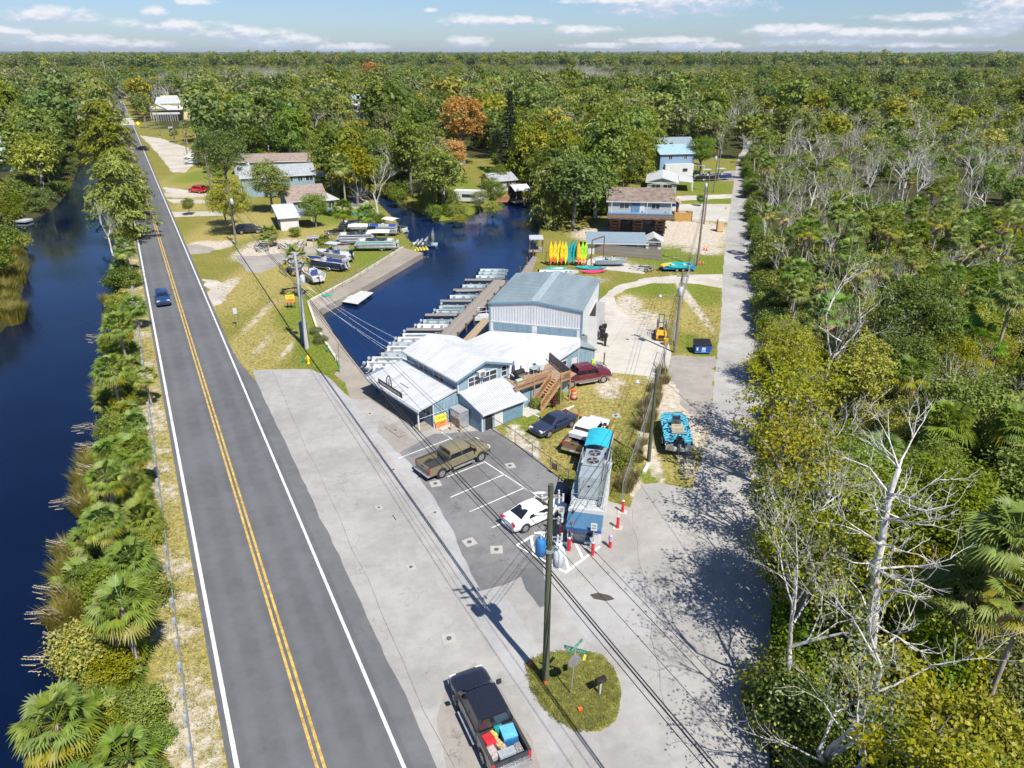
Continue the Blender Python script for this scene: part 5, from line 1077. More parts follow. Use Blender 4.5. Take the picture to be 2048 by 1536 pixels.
for y in (-3.03, -4.18):
    mb = MB(); mb.bar((13.45,y,2.2),(11.0,y,-.02),.06,.26); mb.build('stringer', WOOD, dk); rail((13.4,y,2.2),(11.0,y,.1), dk, .95)
    MB().box((11.0,y,.55),(.11,.11,1.1)).build('post', WOOD, dk)
MB().box((10.2,-3.4,.03),(2.0,1.6,.06)).build('ground_slab', CONC, dk)
# rooftop sign
sg = empty('roof_sign', shop(.02, 4.8, 2.1), SROT, 'long black roof sign with white capitals and an arch along the shop eave', 'sign')
MB().box((0,0,.42),(.05,4.3,.56)).build('sign_board', BLACK, sg)
def text(s, size, parent, loc, rot, material, ext=.006, ax='CENTER', name='lettering', sx=1.0):
    c = bpy.data.curves.new(name, 'FONT'); c.body = s; c.size = size; c.align_x = ax; c.align_y = 'CENTER'; c.extrude = ext; c.materials.append(material)
    tmp = bpy.data.objects.new('tmp', c); me = bpy.data.meshes.new_from_object(tmp); bpy.data.objects.remove(tmp); o = link(name, me, parent, loc); o.rotation_euler = rot; o.scale = (sx, 1, 1); return o
text('HOUSE MACRAES RENTAL', .27, sg, (-.035,0,.42), (PI/2, 0, -PI/2), WHITE, sx=1.12)
mb = MB(); pts = [(0,.45*math.cos(t)+.1,1.0*math.sin(t)+.66) for t in np.linspace(0, PI, 13)]; mb.tube(pts, .05, 6); mb.tube([(0,.1,.7),(0,.1,1.35)], .03, 5); mb.tube([(0,-.1,.95),(0,.1,.75),(0,.3,.95)], .03, 5); mb.build('arch', BLACK, sg)
mb = MB(); mb.bar((1.3,-1.2,.5),(1.3,.3,.52),.04)
for y in (-2,-1.2,0): mb.bar((0,y,.5),(1.5,y+.1,.25),.035)
mb.build('brace', STEEL, sg)
# things on and beside the shop
def onshop(name, x, y, z, lab, cat, rz=0, grp=None): return empty(name, shop(x, y, z), SROT+rz, lab, cat, grp)
e = onshop('ice_freezer', 3.55, -1.35, 0, 'grey metal ice freezer standing against the dark blue shop wall', 'freezer')
MB().box((0,0,.85),(1.0,1.5,1.5)).build('cabinet', STEEL, e); MB().box((0,0,1.63),(1.06,1.56,.06)).build('lid', mat('freezer_top', (.30,.31,.32), .5), e); MB().box((-.51,0,1.25),(.03,1.3,.55)).build('label_panel', mat('freezer_print', (.42,.30,.42), .5, col2=(.72,.70,.74), scale=6), e)
for i in (-1, 1): MB().box((-.512,i*.36,.55),(.03,.62,.7)).build('door', mat('freezer_door', (.20,.17,.14), .5), e)
MB().box((.0,0,.05),(.9,1.4,.1)).build('base', BLACK, e)
for x, y in ((2.35,-1.7),(2.75,-2.6)): tag(MB().cyl(shop(x,y,0), shop(x,y,.75), .07, 10).build('guard_post', mat('faded_yellow', (.55,.33,.10), .7)), 'short yellow guard post standing in front of the ice freezer' if x > 2.5 else 'short yellow guard post nearer the canoe sign, beside the freezer', 'guard post')
YS = mat('sign_yellow', (.80,.62,.05), .6, var=.06); OS = mat('sign_orange', (.80,.25,.07), .6, var=.08)
e = onshop('canoe_sign', 2.05, -.62, 0, 'yellow and orange canoe and kayak board leaning on the shop wall', 'sign')
e.rotation_euler = (-.16, 0, SROT); MB().box((0,0,.9),(1.25,.04,.62)).build('upper_panel', YS, e); MB().box((0,.001,.3),(1.25,.04,.6)).build('lower_panel', OS, e)
text('Canoe', .36, e, (0,-.024,.92), (PI/2,0,0), BLACK); text('Kayak', .36, e, (0,-.024,.42), (PI/2,0,0), BLACK); text('RENTALS', .15, e, (0,-.024,.14), (PI/2,0,0), mat('red_print', (.55,.05,.03), .6))
tag(MB().box((0,0,.02),(2.2,.6,.04)).build('concrete_step', CONC, None, shop(2.6,-1.0,.02), SROT), kind='structure')
tag(MB().box((0,0,.03),(2.6,.9,.05)).build('timber_pallet', WOODG, None, at(792,862)+V3(0,0,.02), SROT+PI/2), 'weathered timber platform lying on the lot by the shop porch', 'platform')
# deck furniture
def chair(x, y, rz, lab):
    e = onshop('patio_chair', x, y, 2.33, lab, 'chair', rz, 'patio chairs on the deck'); MB().box((0,0,.42),(.48,.46,.04)).build('seat', mat('chair_white', (.62,.62,.60), .6), e); MB().box((0,.24,.72),(.46,.04,.55), 0, 0, -.15).build('backrest', MATS['chair_white'], e)
    for a in (-1, 1):
        for b_ in (-1, 1): MB().bar((a*.2,b_*.2,0),(a*.2,b_*.2,.42),.03).build('leg', STEEL, e)
chair(13.2,-.3,.3,'white patio chair beside the glass table on the deck'); chair(12.2,-.7,-.8,'white patio chair nearest the grill on the deck'); chair(14.2,-.2,0,'white patio chair at the far end of the deck'); chair(13.6,-1.2,2.9,'white patio chair turned away beside the deck table')
e = onshop('patio_table', 13.1, -.9, 2.33, 'low glass patio table with chairs round it on the deck', 'table'); MB().box((0,0,.6),(1.1,.8,.03)).build('tabletop', mat('table_green', (.25,.36,.33), .3), e)
for a in (-1, 1):
    for b_ in (-1, 1): MB().bar((a*.45,b_*.3,0),(a*.45,b_*.3,.6),.035).build('leg', WHITE, e)
e = onshop('barbecue_grill', 10.75, -1.25, 2.33, 'black barrel barbecue grill on the deck by the shop window', 'grill'); mb = MB(); mb.tube([(-.55,0,.85),(-.5,0,.85),(.5,0,.85),(.55,0,.85)], [.2,.32,.32,.2], 12); mb.build('barrel', BLACK, e); MB().cyl((.2,0,1.1),(.2,0,1.5),.06,8).build('chimney', BLACK, e)
for a in (-1, 1): MB().bar((a*.4,-.2,0),(a*.35,0,.8),.04).build('leg', BLACK, e); MB().bar((a*.4,.2,0),(a*.35,0,.8),.04).build('leg', BLACK, e)
MB().box((0,-.45,.8),(.9,.25,.03)).build('side_shelf', WOODD, e)
e = onshop('folded_umbrella', 10.5, -.6, 2.33, 'dark folded patio umbrella leaning by the grill on the deck', 'umbrella'); MB().tube([(0,0,0),(.1,0,1.9)], .025, 6).build('pole', STEEL, e); MB().tube([(.03,0,.6),(.07,0,1.2),(.1,0,1.9)], [.2,.16,.03], 8).build('canopy', mat('canvas_purple', (.06,.05,.09), .8), e)
tag(MB().box((0,0,.2),(.7,.42,.4)).build('cooler', mat('cooler_teal', (.35,.58,.55), .5), None, shop(10.35,-1.75,2.33), SROT), 'pale teal cooler standing on the deck edge by the shop', 'cooler')
# orange traffic barrel
p = at(1147, 797); e = empty('traffic_barrel', p, 0, 'orange and white traffic barrel standing behind the deck stairs', 'barrel'); OR = mat('barrel_orange', (.80,.13,.03), .5, var=.06)
MB().tube([(0,0,.08),(0,0,.98)], [.30,.24], 16).build('body', OR, e); MB().tube([(0,0,0),(0,0,.1)], [.42,.40], 16).build('rubber_base', BLACK, e)
for z in (.28, .62): MB().tube([(0,0,z),(0,0,z+.14)], [.305-.062*z,.305-.062*(z+.14)], 16).build('white_band', WHITE, e)
MB().bar((-.1,0,1.0),(.1,0,1.0),.06,.05).build('handle', OR, e)
# garden bed edging
mb = MB()
for a, b_ in [((1060,826),(1086,838)),((1086,838),(1112,826)),((1112,826),(1148,812))]: mb.bar(at(*a, .06), at(*b_, .06), .14, .14)
tag(mb.build('bed_edging', WHITE), 'low pale edging round the garden bed below the stairs', 'edging')
# ---------------------------------------------------------------- the boat storage warehouse
NL = shop(15.43, 9.34); NR = shop(21.33, 1.05); FR = shop(31.02, 7.64); wx = (NR-NL); wW = wx.length; wrot = math.atan2(wx.y, wx.x); wD = (FR-NR).length
RIBM = mat('siding_rib', (.46,.48,.50), .5, var=.08)
wh = empty('boat_warehouse', NL, wrot, 'tall white metal boat warehouse with a grey roof and pale blue trim', 'warehouse')
PANEL = mat('white_metal_siding', (.56,.575,.585), .5, var=.05, scale=.6, dirt=.1, streak=(2,2,.3))
mb = MB(); gable_walls(mb, 0, wW, 0, wD, 0, 6.5, 7.05, 'y'); mb.build('wall', PANEL, wh)
for i in range(int(wW/.3)):
    x = .18+i*.3; zt = 6.34+.55*(1-abs(x-wW/2)/(wW/2)); MB().box((x,-.02,(4.5+zt)/2),(.09,.05,zt-4.5)).build('siding_rib', RIBM, wh)
mb = MB()
for i in range(int(wD/.3)): mb.box((wW+.012,.15+i*.3,3.9),(.03,.05,5.1))
tag(mb.build('siding_ribs', PANEL, wh), kind='stuff')
MB().box((wW/2,-.02,4.43),(wW+.05,.06,.14)).build('trim_band', WHITE, wh)
for a, b_ in ((.45, wW/2-.3), (wW/2+.3, wW-.45)):
    f_ = MB().box(((a+b_)/2,-.03,3.85),(b_-a,.05,.86)).build('louvre_panel', BLUEW, wh); m2 = MB()
    for i in range(5): m2.box(((a+b_)/2,-.065,3.52+i*.17),(b_-a-.1,.03,.02))
    m2.build('slat', BLUET, f_)
MB().box((wW/2,-.02,3.25),(wW,.05,.2)).build('trim_band', WHITE, wh)
for x, y in ((0,0),(wW,0),(wW,wD)): MB().box((x,y,3.2),(.16,.16,6.4)).build('corner_trim', BLUET, wh)
mb = MB(); roof_gable(mb, 0, wW, 0, wD, 6.5, 7.1, 'y', .12, .1); rf = mb.build('roof', GREYROOF, wh); m2 = MB()
for i in range(20):
    y = .1+i*wD/20; 
    for s_ in (0, 1): m2.bar((0 if s_ == 0 else wW, y, 6.515), (wW/2, y, 7.115), .03, .025)
tag(m2.build('roof_rib', GREYROOF, rf), kind='stuff'); m2 = MB(); m2.bar((wW/2,-.13,7.12),(wW/2,wD+.13,7.12),.9,.05); m2.build('ridge_cap', mat('pale_ridge', (.31,.37,.385), .4), rf)
mb = MB(); mb.bar((-.14,-.15,6.42),(wW/2,-.15,7.02),.06,.2); mb.bar((wW+.14,-.15,6.42),(wW/2,-.15,7.02),.06,.2); mb.build('barge_board', BLUET, wh)
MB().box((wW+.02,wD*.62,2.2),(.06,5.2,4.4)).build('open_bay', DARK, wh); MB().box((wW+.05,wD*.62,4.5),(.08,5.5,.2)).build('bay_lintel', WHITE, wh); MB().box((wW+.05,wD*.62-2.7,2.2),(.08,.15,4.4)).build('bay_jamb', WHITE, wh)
for s_ in (-1, 1): MB().box((wW+.55,wD*.62+s_*2.75,2.2),(1.1,.06,4.3)).build('bay_door', WHITE, wh)
# ---------------------------------------------------------------- ice and water kiosk with machinery on its roof
KN = at(1139, 1080); krot = R(-12.5)
ks = empty('ice_kiosk', KN, krot, 'narrow white ice kiosk with a blue awning and cooling units on its roof', 'kiosk'); kw, kd, kh = 2.15, 6.3, 2.75
MB().box((kw/2,kd/2,kh/2),(kw,kd,kh)).build('wall', WHITE, ks)
mb = MB()
for i in range(24): mb.box((kw+.008,.15+i*.26,1.35),(.02,.03,2.5))
for i in range(8): mb.box((.15+i*.26,-.008,.35),(.03,.02,.7))
tag(mb.build('siding_batten', PANEL, ks), kind='stuff')
MB().box((kw/2,kd/2,kh+.06),(kw+.2,kd+.2,.12)).build('roof', mat('kiosk_roof', (.42,.44,.44), .5), ks); MB().box((kw/2,-.13,kh-.05),(kw+.3,.06,.3)).build('fascia', WHITE, ks)
BLA = mat('awning_blue', (.026,.108,.20), .6, var=.08, dirt=.1, scale=2)
mb = MB(); mb.slab((-.15,-1.15,1.95),(kw+.1,-1.15,1.95),(kw+.1,-.16,2.55),(-.15,-.16,2.55),.04); aw = mb.build('awning', BLA, ks); mb = MB(); mb.slab((-.15,-1.155,1.72),(kw+.1,-1.155,1.72),(kw+.1,-1.155,1.95),(-.15,-1.155,1.95),.02); mb.build('valance', mat('awning_dark', (.02,.08,.26), .6), aw)
mb = MB(); mb.add([(-.15,-1.15,1.95),(-.15,-.16,2.55),(-.15,-.16,1.9)],[(0,1,2)]); mb.build('side_flap', MATS['awning_dark'], aw, fix=False)
for x in (.0, 2.05): MB().bar((x,-1.12,0),(x,-1.12,1.9),.05).build('awning_post', WHITE, ks)
MB().box((.62,-.03,1.05),(.9,.08,.85)).build('ice_chute', mat('kiosk_blue_grey', (.25,.33,.42), .5), ks); MB().box((.5,-.04,1.68),(.55,.06,.38)).build('poster', mat('poster_tan', (.30,.18,.09), .6, col2=(.5,.4,.25), scale=8), ks); MB().box((.98,-.05,1.6),(.26,.08,.5)).build('card_reader', mat('reader_tan', (.55,.42,.22), .5), ks)
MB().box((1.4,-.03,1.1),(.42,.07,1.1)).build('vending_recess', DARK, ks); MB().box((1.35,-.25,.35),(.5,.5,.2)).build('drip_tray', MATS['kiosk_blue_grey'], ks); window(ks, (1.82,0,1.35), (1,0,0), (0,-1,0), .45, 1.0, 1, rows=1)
for y in (.6, 1.5): MB().box((kw+.03,y,1.5),(.04,.08,2.2)).build('side_trim', STEEL, ks)
ACG = mat('cooling_unit_paint', (.29,.335,.345), .5, metal=.15, var=.06)
def onk(name, x, y, z, lab, cat, grp=None): return empty(name, KN+Matrix.Rotation(krot, 3, 'Z') @ Vector((x, y, z)), krot, lab, cat, grp)
e = onk('ice_machine', 1.05, 1.7, kh+.12, 'big grey cabinet on the kiosk roof behind the rail', 'ice machine'); MB().box((0,0,.95),(1.45,1.5,1.7)).build('cabinet', ACG, e); MB().box((0,-.76,1.0),(1.3,.03,1.45)).build('access_panel', mat('cooling_unit_light', (.34,.385,.395), .45), e); MB().box((0,-.785,1.15),(.16,.03,.12)).build('handle', BLACK, e); MB().box((0,0,.05),(1.3,1.3,.1)).build('base', STEEL, e)
e = onk('condenser_unit', 1.05, 3.75, kh+.12, 'flat grey condenser with two round fans on the kiosk roof', 'condenser'); MB().box((0,0,1.15),(1.35,2.3,1.3)).build('cabinet', ACG, e)
for s_ in (-1, 1):
    g_ = MB().tube([(0,s_*.55,1.8),(0,s_*.55,1.86)], [.5,.48], 18).build('fan_ring', STEEL, e); MB().cyl((0,s_*.55,1.82),(0,s_*.55,1.865),.43,16).build('fan_opening', DARK, g_)
    bl = MB()
    for k in range(4): bl.box((math.cos(k*PI/2+.4)*.2, s_*.55+math.sin(k*PI/2+.4)*.2, 1.872), (.36,.13,.01), k*PI/2+.4)
    bl.build('fan_blade', mat('fan_grey', (.24,.20,.18), .5), g_)
for a in (-1, 1):
    for b_ in (-1, 1): MB().box((a*.55,b_*1.0,.25),(.1,.1,.5)).build('foot', STEEL, e)
mb = MB(); zt = kh+.12
for z in (.55, 1.05):
    mb.tube([(kw+.02,6.3,zt+z),(kw+.02,0,zt+z),(.0,0,zt+z),(.0,6.3,zt+z)], .032, 6)
rl = mb.build('roof_rail', mat('rail_grey', (.38,.46,.47), .4, metal=.3), ks)
for x, y in [(kw+.02,0),(kw+.02,1.6),(kw+.02,3.2),(kw+.02,4.8),(kw+.02,6.25),(0,0),(0,1.6),(0,3.2),(0,4.8),(0,6.25),(1.1,0)]: MB().cyl((x,y,zt-.05),(x,y,zt+1.06),.028,6).build('post', MATS['rail_grey'], rl)
mb = MB()
for i in range(3): mb.tube([(kw-.12-i*.1,.25,zt+.15),(kw-.12-i*.1,5.9,zt+.15+.08*i)], .04, 5)
mb.build('pipe', STEEL, ks)
# security camera, bin, bollards
tag(MB().box((0,0,0),(.12,.2,.14)).build('security_camera', BLACK, None, KN+Matrix.Rotation(krot,3,'Z') @ Vector((.2,-.25,2.6)), krot), 'small black camera on the front of the ice kiosk', 'camera')
p = at(1132, 1005); e = empty('trash_bin', p, 0, 'black cylindrical trash bin in the shade beside the ice kiosk', 'trash bin'); MB().tube([(0,0,0),(0,0,1.05)], [.34,.40], 16).build('body', BLACK, e); MB().tube([(0,0,1.05),(0,0,1.2)], [.42,.30], 16).build('lid', BLACK, e)
REDP = mat('bollard_red', (.62,.022,.035), .45, var=.07, dirt=.1)
def bollard(u, v, lab, sign=False, base=False, top=None, h=1.05):
    p = at(u, v); e = empty('bollard', p, krot, lab, 'bollard', 'red bollards round the ice kiosk'); MB().cyl((0,0,0),(0,0,h),.11,12).build('post', REDP, e); MB().tube([(0,0,h),(0,0,h+.06)], [.112,.05], 12).build('cap', WHITE, e)
    if base: MB().box((0,0,.03),(.7,.55,.06)).build('concrete_foot', CONC, e)
    if sign:
        MB().cyl((0,0,h),(0,0,h+1.15),.035,8).build('sign_post', STEEL, e); s_ = MB().box((0,-.05,h+1.3),(.42,.03,.58)).build('sign_panel', WHITE, e)
        text('ICE', .15, s_, (0,-.07,h+1.42), (PI/2,0,0), BLACK); text('ONLY', .11, s_, (0,-.07,h+1.22), (PI/2,0,0), BLACK)
    if top: MB().tube([(0,0,h+.05),(0,0,h+.12),(0,0,h+.4),(0,0,h+.48)], [.1,.15,.14,.07], 12).build('bagged_meter', mat('bag_purple', (.42,.33,.55), .4), e)
bollard(1185,1110,'red bollard carrying a white notice in front of the kiosk corner',True); bollard(1121,1075,'red bollard carrying a white notice in the shade left of the kiosk',True); bollard(1138,1101,'red bollard with a thin striped pole in front of the kiosk awning'); bollard(1220,1095,'short red bollard topped by a purple bag right of the kiosk',top=True,h=.6)
bollard(1235,1057,'red bollard on a pale foot, middle of the kiosk side',base=True); bollard(1245,1025,'red bollard on a pale foot, far end of the kiosk side beside the fence',base=True)
p = at(1139, 1100); e = empty('marker_pole', p+V3(.12,.05,0), 0, 'slim red and white striped marker pole at the kiosk awning', 'pole')
for i in range(6): MB().cyl((0,0,.3+i*.36),(0,0,.66+i*.36),.03,8).build('band', REDP if i % 2 else WHITE, e)
MB().cyl((0,0,0),(0,0,.3),.035,8).build('foot', STEEL, e)
# ---------------------------------------------------------------- other houses
def house(name, label, pl, pr, depth, h, rise, axis, wall, roof, wins=(), cat='house', z0=0.0, over=.45, door=None, flat=False, pw=2):
    """p left / right: pixels of the near wall's foot"""
    a, b_ = at(*pl, z0) , at(*pr, z0); dx = b_-a; W = dx.length; rz_ = math.atan2(dx.y, dx.x); e = empty(name, a, rz_, label, cat)
    mb = MB()
    if flat: mb.loft([[(0,0,0),(0,depth,0),(0,depth,h+rise-.1),(0,0,h-.1)],[(W,0,0),(W,depth,0),(W,depth,h+rise-.1),(W,0,h-.1)]])
    else: gable_walls(mb, 0, W, 0, depth, 0, h, h+rise, axis)
    mb.build('wall', wall, e); mb = MB()
    if flat: mb.slab((-over,-over,h),(W+over,-over,h),(W+over,depth+over,h+rise),(-over,depth+over,h+rise),.14)
    else: roof_gable(mb, 0, W, 0, depth, h, h+rise, axis, over)
    r_ = mb.build('roof', roof, e)
    MB().box((W/2,-over-.01,h-.2 if not flat else h-.06),(W+2*over,.04,.16)).build('fascia', WHITE, e)
    for x, z, w, hh in wins: window(e, (x*W, 0, z), (1,0,0), (0,-1,0), w, hh, pw, rows=1)
    if door is not None: MB().box((door*W,-.02,1.03),(.9,.06,2.05)).build('door', WHITE, e)
    return e, W, r_
e, W, r_ = house('house', 'two storey pale blue house with a long light grey roof by the creek', (488,395), (632,386), 8.5, 4.6, 2.0, 'x', BLUEW, SHINGG, [(.52,3.6,1.6,1.2),(.66,3.6,1.4,1.2),(.8,3.6,1.2,1.2),(.93,3.6,1.8,1.2)])
MB().box((W*.12,5,6.6),(.9,.9,1.4)).build('chimney', WHITE, r_); MB().box((-1.8,-1,1.9),(3.2,7,.15)).build('side_deck', WHITE, e); mb = MB()
for i in range(9): mb.bar((-3.3,-4.4+i*.85,2),(-3.3,-4.4+i*.85,2.9),.06)
mb.bar((-3.3,-4.5,2.9),(-3.3,2.5,2.9),.08); mb.build('deck_rail', WHITE, e); mb = MB(); mb.slab((W,.3,4.1),(W+4.2,.3,3.6),(W+4.2,5,3.6),(W,5,4.6),.12); mb.build('porch_roof', SHINGG, e)
for y in (.6, 4.5): MB().box((W+4,y,1.8),(.15,.15,3.6)).build('porch_post', WHITE, e)
e, W, r_ = house('house', 'low house with a tan shingle roof next to the blue gabled house', (580,428), (655,421), 9.0, 2.7, 2.4, 'x', BLUEW, SHINGT, [(.3,1.5,1.4,1.1),(.62,1.5,1.6,1.1),(.88,1.5,1.0,1.1)])
e, W, r_ = house('garden_room', 'small blue garden room with a flat white roof on the creek lawn', (652,424), (676,421), 6.0, 2.5, .3, 'x', BLUEW, ROOFW, [(.5,1.4,1.6,1.4)], 'garden room', flat=True)
e, W, r_ = house('house', 'long brown roofed house behind the blue gabled house', (470,350), (620,347), 8, 3.6, 1.6, 'x', GREYW, SHINGT, [])
e, W, r_ = house('shed', 'white ended shed with a wide grey roof behind the boat trailers', (563,462), (599,459), 11.0, 2.5, .5, 'x', WHITE, mat('grey_felt_roof', (.50,.53,.56), .7, var=.08, dirt=.15), [], 'shed', flat=True)
for i in range(4): window(e, (0, 1.6+i*2.2, 1.5), (0,-1,0), (-1,0,0), 1.0, .9, 1, rows=1, frame=BLUET)
mb = MB(); mb.slab((W+.4,.5,2.5),(W+3.4,.5,2.2),(W+3.4,7,2.2),(W+.4,7,2.6),.1); mb.build('carport_roof', STEEL, e)
for y in (.7, 3.6, 6.6): MB().box((W+3.3,y,1.1),(.1,.1,2.2)).build('carport_post', WHITE, e)
# house jacked up on timber cribs
e, W, r_ = house('raised_house', 'grey house with a brown roof jacked up on tall timber cribs', (1214,464), (1340,467), 9.0, 6.0, 1.7, 'x', GREYW, SHING, [(.25,5.0,1.8,1.0),(.74,5.0,1.6,1.0)], 'house')
w_ = [c for c in KIDS[e.name] if c.name.startswith('wall')][0]; me_ = w_.data
for v_ in me_.vertices:
    if v_.co.z < .1: v_.co.z = 3.6
MB().box((W/2,1.2,3.5),(W+.4,11.0,.25)).build('steel_frame', WOODD, e); MB().box((W/2,-.6,3.75),(W+.2,1.25,.14)).build('porch_floor', mat('porch_blue', (.12,.22,.33), .7), e); MB().box((W*.53,-.05,4.75),(.9,.08,2.0)).build('door', WHITE, e); MB().box((W*.43,-.05,4.7),(1.6,.06,2.0)).build('dark_recess', MATS['porch_blue'], e)
for x in (.05, .6, .97): MB().box((x*W,-1.1,4.8),(.12,.12,2.3)).build('porch_post', WHITE, e)
mb = MB()
for x in (.12, .48, .83):
    for yy in (.4, 7.0):
        cr = MB()
        for k in range(12):
            z = .15+k*.28
            for s_ in (-1, 1):
                if k % 2: cr.box((x*W+s_*.75,yy,z),(.26,2.0,.26))
                else: cr.box((x*W,yy+s_*.75,z),(2.0,.26,.26))
        cr.build('timber_crib', mat('crib_timber', (.27,.16,.085), .85, var=.3, scale=1.5), e)
mb = MB(); roof_gable(mb, W-2.2, W+1.5, 1.0, 5.0, 5.6, 6.6, 'y', .3); mb.build('porch_gable', mat('tan_gable', (.42,.28,.19), .9), e)
MB().box((W+1.3,3.2,4.6),(.3,2.0,2.2)).build('side_stair_wall', mat('rust_panel', (.30,.11,.05), .8), e)
e, W, r_ = house('house', 'low white vaulted roof house between the raised house and the blue house', (1293,384), (1352,386), 13, 2.6, 1.0, 'y', GREYW, ROOFW, [(.3,1.4,2.2,1.2),(.7,1.4,2.2,1.2)])
mb = MB(); mb.slab((W+.5,2,2.6),(W+4,2,2.3),(W+4,11,2.3),(W+.5,11,2.7),.1); mb.build('screen_porch_roof', ROOFW, e)
for y in (2.2, 4.5, 6.8, 9): MB().box((W+3.9,y,1.15),(.14,.14,2.3)).build('porch_post', WHITE, e)
e, W, r_ = house('house', 'two storey house with blue upper walls and a pale blue metal roof', (1318,352), (1384,350), 10, 6.0, 1.8, 'x', mat('mid_blue_wall', (.20,.30,.42), .7, var=.08), mat('pale_blue_roof', (.27,.40,.47), .45, var=.08), [(.3,4.9,1.2,1.2),(.75,4.9,1.0,1.2)])
MB().box((W*.55,-.6,1.6),(W*.85,1.1,3.2)).build('lower_wall', WHITE, e); MB().box((W*.72,-1.17,1.6),(1.4,.05,.8)).build('window', GLASS, e); mb = MB(); mb.slab((W,-.5,2.9),(W+3.4,-.5,2.5),(W+3.4,4,2.5),(W,4,3.1),.1); mb.build('porch_roof', WHITE, e)
for y in (-.3, 3.8): MB().box((W+3.2,y,1.25),(.15,.15,2.5)).build('porch_post', WHITE, e)
e, W, r_ = house('house', 'dark grey roofed house half hidden by trees at the end of the side road', (1322,316), (1385,315), 9, 4, 2, 'x', GREYW, mat('slate_roof', (.20,.25,.29), .8), [])
e, W, r_ = house('workshop', 'long low workshop with a grey blue metal roof behind the paling fence', (1176,508), (1286,510), 7.0, 2.1, .95, 'x', WHITE, mat('grey_blue_roof', (.19,.245,.28), .5, var=.07), [(.2,1.6,1.6,.8)], 'workshop')
MB().box((W*.62,-.04,1.3),(4.6,.06,1.6)).build('teal_panel', mat('teal_panel', (.03,.22,.24), .6), e)
e, W, r_ = house('garden_shed', 'small white garden shed with a gable roof beside the paling fence', (1291,503), (1321,504), 3.2, 2.0, .7, 'y', WHITE, ROOFW, [], 'shed'); MB().box((W/2,-.03,.95),(1.5,.06,1.7)).build('double_door', mat('shed_door', (.16,.14,.16), .7), e)
e, W, r_ = house('restaurant', 'large cream restaurant with white porches and a grey roof left of the far trees', (318,240), (386,238.6), 16, 8.0, 2.6, 'x', CREAM, mat('light_grey_roof', (.42,.44,.45), .5), [(.55,6.3,3.6,1.2),(.82,6.3,3.6,1.2)], 'restaurant', pw=4)
MB().box((W*.3,-3,2.9),(W*.75,6.0,.3)).build('porch_deck', WHITE, e); mb = MB(); mb.slab((-2.5,-7,5.2),(W*.8,-7,5.2),(W*.8,.0,6.6),(-2.5,.0,6.6),.2); mb.build('porch_roof', ROOFW, e); mb = MB()
for i in range(12): mb.bar((-2.2+i*W*.068,-6.2,0),(-2.2+i*W*.068,-6.2,5.2),.2)
mb.build('porch_posts', WHITE, e); MB().box((W*.3,-6.3,3.5),(W*.8,.12,.9)).build('porch_rail', WHITE, e); mb = MB(); roof_gable(mb, -2.5, W*.35, -7, 2, 5.6, 7.8, 'y', .2); mb.build('porch_gable', ROOFW, e); mb = MB(); mb.add([(-2.4,-6.9,5.6),(W*.35,-6.9,5.6),(-1.25+W*.175,-6.9,7.6)],[(0,1,2)]); mb.build('gable_wall', CREAM, e, fix=False)
MB().box((W*.5,16.2,9.9),(W,.4,1.8)).build('parapet', CREAM, e)
e, W, r_ = house('cottage', 'small yellow cottage beyond the spreading trees', (440,232), (468,231.5), 9, 3.2, 1.8, 'x', CREAM, SHINGG, [(.5,1.6,2.0,1.2)], 'cottage')
e, W, r_ = house('house', 'three storey white house with galleries rising from the trees', (704,237), (734,236.4), 9, 9.5, 2.0, 'x', WHITE, mat('slate_blue_roof', (.24,.31,.36), .6), [(.3,8.0,1.8,1.6),(.7,8.0,1.8,1.6),(.3,5.0,1.8,1.6),(.7,5.0,1.8,1.6)])
for z in (3.4, 6.5): MB().box((W/2,-1,z),(W+1,2.2,.25)).build('gallery', WHITE, e)
e, W, r_ = house('house', 'mint green house with balconies at the left edge', (-45,345), (24,342), 12, 7.5, 1.8, 'x', MINT, SHINGG, [(.3,6,1.8,1.2),(.72,6,1.8,1.2),(.3,2.2,1.8,1.2),(.72,2.2,1.8,1.2)]); mb = MB(); mb.slab((-1,-3,4.6),(W+.6,-3,4.6),(W+.6,.0,5.1),(-1,.0,5.1),.15); mb.build('porch_roof', SHINGG, e); MB().box((W/2,-1.5,3.3),(W,3.0,.3)).build('balcony', MINT, e)
e, W, r_ = house('house', 'pale house end above the mint house at the left edge', (-30,260), (16,259.3), 10, 6, 1.5, 'x', MINT, SHINGG, [(.7,4.5,1.5,1.2)])
e, W, r_ = house('cottage', 'grey hip roofed cottage on the peninsula above the wooden steps', (985,383), (1032,379), 7, 2.6, 1.3, 'x', GREYW, SHINGG, [(.3,1.4,1.6,1.1),(.7,1.4,1.6,1.1)], 'cottage')
e, W, r_ = house('boathouse', 'small open boathouse with a pale roof over the water at the peninsula', (1032,404), (1058,402), 5, 2.7, .8, 'x', WOODD, mat('pale_tin', (.52,.56,.56), .5), [], 'boathouse'); w_ = [c for c in KIDS[e.name] if c.name.startswith('wall')][0]; w_.scale = (.9,.1,1); w_.location = (.2,4.5,0)
for x in (.1, W-.1):
    for y in (0, 4.9): MB().box((x,y,1.0),(.16,.16,3.4)).build('post', WOODG, e)
MB().box((W/2,2.5,-.1),(W+1.2,6,.2)).build('dock_floor', WOODG, e)
e, W, r_ = house('cottage', 'teal roofed cottage with a white porch behind the boathouse', (1062,365), (1090,362), 6, 3.4, 1.2, 'x', WHITE, mat('teal_roof', (.14,.36,.46), .6), [(.5,1.8,2.4,1.4)], 'cottage')
e, W, r_ = house('cottage', 'white cottage half hidden in the mossy trees of the peninsula', (900,352), (922,350), 7, 3.2, 1.2, 'x', WHITE, ROOFW, [], 'cottage')
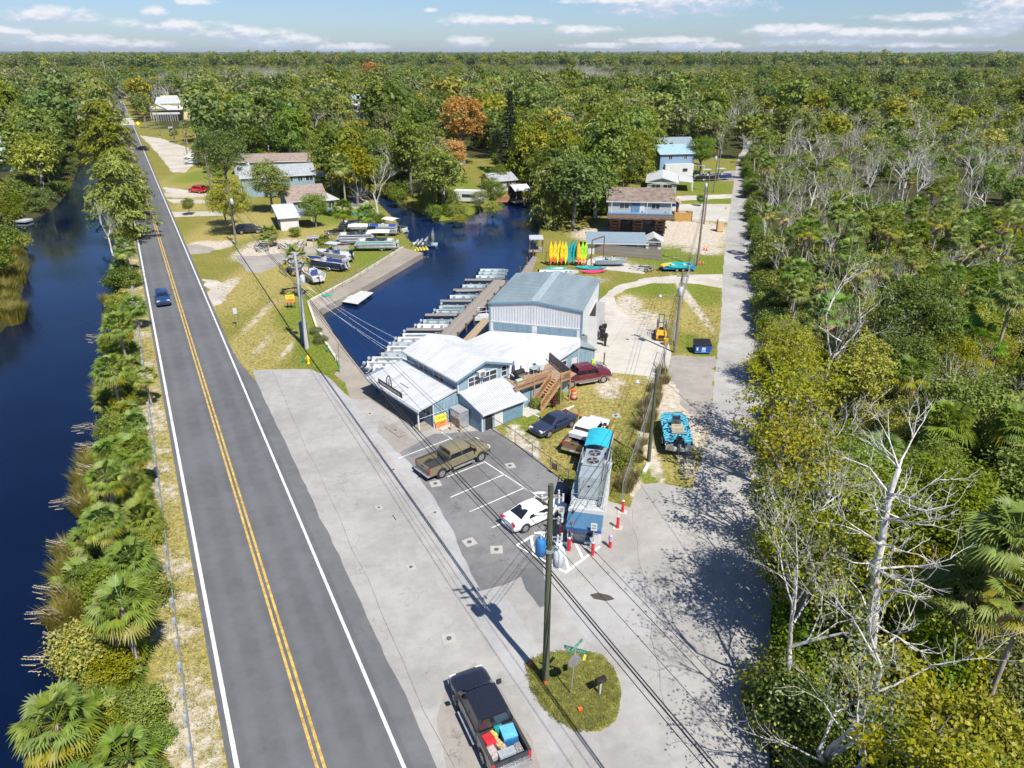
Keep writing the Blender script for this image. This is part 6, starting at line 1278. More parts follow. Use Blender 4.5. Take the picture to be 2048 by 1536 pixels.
e, W, r_ = house('cottage', 'pale blue cottage glimpsed through trees across the creek', (748,326), (772,324), 7, 5.5, 1.4, 'x', BLUEW, ROOFW, [], 'cottage')
e, W, r_ = house('boathouse', 'distant white boat dock roof at the end of the creek', (657,338), (680,336), 5, 2.2, .3, 'x', WOODD, ROOFW, [], 'boathouse', flat=True)
p = at(940, 405); e = empty('camper', p, R(-12), 'pale camper trailer parked under the peninsula trees', 'camper'); MB().box((0,0,1.6),(7,2.4,2.3)).build('body', WHITE, e); MB().box((0,-1.21,1.7),(3,.04,.7)).build('window', GLASS, e)
for x in (-1, .2): MB().cyl((x,-1.1,.4),(x,-.85,.4),.4,12).build('wheel', BLACK, e)
# steps and docks of the peninsula
st_ = at(1000, 402, 0); mb = MB()
for i in range(8): mb.box((0, i*.5, .1+i*.18), (3.0, .45, .1))
tag(mb.build('wooden_steps', mat('red_timber', (.42,.21,.11), .8, var=.2), None, at(1003, 404), R(-15)), 'reddish wooden steps climbing to the peninsula cottage', 'steps')
# ================================================================ vehicles
TYRE = mat('tyre_rubber', (.018,.018,.019), .85); RIM = mat('wheel_rim', (.50,.51,.53), .3, metal=.7, var=.06); CGLASS = mat('car_glass', (.012,.015,.019), .04, var=.1, spec=.9); TAIL = mat('tail_lamp', (.45,.012,.015), .25, spec=.8); HEAD = mat('head_lamp', (.62,.64,.66), .15, spec=.9); PLAS = mat('black_trim', (.025,.025,.027), .6); CHROME = mat('chrome', (.62,.63,.65), .15, metal=.9, var=.03); BED = mat('bed_liner', (.035,.036,.038), .8)
def paint(name, c, **kw): return mat('paint_'+name, c, .28, var=.03, spec=.5, coat=.7, dirt=.06, scale=1.5, **kw)
def wheel(parent, x, y, r, w, s):
    t = MB(); t.tube([(x,y-w/2,r),(x,y-w/2+.03,r),(x,y+w/2-.03,r),(x,y+w/2,r)], [r*.93,r,r,r*.93], 18); o = t.build('wheel', TYRE, parent, smooth=50); yy = y+s*(w/2+.004)
    m = MB(); m.cyl((x,yy-s*.03,r),(x,yy,r),r*.66,16); m.build('rim', RIM, o); m = MB()
    for k in range(5): a = k*2*PI/5+.3; m.box((x+math.cos(a)*r*.40,yy+s*.003,r+math.sin(a)*r*.40),(r*.22,.006,r*.13),0,0,0,-a)
    m.build('rim_opening', PLAS, o)
def ring(x, zb, zs, zt, w, cr=.02): return [(x,-w*.86,zb),(x,-w,zb+.16),(x,-w,zs-.05),(x,-w*.965,zs),(x,-w*.8,zt),(x,0,zt+cr),(x,w*.8,zt),(x,w*.965,zs),(x,w,zs-.05),(x,w,zb+.16),(x,w*.86,zb)]
def cring(x, zb, zr, wb, wr): 
    h = zr-zb; return [(x,-wb,zb),(x,-(wb*.35+wr*.65),zb+h*.72),(x,-wr,zr-.05*min(1,h*4)),(x,-wr*.8,zr),(x,0,zr+.02),(x,wr*.8,zr),(x,wr,zr-.05*min(1,h*4)),(x,(wb*.35+wr*.65),zb+h*.72),(x,wb,zb)]
def gl(parent, name, pts, off=.012, m=None):
    p = [Vector(q) for q in pts]; n = (p[1]-p[0]).cross(p[3]-p[0]).normalized(); c = sum(p, Vector())/4
    if n.dot(c-Vector((0, 0, .8))) < 0: n = -n
    b = MB(); b.quad(*[q+n*off for q in p]); return b.build(name, m or CGLASS, parent, fix=False)
def cabin(e, col, xa, xb, xc, xd, zb, zr, wb, wr, npane, za=None, zd=None, roof=None):
    za = za or zb+.03; zd = zd or zb+.03
    m = MB(); m.loft([cring(xa,zb-.06,za,wb,wb*.94),cring(xb,zb-.06,zr,wb,wr),cring((xb+xc)/2,zb-.06,zr+.02,wb,wr),cring(xc,zb-.06,zr,wb,wr),cring(xd,zb-.06,zd,wb,wb*.94)]); m.build('cabin', roof or col, e, smooth=35)
    gl(e,'windscreen',[(xa-.06,-wb*.84,za+.05),(xa-.06,wb*.84,za+.05),(xb+.06,wr*.84,zr-.03),(xb+.06,-wr*.84,zr-.03)],.02); gl(e,'rear_window',[(xd+.06,-wb*.80,zd+.06),(xd+.06,wb*.80,zd+.06),(xc-.05,wr*.8,zr-.04),(xc-.05,-wr*.8,zr-.04)],.02)
    xs = np.linspace(xb+.10, xc+.02, npane+1)
    for s in (-1, 1):
        for i in range(npane):
            a, b = xs[i], xs[i+1]; la = a+(.30 if i == 0 else -.02); lb = b-(.22 if i == npane-1 else -.02)+.0
            gl(e,'side_window',[(la,s*wb*.999,zb+.05),(lb,s*wb*.999,zb+.05),(b+.03,s*(wr+.012),zr-.12),(a-.03,s*(wr+.012),zr-.12)],.014)
def place(f, r, side=0.0):
    a, b = at(*r), at(*f); d = (b-a).normalized(); n = Vector((-d.y, d.x, 0)); return (a+b)/2+n*side, math.atan2(d.y, d.x)
def car(label, pos, rz, col, L=4.8, W=1.84, H=1.45, suv=False, group=None, name='parked_car', cat='car', detail=True):
    e = empty(name, (pos[0],pos[1],.012), rz, label, cat, group); w = W/2; h = L/2; r = .34 if not suv else .38; hz = .92 if not suv else 1.1; zb = .24 if not suv else .32; tz = .98 if not suv else 1.12
    m = MB(); m.loft([ring(h,zb+.12,hz-.28,hz-.26,w*.72),ring(h-.12,zb,hz-.2,hz-.17,w*.9),ring(h-.55,zb,hz-.1,hz-.05,w),ring(h-1.35,zb,hz-.02,hz+.05,w),ring(0,zb,hz+.02,hz+.06,w),ring(-h+.9,zb,hz+.03,tz+.02,w),ring(-h+.25,zb,hz,tz-.02,w*.96),ring(-h+.03,zb+.1,hz-.1,tz-.12,w*.86)]); m.build('body', col, e, smooth=40)
    if suv: cabin(e,col,h-1.3,h-1.95,-h+.45,-h+.12,hz,H,w*.95,w*.78,3,hz+.07,hz+.1)
    else: cabin(e,col,h-1.35,h-2.15,-h+1.55,-h+.72,hz,H,w*.94,w*.70,2,hz+.06,tz+.02)
    for x in (h-.92, -h+.98):
        for s in (-1, 1):
            MB().cyl((x,s*(w-.25),r+.02),(x,s*(w+.004),r+.02),r+.075,16).build('wheel_arch', PLAS, e); wheel(e,x,s*(w-.09),r,.21,s)
    if detail:
        for s in (-1, 1):
            MB().box((h-.16,s*w*.66,hz-.2),(.22,.40,.13),s*-.35).build('headlamp', HEAD, e); MB().box((-h+.1,s*w*.68,hz-.06),(.16,.44,.15),s*.25).build('tail_lamp', TAIL, e); MB().box((h-1.62,s*(w+.1),hz+.08),(.14,.2,.14)).build('mirror', col, e)
            for i, x in enumerate((h-1.95,h-2.95)): d = MB().box((x,s*(w+.002),(hz+zb)/2+.06),(.93,.012,hz-zb-.22)).build('door', col, e); MB().box((x-.3,s*(w+.014),hz-.13),(.18,.02,.03)).build('handle', CHROME, d)
        MB().box((h-.02,0,zb+.28),(.06,w*1.1,.22)).build('grille', PLAS, e); MB().box((-h-.01,0,zb+.36),(.03,.42,.13)).build('licence_plate', WHITE, e); MB().box((-h+.05,0,zb+.14),(.1,w*1.5,.14)).build('rear_bumper', col if not suv else PLAS, e)
    return e
def pickup(label, pos, rz, col, lower=None, roof=None, L=5.95, W=2.02, H=1.93, bed=1.75, box=None, group=None, panes=2):
    e = empty('pickup_truck', (pos[0],pos[1],.012), rz, label, 'pickup truck', group); w = W/2; h = L/2; r = .41; zb = .46; bz = 1.28; low = lower or col
    xb0 = -h+.12; xb1 = xb0+bed; hl = 1.45
    m = MB(); m.loft([ring(h-.02,.62,1.02,1.05,w*.80),ring(h-.12,.52,1.1,1.14,w*.93),ring(h-.5,zb,1.16,1.22,w),ring(h-hl,zb,1.22,1.30,w),ring(h-hl-.1,zb,bz,bz+.02,w),ring(xb1+.02,zb,bz,bz+.02,w)]); m.build('body', col, e, smooth=40)
    cabin(e,col,h-hl+.12,h-hl-.62,xb1+.16,xb1+.02,bz,H,w*.95,w*.80,panes,bz+.06,bz+.12,roof)
    b = MB()
    for s in (-1, 1): b.box(((xb0+xb1)/2,s*(w-.06),.9),(bed,.12,.78)); 
    b.build('bed_side', col, e)
    for s in (-1, 1): MB().box(((xb0+xb1)/2,s*(w-.07),bz+.02),(bed,.15,.04)).build('bed_rail', BED, e)
    MB().box(((xb0+xb1)/2,0,.72),(bed-.02,W-.24,.06)).build('bed_floor', BED, e); MB().box((xb1-.03,0,1.0),(.06,W-.26,.5)).build('bed_front', BED, e)
    for i in range(-4, 5): MB().box(((xb0+xb1)/2,i*.17,.757),(bed-.1,.05,.02)).build('bed_rib', BED, e)
    tg = MB().box((xb0+.03,0,.96),(.08,W-.14,.66)).build('tailgate', col, e); MB().box((xb0-.015,0,1.14),(.02,.26,.09)).build('handle', PLAS, tg)
    MB().box((-h+.02,0,.60),(.18,W-.04,.2)).build('rear_bumper', CHROME, e); MB().box((-h-.075,0,.6),(.02,.34,.14)).build('licence_plate', WHITE, e); MB().box((-h-.14,0,.5),(.2,.08,.08)).build('tow_hitch', PLAS, e)
    MB().box((h+.02,0,.66),(.18,W-.06,.24)).build('front_bumper', CHROME, e); MB().box((h-.02,0,.93),(.06,1.1,.28)).build('grille', PLAS, e)
    for s in (-1, 1):
        MB().box((h-.1,s*(w-.26),.98),(.2,.36,.24)).build('headlamp', HEAD, e); MB().box((xb0+.02,s*(w-.07),1.05),(.1,.15,.42)).build('tail_lamp', TAIL, e); mr = MB().box((h-hl-.32,s*(w+.16),bz+.2),(.12,.26,.26)).build('mirror', PLAS, e)
        MB().box(((h-hl+xb1)/2-.1,s*(w+.06),.44),(2.1,.2,.05)).build('running_board', STEEL, e); x0 = h-hl-.25; n = 2; dl = (x0-xb1-.1)/n
        for i in range(n): d = MB().box((x0-dl*(i+.5),s*(w+.004),.95),(dl-.05,.014,.62)).build('door', col, e); MB().box((x0-dl*(i+.85),s*(w+.018),1.16),(.16,.02,.035)).build('handle', CHROME, d)
        if lower: MB().box((.0,s*(w+.008),.60),(L-.5,.03,.24)).build('lower_panel', lower, e)
        for x in (h-1.02, -h+1.28):
            m = MB(); m.cyl((x,s*(w-.35),r+.03),(x,s*(w+.012),r+.03),r+.09,18); m.build('wheel_arch', low if lower else PLAS, e); MB().cyl((x,s*(w+.005),r+.03),(x,s*(w+.016),r+.03),r+.045,18).build('wheel_well', PLAS, e); wheel(e,x,s*(w-.10),r,.26,s)
    if box: MB().box((xb1-.32,0,1.30),(.52,W-.1,.36)).build('tool_box', box, e)
    return e
OLIVE = paint('olive', (.19,.165,.095)); MAROON = paint('maroon', (.115,.014,.024)); TANP = paint('tan', (.22,.14,.075)); WHITEP = paint('white', (.78,.78,.77)); NAVYP = paint('navy', (.022,.032,.062)); BLACKP = paint('black', (.016,.018,.026)); BLUEP = paint('blue', (.018,.045,.13)); REDP2 = paint('red', (.62,.018,.014)); DKP = paint('charcoal', (.022,.022,.028)); SILV = paint('silver', (.45,.46,.47))
p, a = place((962,923),(880,958),1.0); pickup('olive tan crew cab pickup parked across the bays in front of the shop', p, a, OLIVE, L=6.3, bed=2.1)
p, a = place((1112,1037),(1053,1063),.85); car('white sedan parked in the bay beside the ice kiosk', p, a, WHITEP, L=4.9)
p, a = place((1100,874),(1141,855),-.85); car('dark blue grey sedan parked on the grass below the deck stairs', p, a, paint('bluegrey', (.026,.036,.068)), L=4.75)
p, a = place((1212,868),(1172,911),.95); pickup('white and tan crew cab pickup with a toolbox parked on the grass', p, a, WHITEP, TANP, bed=1.7, box=mat('tool_box_white', (.62,.64,.65), .35))
for c in KIDS[bpy.data.objects[[o.name for o in SC.objects if o.get('label', '').startswith('white and tan')][0]].name]:
    if c.name.startswith(('tailgate', 'bed_side', 'door')): c.data.materials[0] = TANP
p, a = place((1198,767),(1146,776),.95); pickup('maroon extended cab pickup parked behind the deck stairs', p, a, MAROON, mat('maroon_lower', (.22,.16,.13), .4), bed=1.9)
f = at(940,1362,.95); r_ = at(1014,1512,.75); d = (f-r_).normalized(); d.z = 0; c_ = (f+r_)/2; BT = pickup('black crew cab pickup with a loaded bed driving over the lot', (c_.x, c_.y), math.atan2(d.y, d.x), BLACKP, L=6.0, bed=1.85)
def inbed(x, y, z): return Vector((c_.x, c_.y, 0))+Matrix.Rotation(math.atan2(d.y, d.x), 3, 'Z') @ Vector((x, y, z))
ba = math.atan2(d.y, d.x)
def cargo(name, x, y, z, dims, m_, lab, cat, rz=0.0, lid=None):
    e = MB(); b = e; X_, Y_, Z_ = dims; b.loft([[(-X_/2*k,-Y_/2*k,zz),(X_/2*k,-Y_/2*k,zz),(X_/2*k,Y_/2*k,zz),(-X_/2*k,Y_/2*k,zz)] for k, zz in ((.9,0),(1,Z_*.2),(1,Z_*.8),(.9,Z_))]); o = b.build(name, m_, None, inbed(x, y, z), ba+rz); tag(o, lab, cat)
    if lid: MB().box((0,0,Z_+.02),(X_*.98,Y_*.98,.05)).build('lid', lid, o)
    return o
cargo('red_crate', -1.45, .55, .76, (.62,.55,.5), mat('crate_red', (.50,.025,.035), .5), 'red plastic crate in the bed of the black pickup', 'crate', .1)
cargo('blue_tub', -1.55, -.45, .76, (.8,.72,.52), mat('tub_blue', (.025,.15,.34), .45), 'large blue tub in the bed of the black pickup', 'tub', -.1, mat('tub_lid', (.12,.42,.62), .45))
cargo('teal_box', -1.1, -.1, .76, (.3,.45,.55), mat('box_teal', (.01,.25,.24), .5), 'small teal box behind the cab of the black pickup', 'box')
cargo('white_sack', -2.0, .62, .76, (.8,.42,.36), mat('sack_white', (.40,.35,.34), .8, var=.2, scale=6), 'pale lumpy sack beside the red crate in the black pickup', 'sack', .1)
cargo('grey_cooler', -2.45, .05, .76, (.42,.85,.4), mat('cooler_grey', (.27,.30,.32), .5), 'grey cooler by the tailgate of the black pickup', 'cooler', 0, mat('cooler_lid', (.33,.36,.38), .4))
cargo('tan_bag', -1.75, .15, .76, (.75,.34,.3), mat('bag_tan', (.42,.33,.18), .85, var=.3, scale=7), 'tan bag between the crate and the tub in the black pickup', 'bag', .3)
cargo('yellow_bag', -1.25, .22, .76, (.4,.2,.45), mat('bag_yellow', (.62,.50,.10), .7), 'yellow bag beside the red crate in the black pickup', 'bag', .4)
cargo('chain_coil', -2.3, -.62, .76, (.5,.35,.25), mat('coil_grey', (.25,.25,.25), .6, var=.4, scale=12), 'grey bundle of gear in the corner of the black pickup bed', 'bundle')
for s_ in (-1, 1): pass
q = road_pt(s_of(338,604), -1.85); car('dark blue car driving towards the camera in the left lane', q, math.atan2(-RD.y, -RD.x), BLUEP, L=4.6, H=1.55, suv=True, name='moving_car')
p, a = place((274,300),(297,301),0); car('black sedan pulling across the road by the sandy parking area', p, a, DKP, L=4.8, name='moving_car')
p, a = place((391,383),(412,385),.9); car('bright red sport utility parked on the sandy drive', p, a, REDP2, L=4.8, H=1.8, suv=True)
for u, v, rz_, m_, suv, lab in [(454,374,.1,DKP,True,'dark car beside the white deck of the blue gabled house'),(500,466,.25,DKP,True,'dark van parked under the golden tree by the trailers'),(384,318,.1,WHITEP,False,'upper white car of the two parked by the roadside palms'),(386,328,.1,SILV,False,'lower silver car of the two parked by the roadside palms'),(398,301,.3,BLUEP,True,'blue car among the palms by the parking area'),(405,308,.2,DKP,False,'dark car behind the parked white cars')]:
    q = at(u, v); car(lab, q, rz_, m_, suv=suv, H=1.7 if suv else 1.45)
q = road_pt(s_of(245,206), 1.8); car('distant white car driving away beyond the bridge', q, math.atan2(RD.y, RD.x), WHITEP, name='moving_car', detail=False)
for i, (u, v, m_) in enumerate(((240,196,DKP),(252,197,SILV))): car('distant %s car under the trees at the top of the road' % ('dark' if i == 0 else 'grey'), at(u, v), 2.0, m_, detail=False)
# ================================================================ boats
ALU = mat('boat_aluminium', (.28,.345,.365), .45, metal=.25, var=.08, dirt=.08); BWHITE = mat('boat_white', (.50,.51,.51), .35, var=.05, dirt=.08); BNAVY = mat('boat_navy', (.02,.05,.17), .25); OBB = mat('outboard_black', (.02,.022,.026), .35); OBW = mat('outboard_white', (.45,.47,.49), .35); CANW = mat('canvas_white', (.60,.60,.585), .7); CANT = mat('canvas_turquoise', (.02,.36,.46), .7, var=.08); CANG = mat('canvas_green', (.02,.14,.12), .7); DKB = mat('cover_navy', (.02,.04,.12), .75, var=.2); TEALS = mat('teal_stripe', (.03,.33,.35), .4); SEAT = mat('boat_seat', (.60,.58,.54), .6)
def hull_mb(L, B, D, t=.05, bow=.45, floor=.18, zb=0.0):
    """open hull, bow at +x: outside, gunwale and inside as one skin"""
    st = [(-L/2,1.0),(-L*.2,1.0),(L*.12,.98),(L*.3,.80),(L*.42,.45),(L*.5,.03)]; m = MB(); rings = []
    for i, (x, k) in enumerate(st):
        w = B/2*k; sh = D*(1+.22*max(0, i-2)/3); kz = zb+(.0 if i < 4 else .12*(i-3)); wi = max(w-t, .008)
        rings.append([(x,0,kz),(x,w*.72,kz+.03),(x,w,zb+sh*.95),(x,w,zb+sh),(x,wi,zb+sh),(x,wi*.75,max(zb+floor,kz+.06)),(x,0,max(zb+floor,kz+.06)),(x,-wi*.75,max(zb+floor,kz+.06)),(x,-wi,zb+sh),(x,-w,zb+sh),(x,-w,zb+sh*.95),(x,-w*.72,kz+.03)])
    m.loft(rings); return m
def outboard(parent, x, z, mt, y=0.0, s=1.0, tilt=.5):
    m = MB(); m.loft([[(x-.32*s,y-.15*s,z),(x-.05*s,y-.15*s,z),(x-.05*s,y+.15*s,z),(x-.32*s,y+.15*s,z)],[(x-.42*s,y-.19*s,z+.25*s),(x+.02*s,y-.19*s,z+.25*s),(x+.02*s,y+.19*s,z+.25*s),(x-.42*s,y+.19*s,z+.25*s)],[(x-.38*s,y-.14*s,z+.45*s),(x-.06*s,y-.14*s,z+.45*s),(x-.06*s,y+.14*s,z+.45*s),(x-.38*s,y+.14*s,z+.45*s)]]); o = m.build('outboard', mt, parent, smooth=50)
    m = MB(); m.bar((x-.2*s,y,z+.05),(x-.2*s-tilt*.8*s,y,z-.75*s+tilt*.4*s),.12*s,.2*s); m.box((x-.25*s-tilt*.8*s,y,z-.75*s+tilt*.4*s),(.35*s,.06,.1)); m.build('drive_leg', mt, o); return o
BENCH = mat('bench_grey', (.17,.20,.21), .6)
def jon(label, mt, ob, L=4.5, grp='rental skiffs moored along the pier', loc=(0,0,0), rz=0.0):
    e = empty('skiff', loc, rz, label, 'boat', grp); hull_mb(L,1.75,.52).build('hull', mt, e, smooth=35)
    for x in (-L*.36,-L*.06,L*.2): MB().box((x,0,.36),(.32,1.5,.05)).build('bench', BENCH, e)
    mb = MB(); mb.add([(L*.3,-.5,.55),(L*.46,-.1,.6),(L*.46,.1,.6),(L*.3,.5,.55)],[(0,1,2,3)]); mb.build('bow_deck', mt, e, fix=False); MB().box((-.1,0,.2),(.5,.3,.02)).build('floor_mark', BLACK, e)
    outboard(e, -L/2-.02, .5, ob, s=.72, tilt=.6); return e
rows = [(960,1013,541,0,0),(955,1012,547,0,0),(951,1007,554,0,0),(934,988,566,0,0),(925,980,573,0,0),(912,968,585,0,0),(898,960,594,0,0),(889,943,610,0,1),(882,935,616,0,0),(874,932,623,0,1),(859,913,636,0,0),(846,909,644,0,1),(835,898,653,1,1),(819,872,665,0,1),(812,866,672,1,0),(802,856,679,1,1),(790,846,690,0,1),(780,836,698,1,0),(769,824,711,0,0),(750,806,720,1,1),(740,797,730,1,1)]
protoj = {}
for i, (u0, u1, v, wt_, obw) in enumerate(rows):
    a_ = at(u0, v, -.55); b_ = at(u1, v, -.55); Lb = (b_-a_).length; pos = Vector(((a_.x+b_.x)/2+.15, a_.y, WZ-.12)); k = (wt_, obw); hgt = 'white' if wt_ else 'grey aluminium'; mo = 'white' if obw else 'dark'
    lab = '%s skiff with a %s outboard, ' % (hgt, mo)+['outermost at the tip of the pier','second from the tip of the pier','third from the tip of the pier','outer boat of the second pair from the tip','inner boat of the second pair from the tip','outer boat of the middle pair','inner boat of the middle pair','first of three by the warehouse corner','middle of three by the warehouse corner','last of three by the warehouse corner','beside the middle plank finger','just above the lone white skiff','lone by the lowest plank finger','first beyond the shop roof ridge','just past the roof ridge','fourth past the finger, near the roof','half hidden by the upper roof corner','next to the roof corner','longest in sight left of the upper roof','second from the shop porch','nearest the shop porch'][i]
    if k not in protoj: protoj[k] = jon(lab, BWHITE if wt_ else ALU, OBW if obw else OBB, loc=pos, rz=.02)
    else: dup(protoj[k], pos, rnd.uniform(-.04,.05), lab)
e = jon('short white skiff tucked beneath the porch roof corner', BWHITE, OBW, 3.4, None, at(775,742,-.6)+V3(0,0,-.3), .02)
# pier, fingers, boardwalk
pr = empty('pier', at(950,610), 0, 'grey plank pier with finger docks between the moored skiffs', 'pier'); o0 = at(950,610); pz = -.12
A_ = at(1002,560,pz)-o0; B_ = at(868,700,pz)-o0; ax = (B_-A_).normalized(); nrm = Vector((-ax.y, ax.x, 0)); ln = (B_-A_).length; npl = min(200, int(ln/.22))
pm = MB().box((0,0,0),(.2,2.1,.06)).mesh('plank', WOODG); ang = math.atan2(ax.y, ax.x)
for i in range(npl): link('plank', pm, pr, A_+ax*(i+.5)*ln/npl, ang+rnd.uniform(-.01,.01))
mb = MB()
for s_ in (-1, 1): mb.bar(A_+nrm*s_*.98-V3(0,0,.16), B_+nrm*s_*.98-V3(0,0,.16), .1, .24)
mb.build('beam', WOODD, pr)
for i in range(9): 
    for s_ in (-1, 1): q = A_.lerp(B_, (i+.3)/9)+nrm*s_*1.08; MB().cyl(q-V3(0,0,2), q+V3(0,0,.35), .12, 8).build('pile', WOODD, pr)
fm = MB().box((0,0,0),(.2,.8,.05)).mesh('plank', WOODG)
for u, v in [(952,559),(930,579),(905,601),(876,629),(840,658)]:
    a_ = at(u, v, pz)-o0
    for j in range(20): link('plank', fm, pr, a_+V3(-1.6+j*.22,0,-.03), 0)
bw = empty('boardwalk', at(955,655), 0, 'tan boardwalk running between the warehouse and the shop over the water', 'boardwalk'); o1 = at(955,655); a_ = at(978,637,.05)-o1; b_ = at(934,685,.05)-o1; dd = (b_-a_); nb_ = int(dd.length/.3); bm_ = MB().box((0,0,0),(.28,1.5,.06)).mesh('plank', mat('tan_plank', (.36,.27,.165), .8, var=.12)); an = math.atan2(dd.y, dd.x)
for i in range(nb_): link('plank', bm_, bw, a_.lerp(b_, (i+.5)/nb_), an)
e = empty('work_pontoon', at(953,634,-.5)+V3(0,0,-.3), .25, 'small white pontoon with a rail frame between pier and warehouse', 'boat'); MB().box((0,0,.25),(3.4,1.7,.35)).build('deck', BWHITE, e); mb = MB(); mb.tube([(.3,-.8,.4),(.3,-.8,1.3),(1.5,-.8,1.3),(1.5,-.8,.4)], .04, 6); mb.tube([(.3,.8,.4),(.3,.8,1.3),(1.5,.8,1.3),(1.5,.8,.4)], .04, 6); mb.tube([(.3,-.8,1.3),(.3,.8,1.3)], .04, 6); mb.build('rail', WHITE, e)
# floating dock
fd = empty('floating_dock', at(715,594,-.4), 0, 'pale floating dock with a short gangway beside the seawall walkway', 'dock'); fo = at(715,594,-.4); FDM = mat('pale_decking', (.52,.53,.50), .7, var=.08)
Q = [at(*q, -.4)-fo for q in ((717,580),(747,585),(715,608),(684,603))]
for i in range(14):
    a_, b_ = i/14+.006, (i+1)/14-.006; mb = MB(); mb.slab(Q[0].lerp(Q[3], b_), Q[1].lerp(Q[2], b_), Q[1].lerp(Q[2], a_), Q[0].lerp(Q[3], a_), .06); mb.build('plank', FDM, fd)
for k in (.12, .5, .88):
    a_ = Q[0].lerp(Q[3], k); b_ = Q[1].lerp(Q[2], k); MB().bar(a_.lerp(b_, .05)-V3(0,0,.28), a_.lerp(b_, .95)-V3(0,0,.28), .6, .4).build('float', PLAS, fd)
mb = MB(); Q2 = [at(*q, -.3)-fo for q in ((684,587),(705,590),(698,596),(677,592))]; mb.slab(*[Q2[i] for i in (3,2,1,0)], .08); mb.build('gangway', FDM, fd)
def pontoon(label, loc, rz, canopy, stripe, L=6.6, W=2.4, trailer=True, cover=None, fold=False, grp=None, canh=2.35):
    z = .75 if trailer else -.1; e = empty('pontoon_boat', loc, rz, label, 'boat', grp)
    for s in (-1, 1): m = MB(); m.tube([(-L/2,s*W*.36,z),(L*.38,s*W*.36,z),(L*.5,s*W*.36,z+.22)], [.3,.3,.06], 12); m.build('pontoon_tube', STEEL, e, smooth=60)
    MB().box((0,0,z+.36),(L*.97,W,.1)).build('deck', mat('deck_grey', (.34,.34,.33), .8), e); m = MB(); x0, x1 = -L*.44, L*.42; zz = z+.41
    for a_, b_ in (((x0,-W/2),(x1,-W/2)),((x1,-W/2),(x1,W/2)),((x1,W/2),(x0,W/2)),((x0,W/2),(x0,-W/2))): m.bar((a_[0],a_[1],zz+.38),(b_[0],b_[1],zz+.38),.04,.55)
    fe = m.build('fence_panel', BWHITE, e); m = MB()
    for s in (-1, 1): m.box(((x0+x1)/2,s*(W/2+.026),zz+.42),(x1-x0,.012,.2))
    m.build('stripe', stripe, fe); m = MB(); m.tube([(x0,-W/2,zz+.7),(x1,-W/2,zz+.7),(x1,W/2,zz+.7),(x0,W/2,zz+.7),(x0,-W/2,zz+.7)], .025, 5); m.build('rail', CHROME, e)
    for x, y, sx, sy in ((L*.28,-W*.32,1.5,.55),(L*.28,W*.32,1.5,.55),(-L*.32,W*.3,1.2,.6),(-L*.3,-W*.3,1.3,.6)): m = MB(); m.box((x,y,zz+.22),(sx,sy,.4)); m.box((x,y+(.24 if y > 0 else -.24),zz+.5),(sx,.14,.35)); m.build('seat', cover or SEAT, e)
    MB().box((-L*.02,-W*.22,zz+.45),(.5,.6,.9)).build('console', BWHITE, e)
    if canopy:
        cx0, cx1 = -L*.36, L*.16; m = MB(); pts = [[(x, y, zz+canh-1.0*(0) -.12*abs(y/(W/2))**2*2-.06*abs((x-(cx0+cx1)/2)/(cx1-cx0)*2)**3) for y in np.linspace(-W/2, W/2, 7)] for x in np.linspace(cx0, cx1, 6)]
        m.loft(pts, closed=False, caps=False); m.loft([[(x, y, z_-.04) for x, y, z_ in r] for r in pts], closed=False, caps=False); m.build('canopy', canopy, e, smooth=180, fix=False); m = MB()
        for s in (-1, 1):
            for xx in (cx0+.1, cx1-.1): m.tube([((cx0+cx1)/2, s*W/2, zz+.7), (xx, s*W/2, zz+canh-.3)], .022, 5)
        m.build('canopy_frame', CHROME, e)
    outboard(e, -L/2+.05, z+.45, OBW if stripe is TEALS else OBB, s=1.2, tilt=.2)
    if trailer: trailer_parts(e, L, W*.8)
    return e
def trailer_parts(e, L, W, mt=None):
    mt = mt or STEEL; m = MB()
    for s in (-1, 1): m.bar((-L*.42,s*W*.4,.45),(L*.3,s*W*.4,.45),.09); m.bar((L*.3,s*W*.4,.45),(L*.62,0,.45),.09)
    for x in (-L*.4,-L*.1,L*.2): m.bar((x,-W*.4,.45),(x,W*.4,.45),.08)
    m.bar((L*.62,0,.45),(L*.68,0,.45),.1); m.bar((L*.55,0,.5),(L*.55,0,.95),.07); m.build('trailer_frame', mt, e)
    for s in (-1, 1):
        wheel(e, -L*.16, s*(W*.5+.05), .3, .18, s); m = MB(); m.tube([(-L*.16-.42,s*(W*.5+.05),.34),(-L*.16-.25,s*(W*.5+.05),.62),(-L*.16+.25,s*(W*.5+.05),.62),(-L*.16+.42,s*(W*.5+.05),.34)], .06, 4); m.build('mudguard', mt, e)
    MB().bar((L*.6,.1,0),(L*.6,.1,.5),.06).build('jockey_stand', mt, e)
def trailer(label, u, v, rz, L=5.0, W=1.9, flat=False):
    e = empty('boat_trailer', at(u, v), rz, label, 'trailer', 'empty trailers on the boat yard lawn'); trailer_parts(e, L, W)
    if flat:
        for i in range(10): MB().box((-L*.4+i*L*.075,0,.53),(L*.07,W,.04)).build('board', mat('trailer_board', (.28,.30,.32), .7), e)
    else:
        for s in (-1, 1): MB().bar((-L*.4,s*W*.22,.62),(L*.25,s*W*.22,.62),.12,.1).build('bunk', WOODD, e); MB().bar((-L*.4,s*W*.45,.4),(-L*.4,s*W*.45,1.1),.05).build('guide_post', WHITE, e)
    return e
pontoon('pontoon boat with a teal stripe and white canopy, in front in the yard', at(752,500), PI+.05, CANW, TEALS, 7.2); pontoon('white pontoon boat with a torn white canopy behind the teal striped one', at(712,487), PI+.12, CANW, DKB, 6.6)
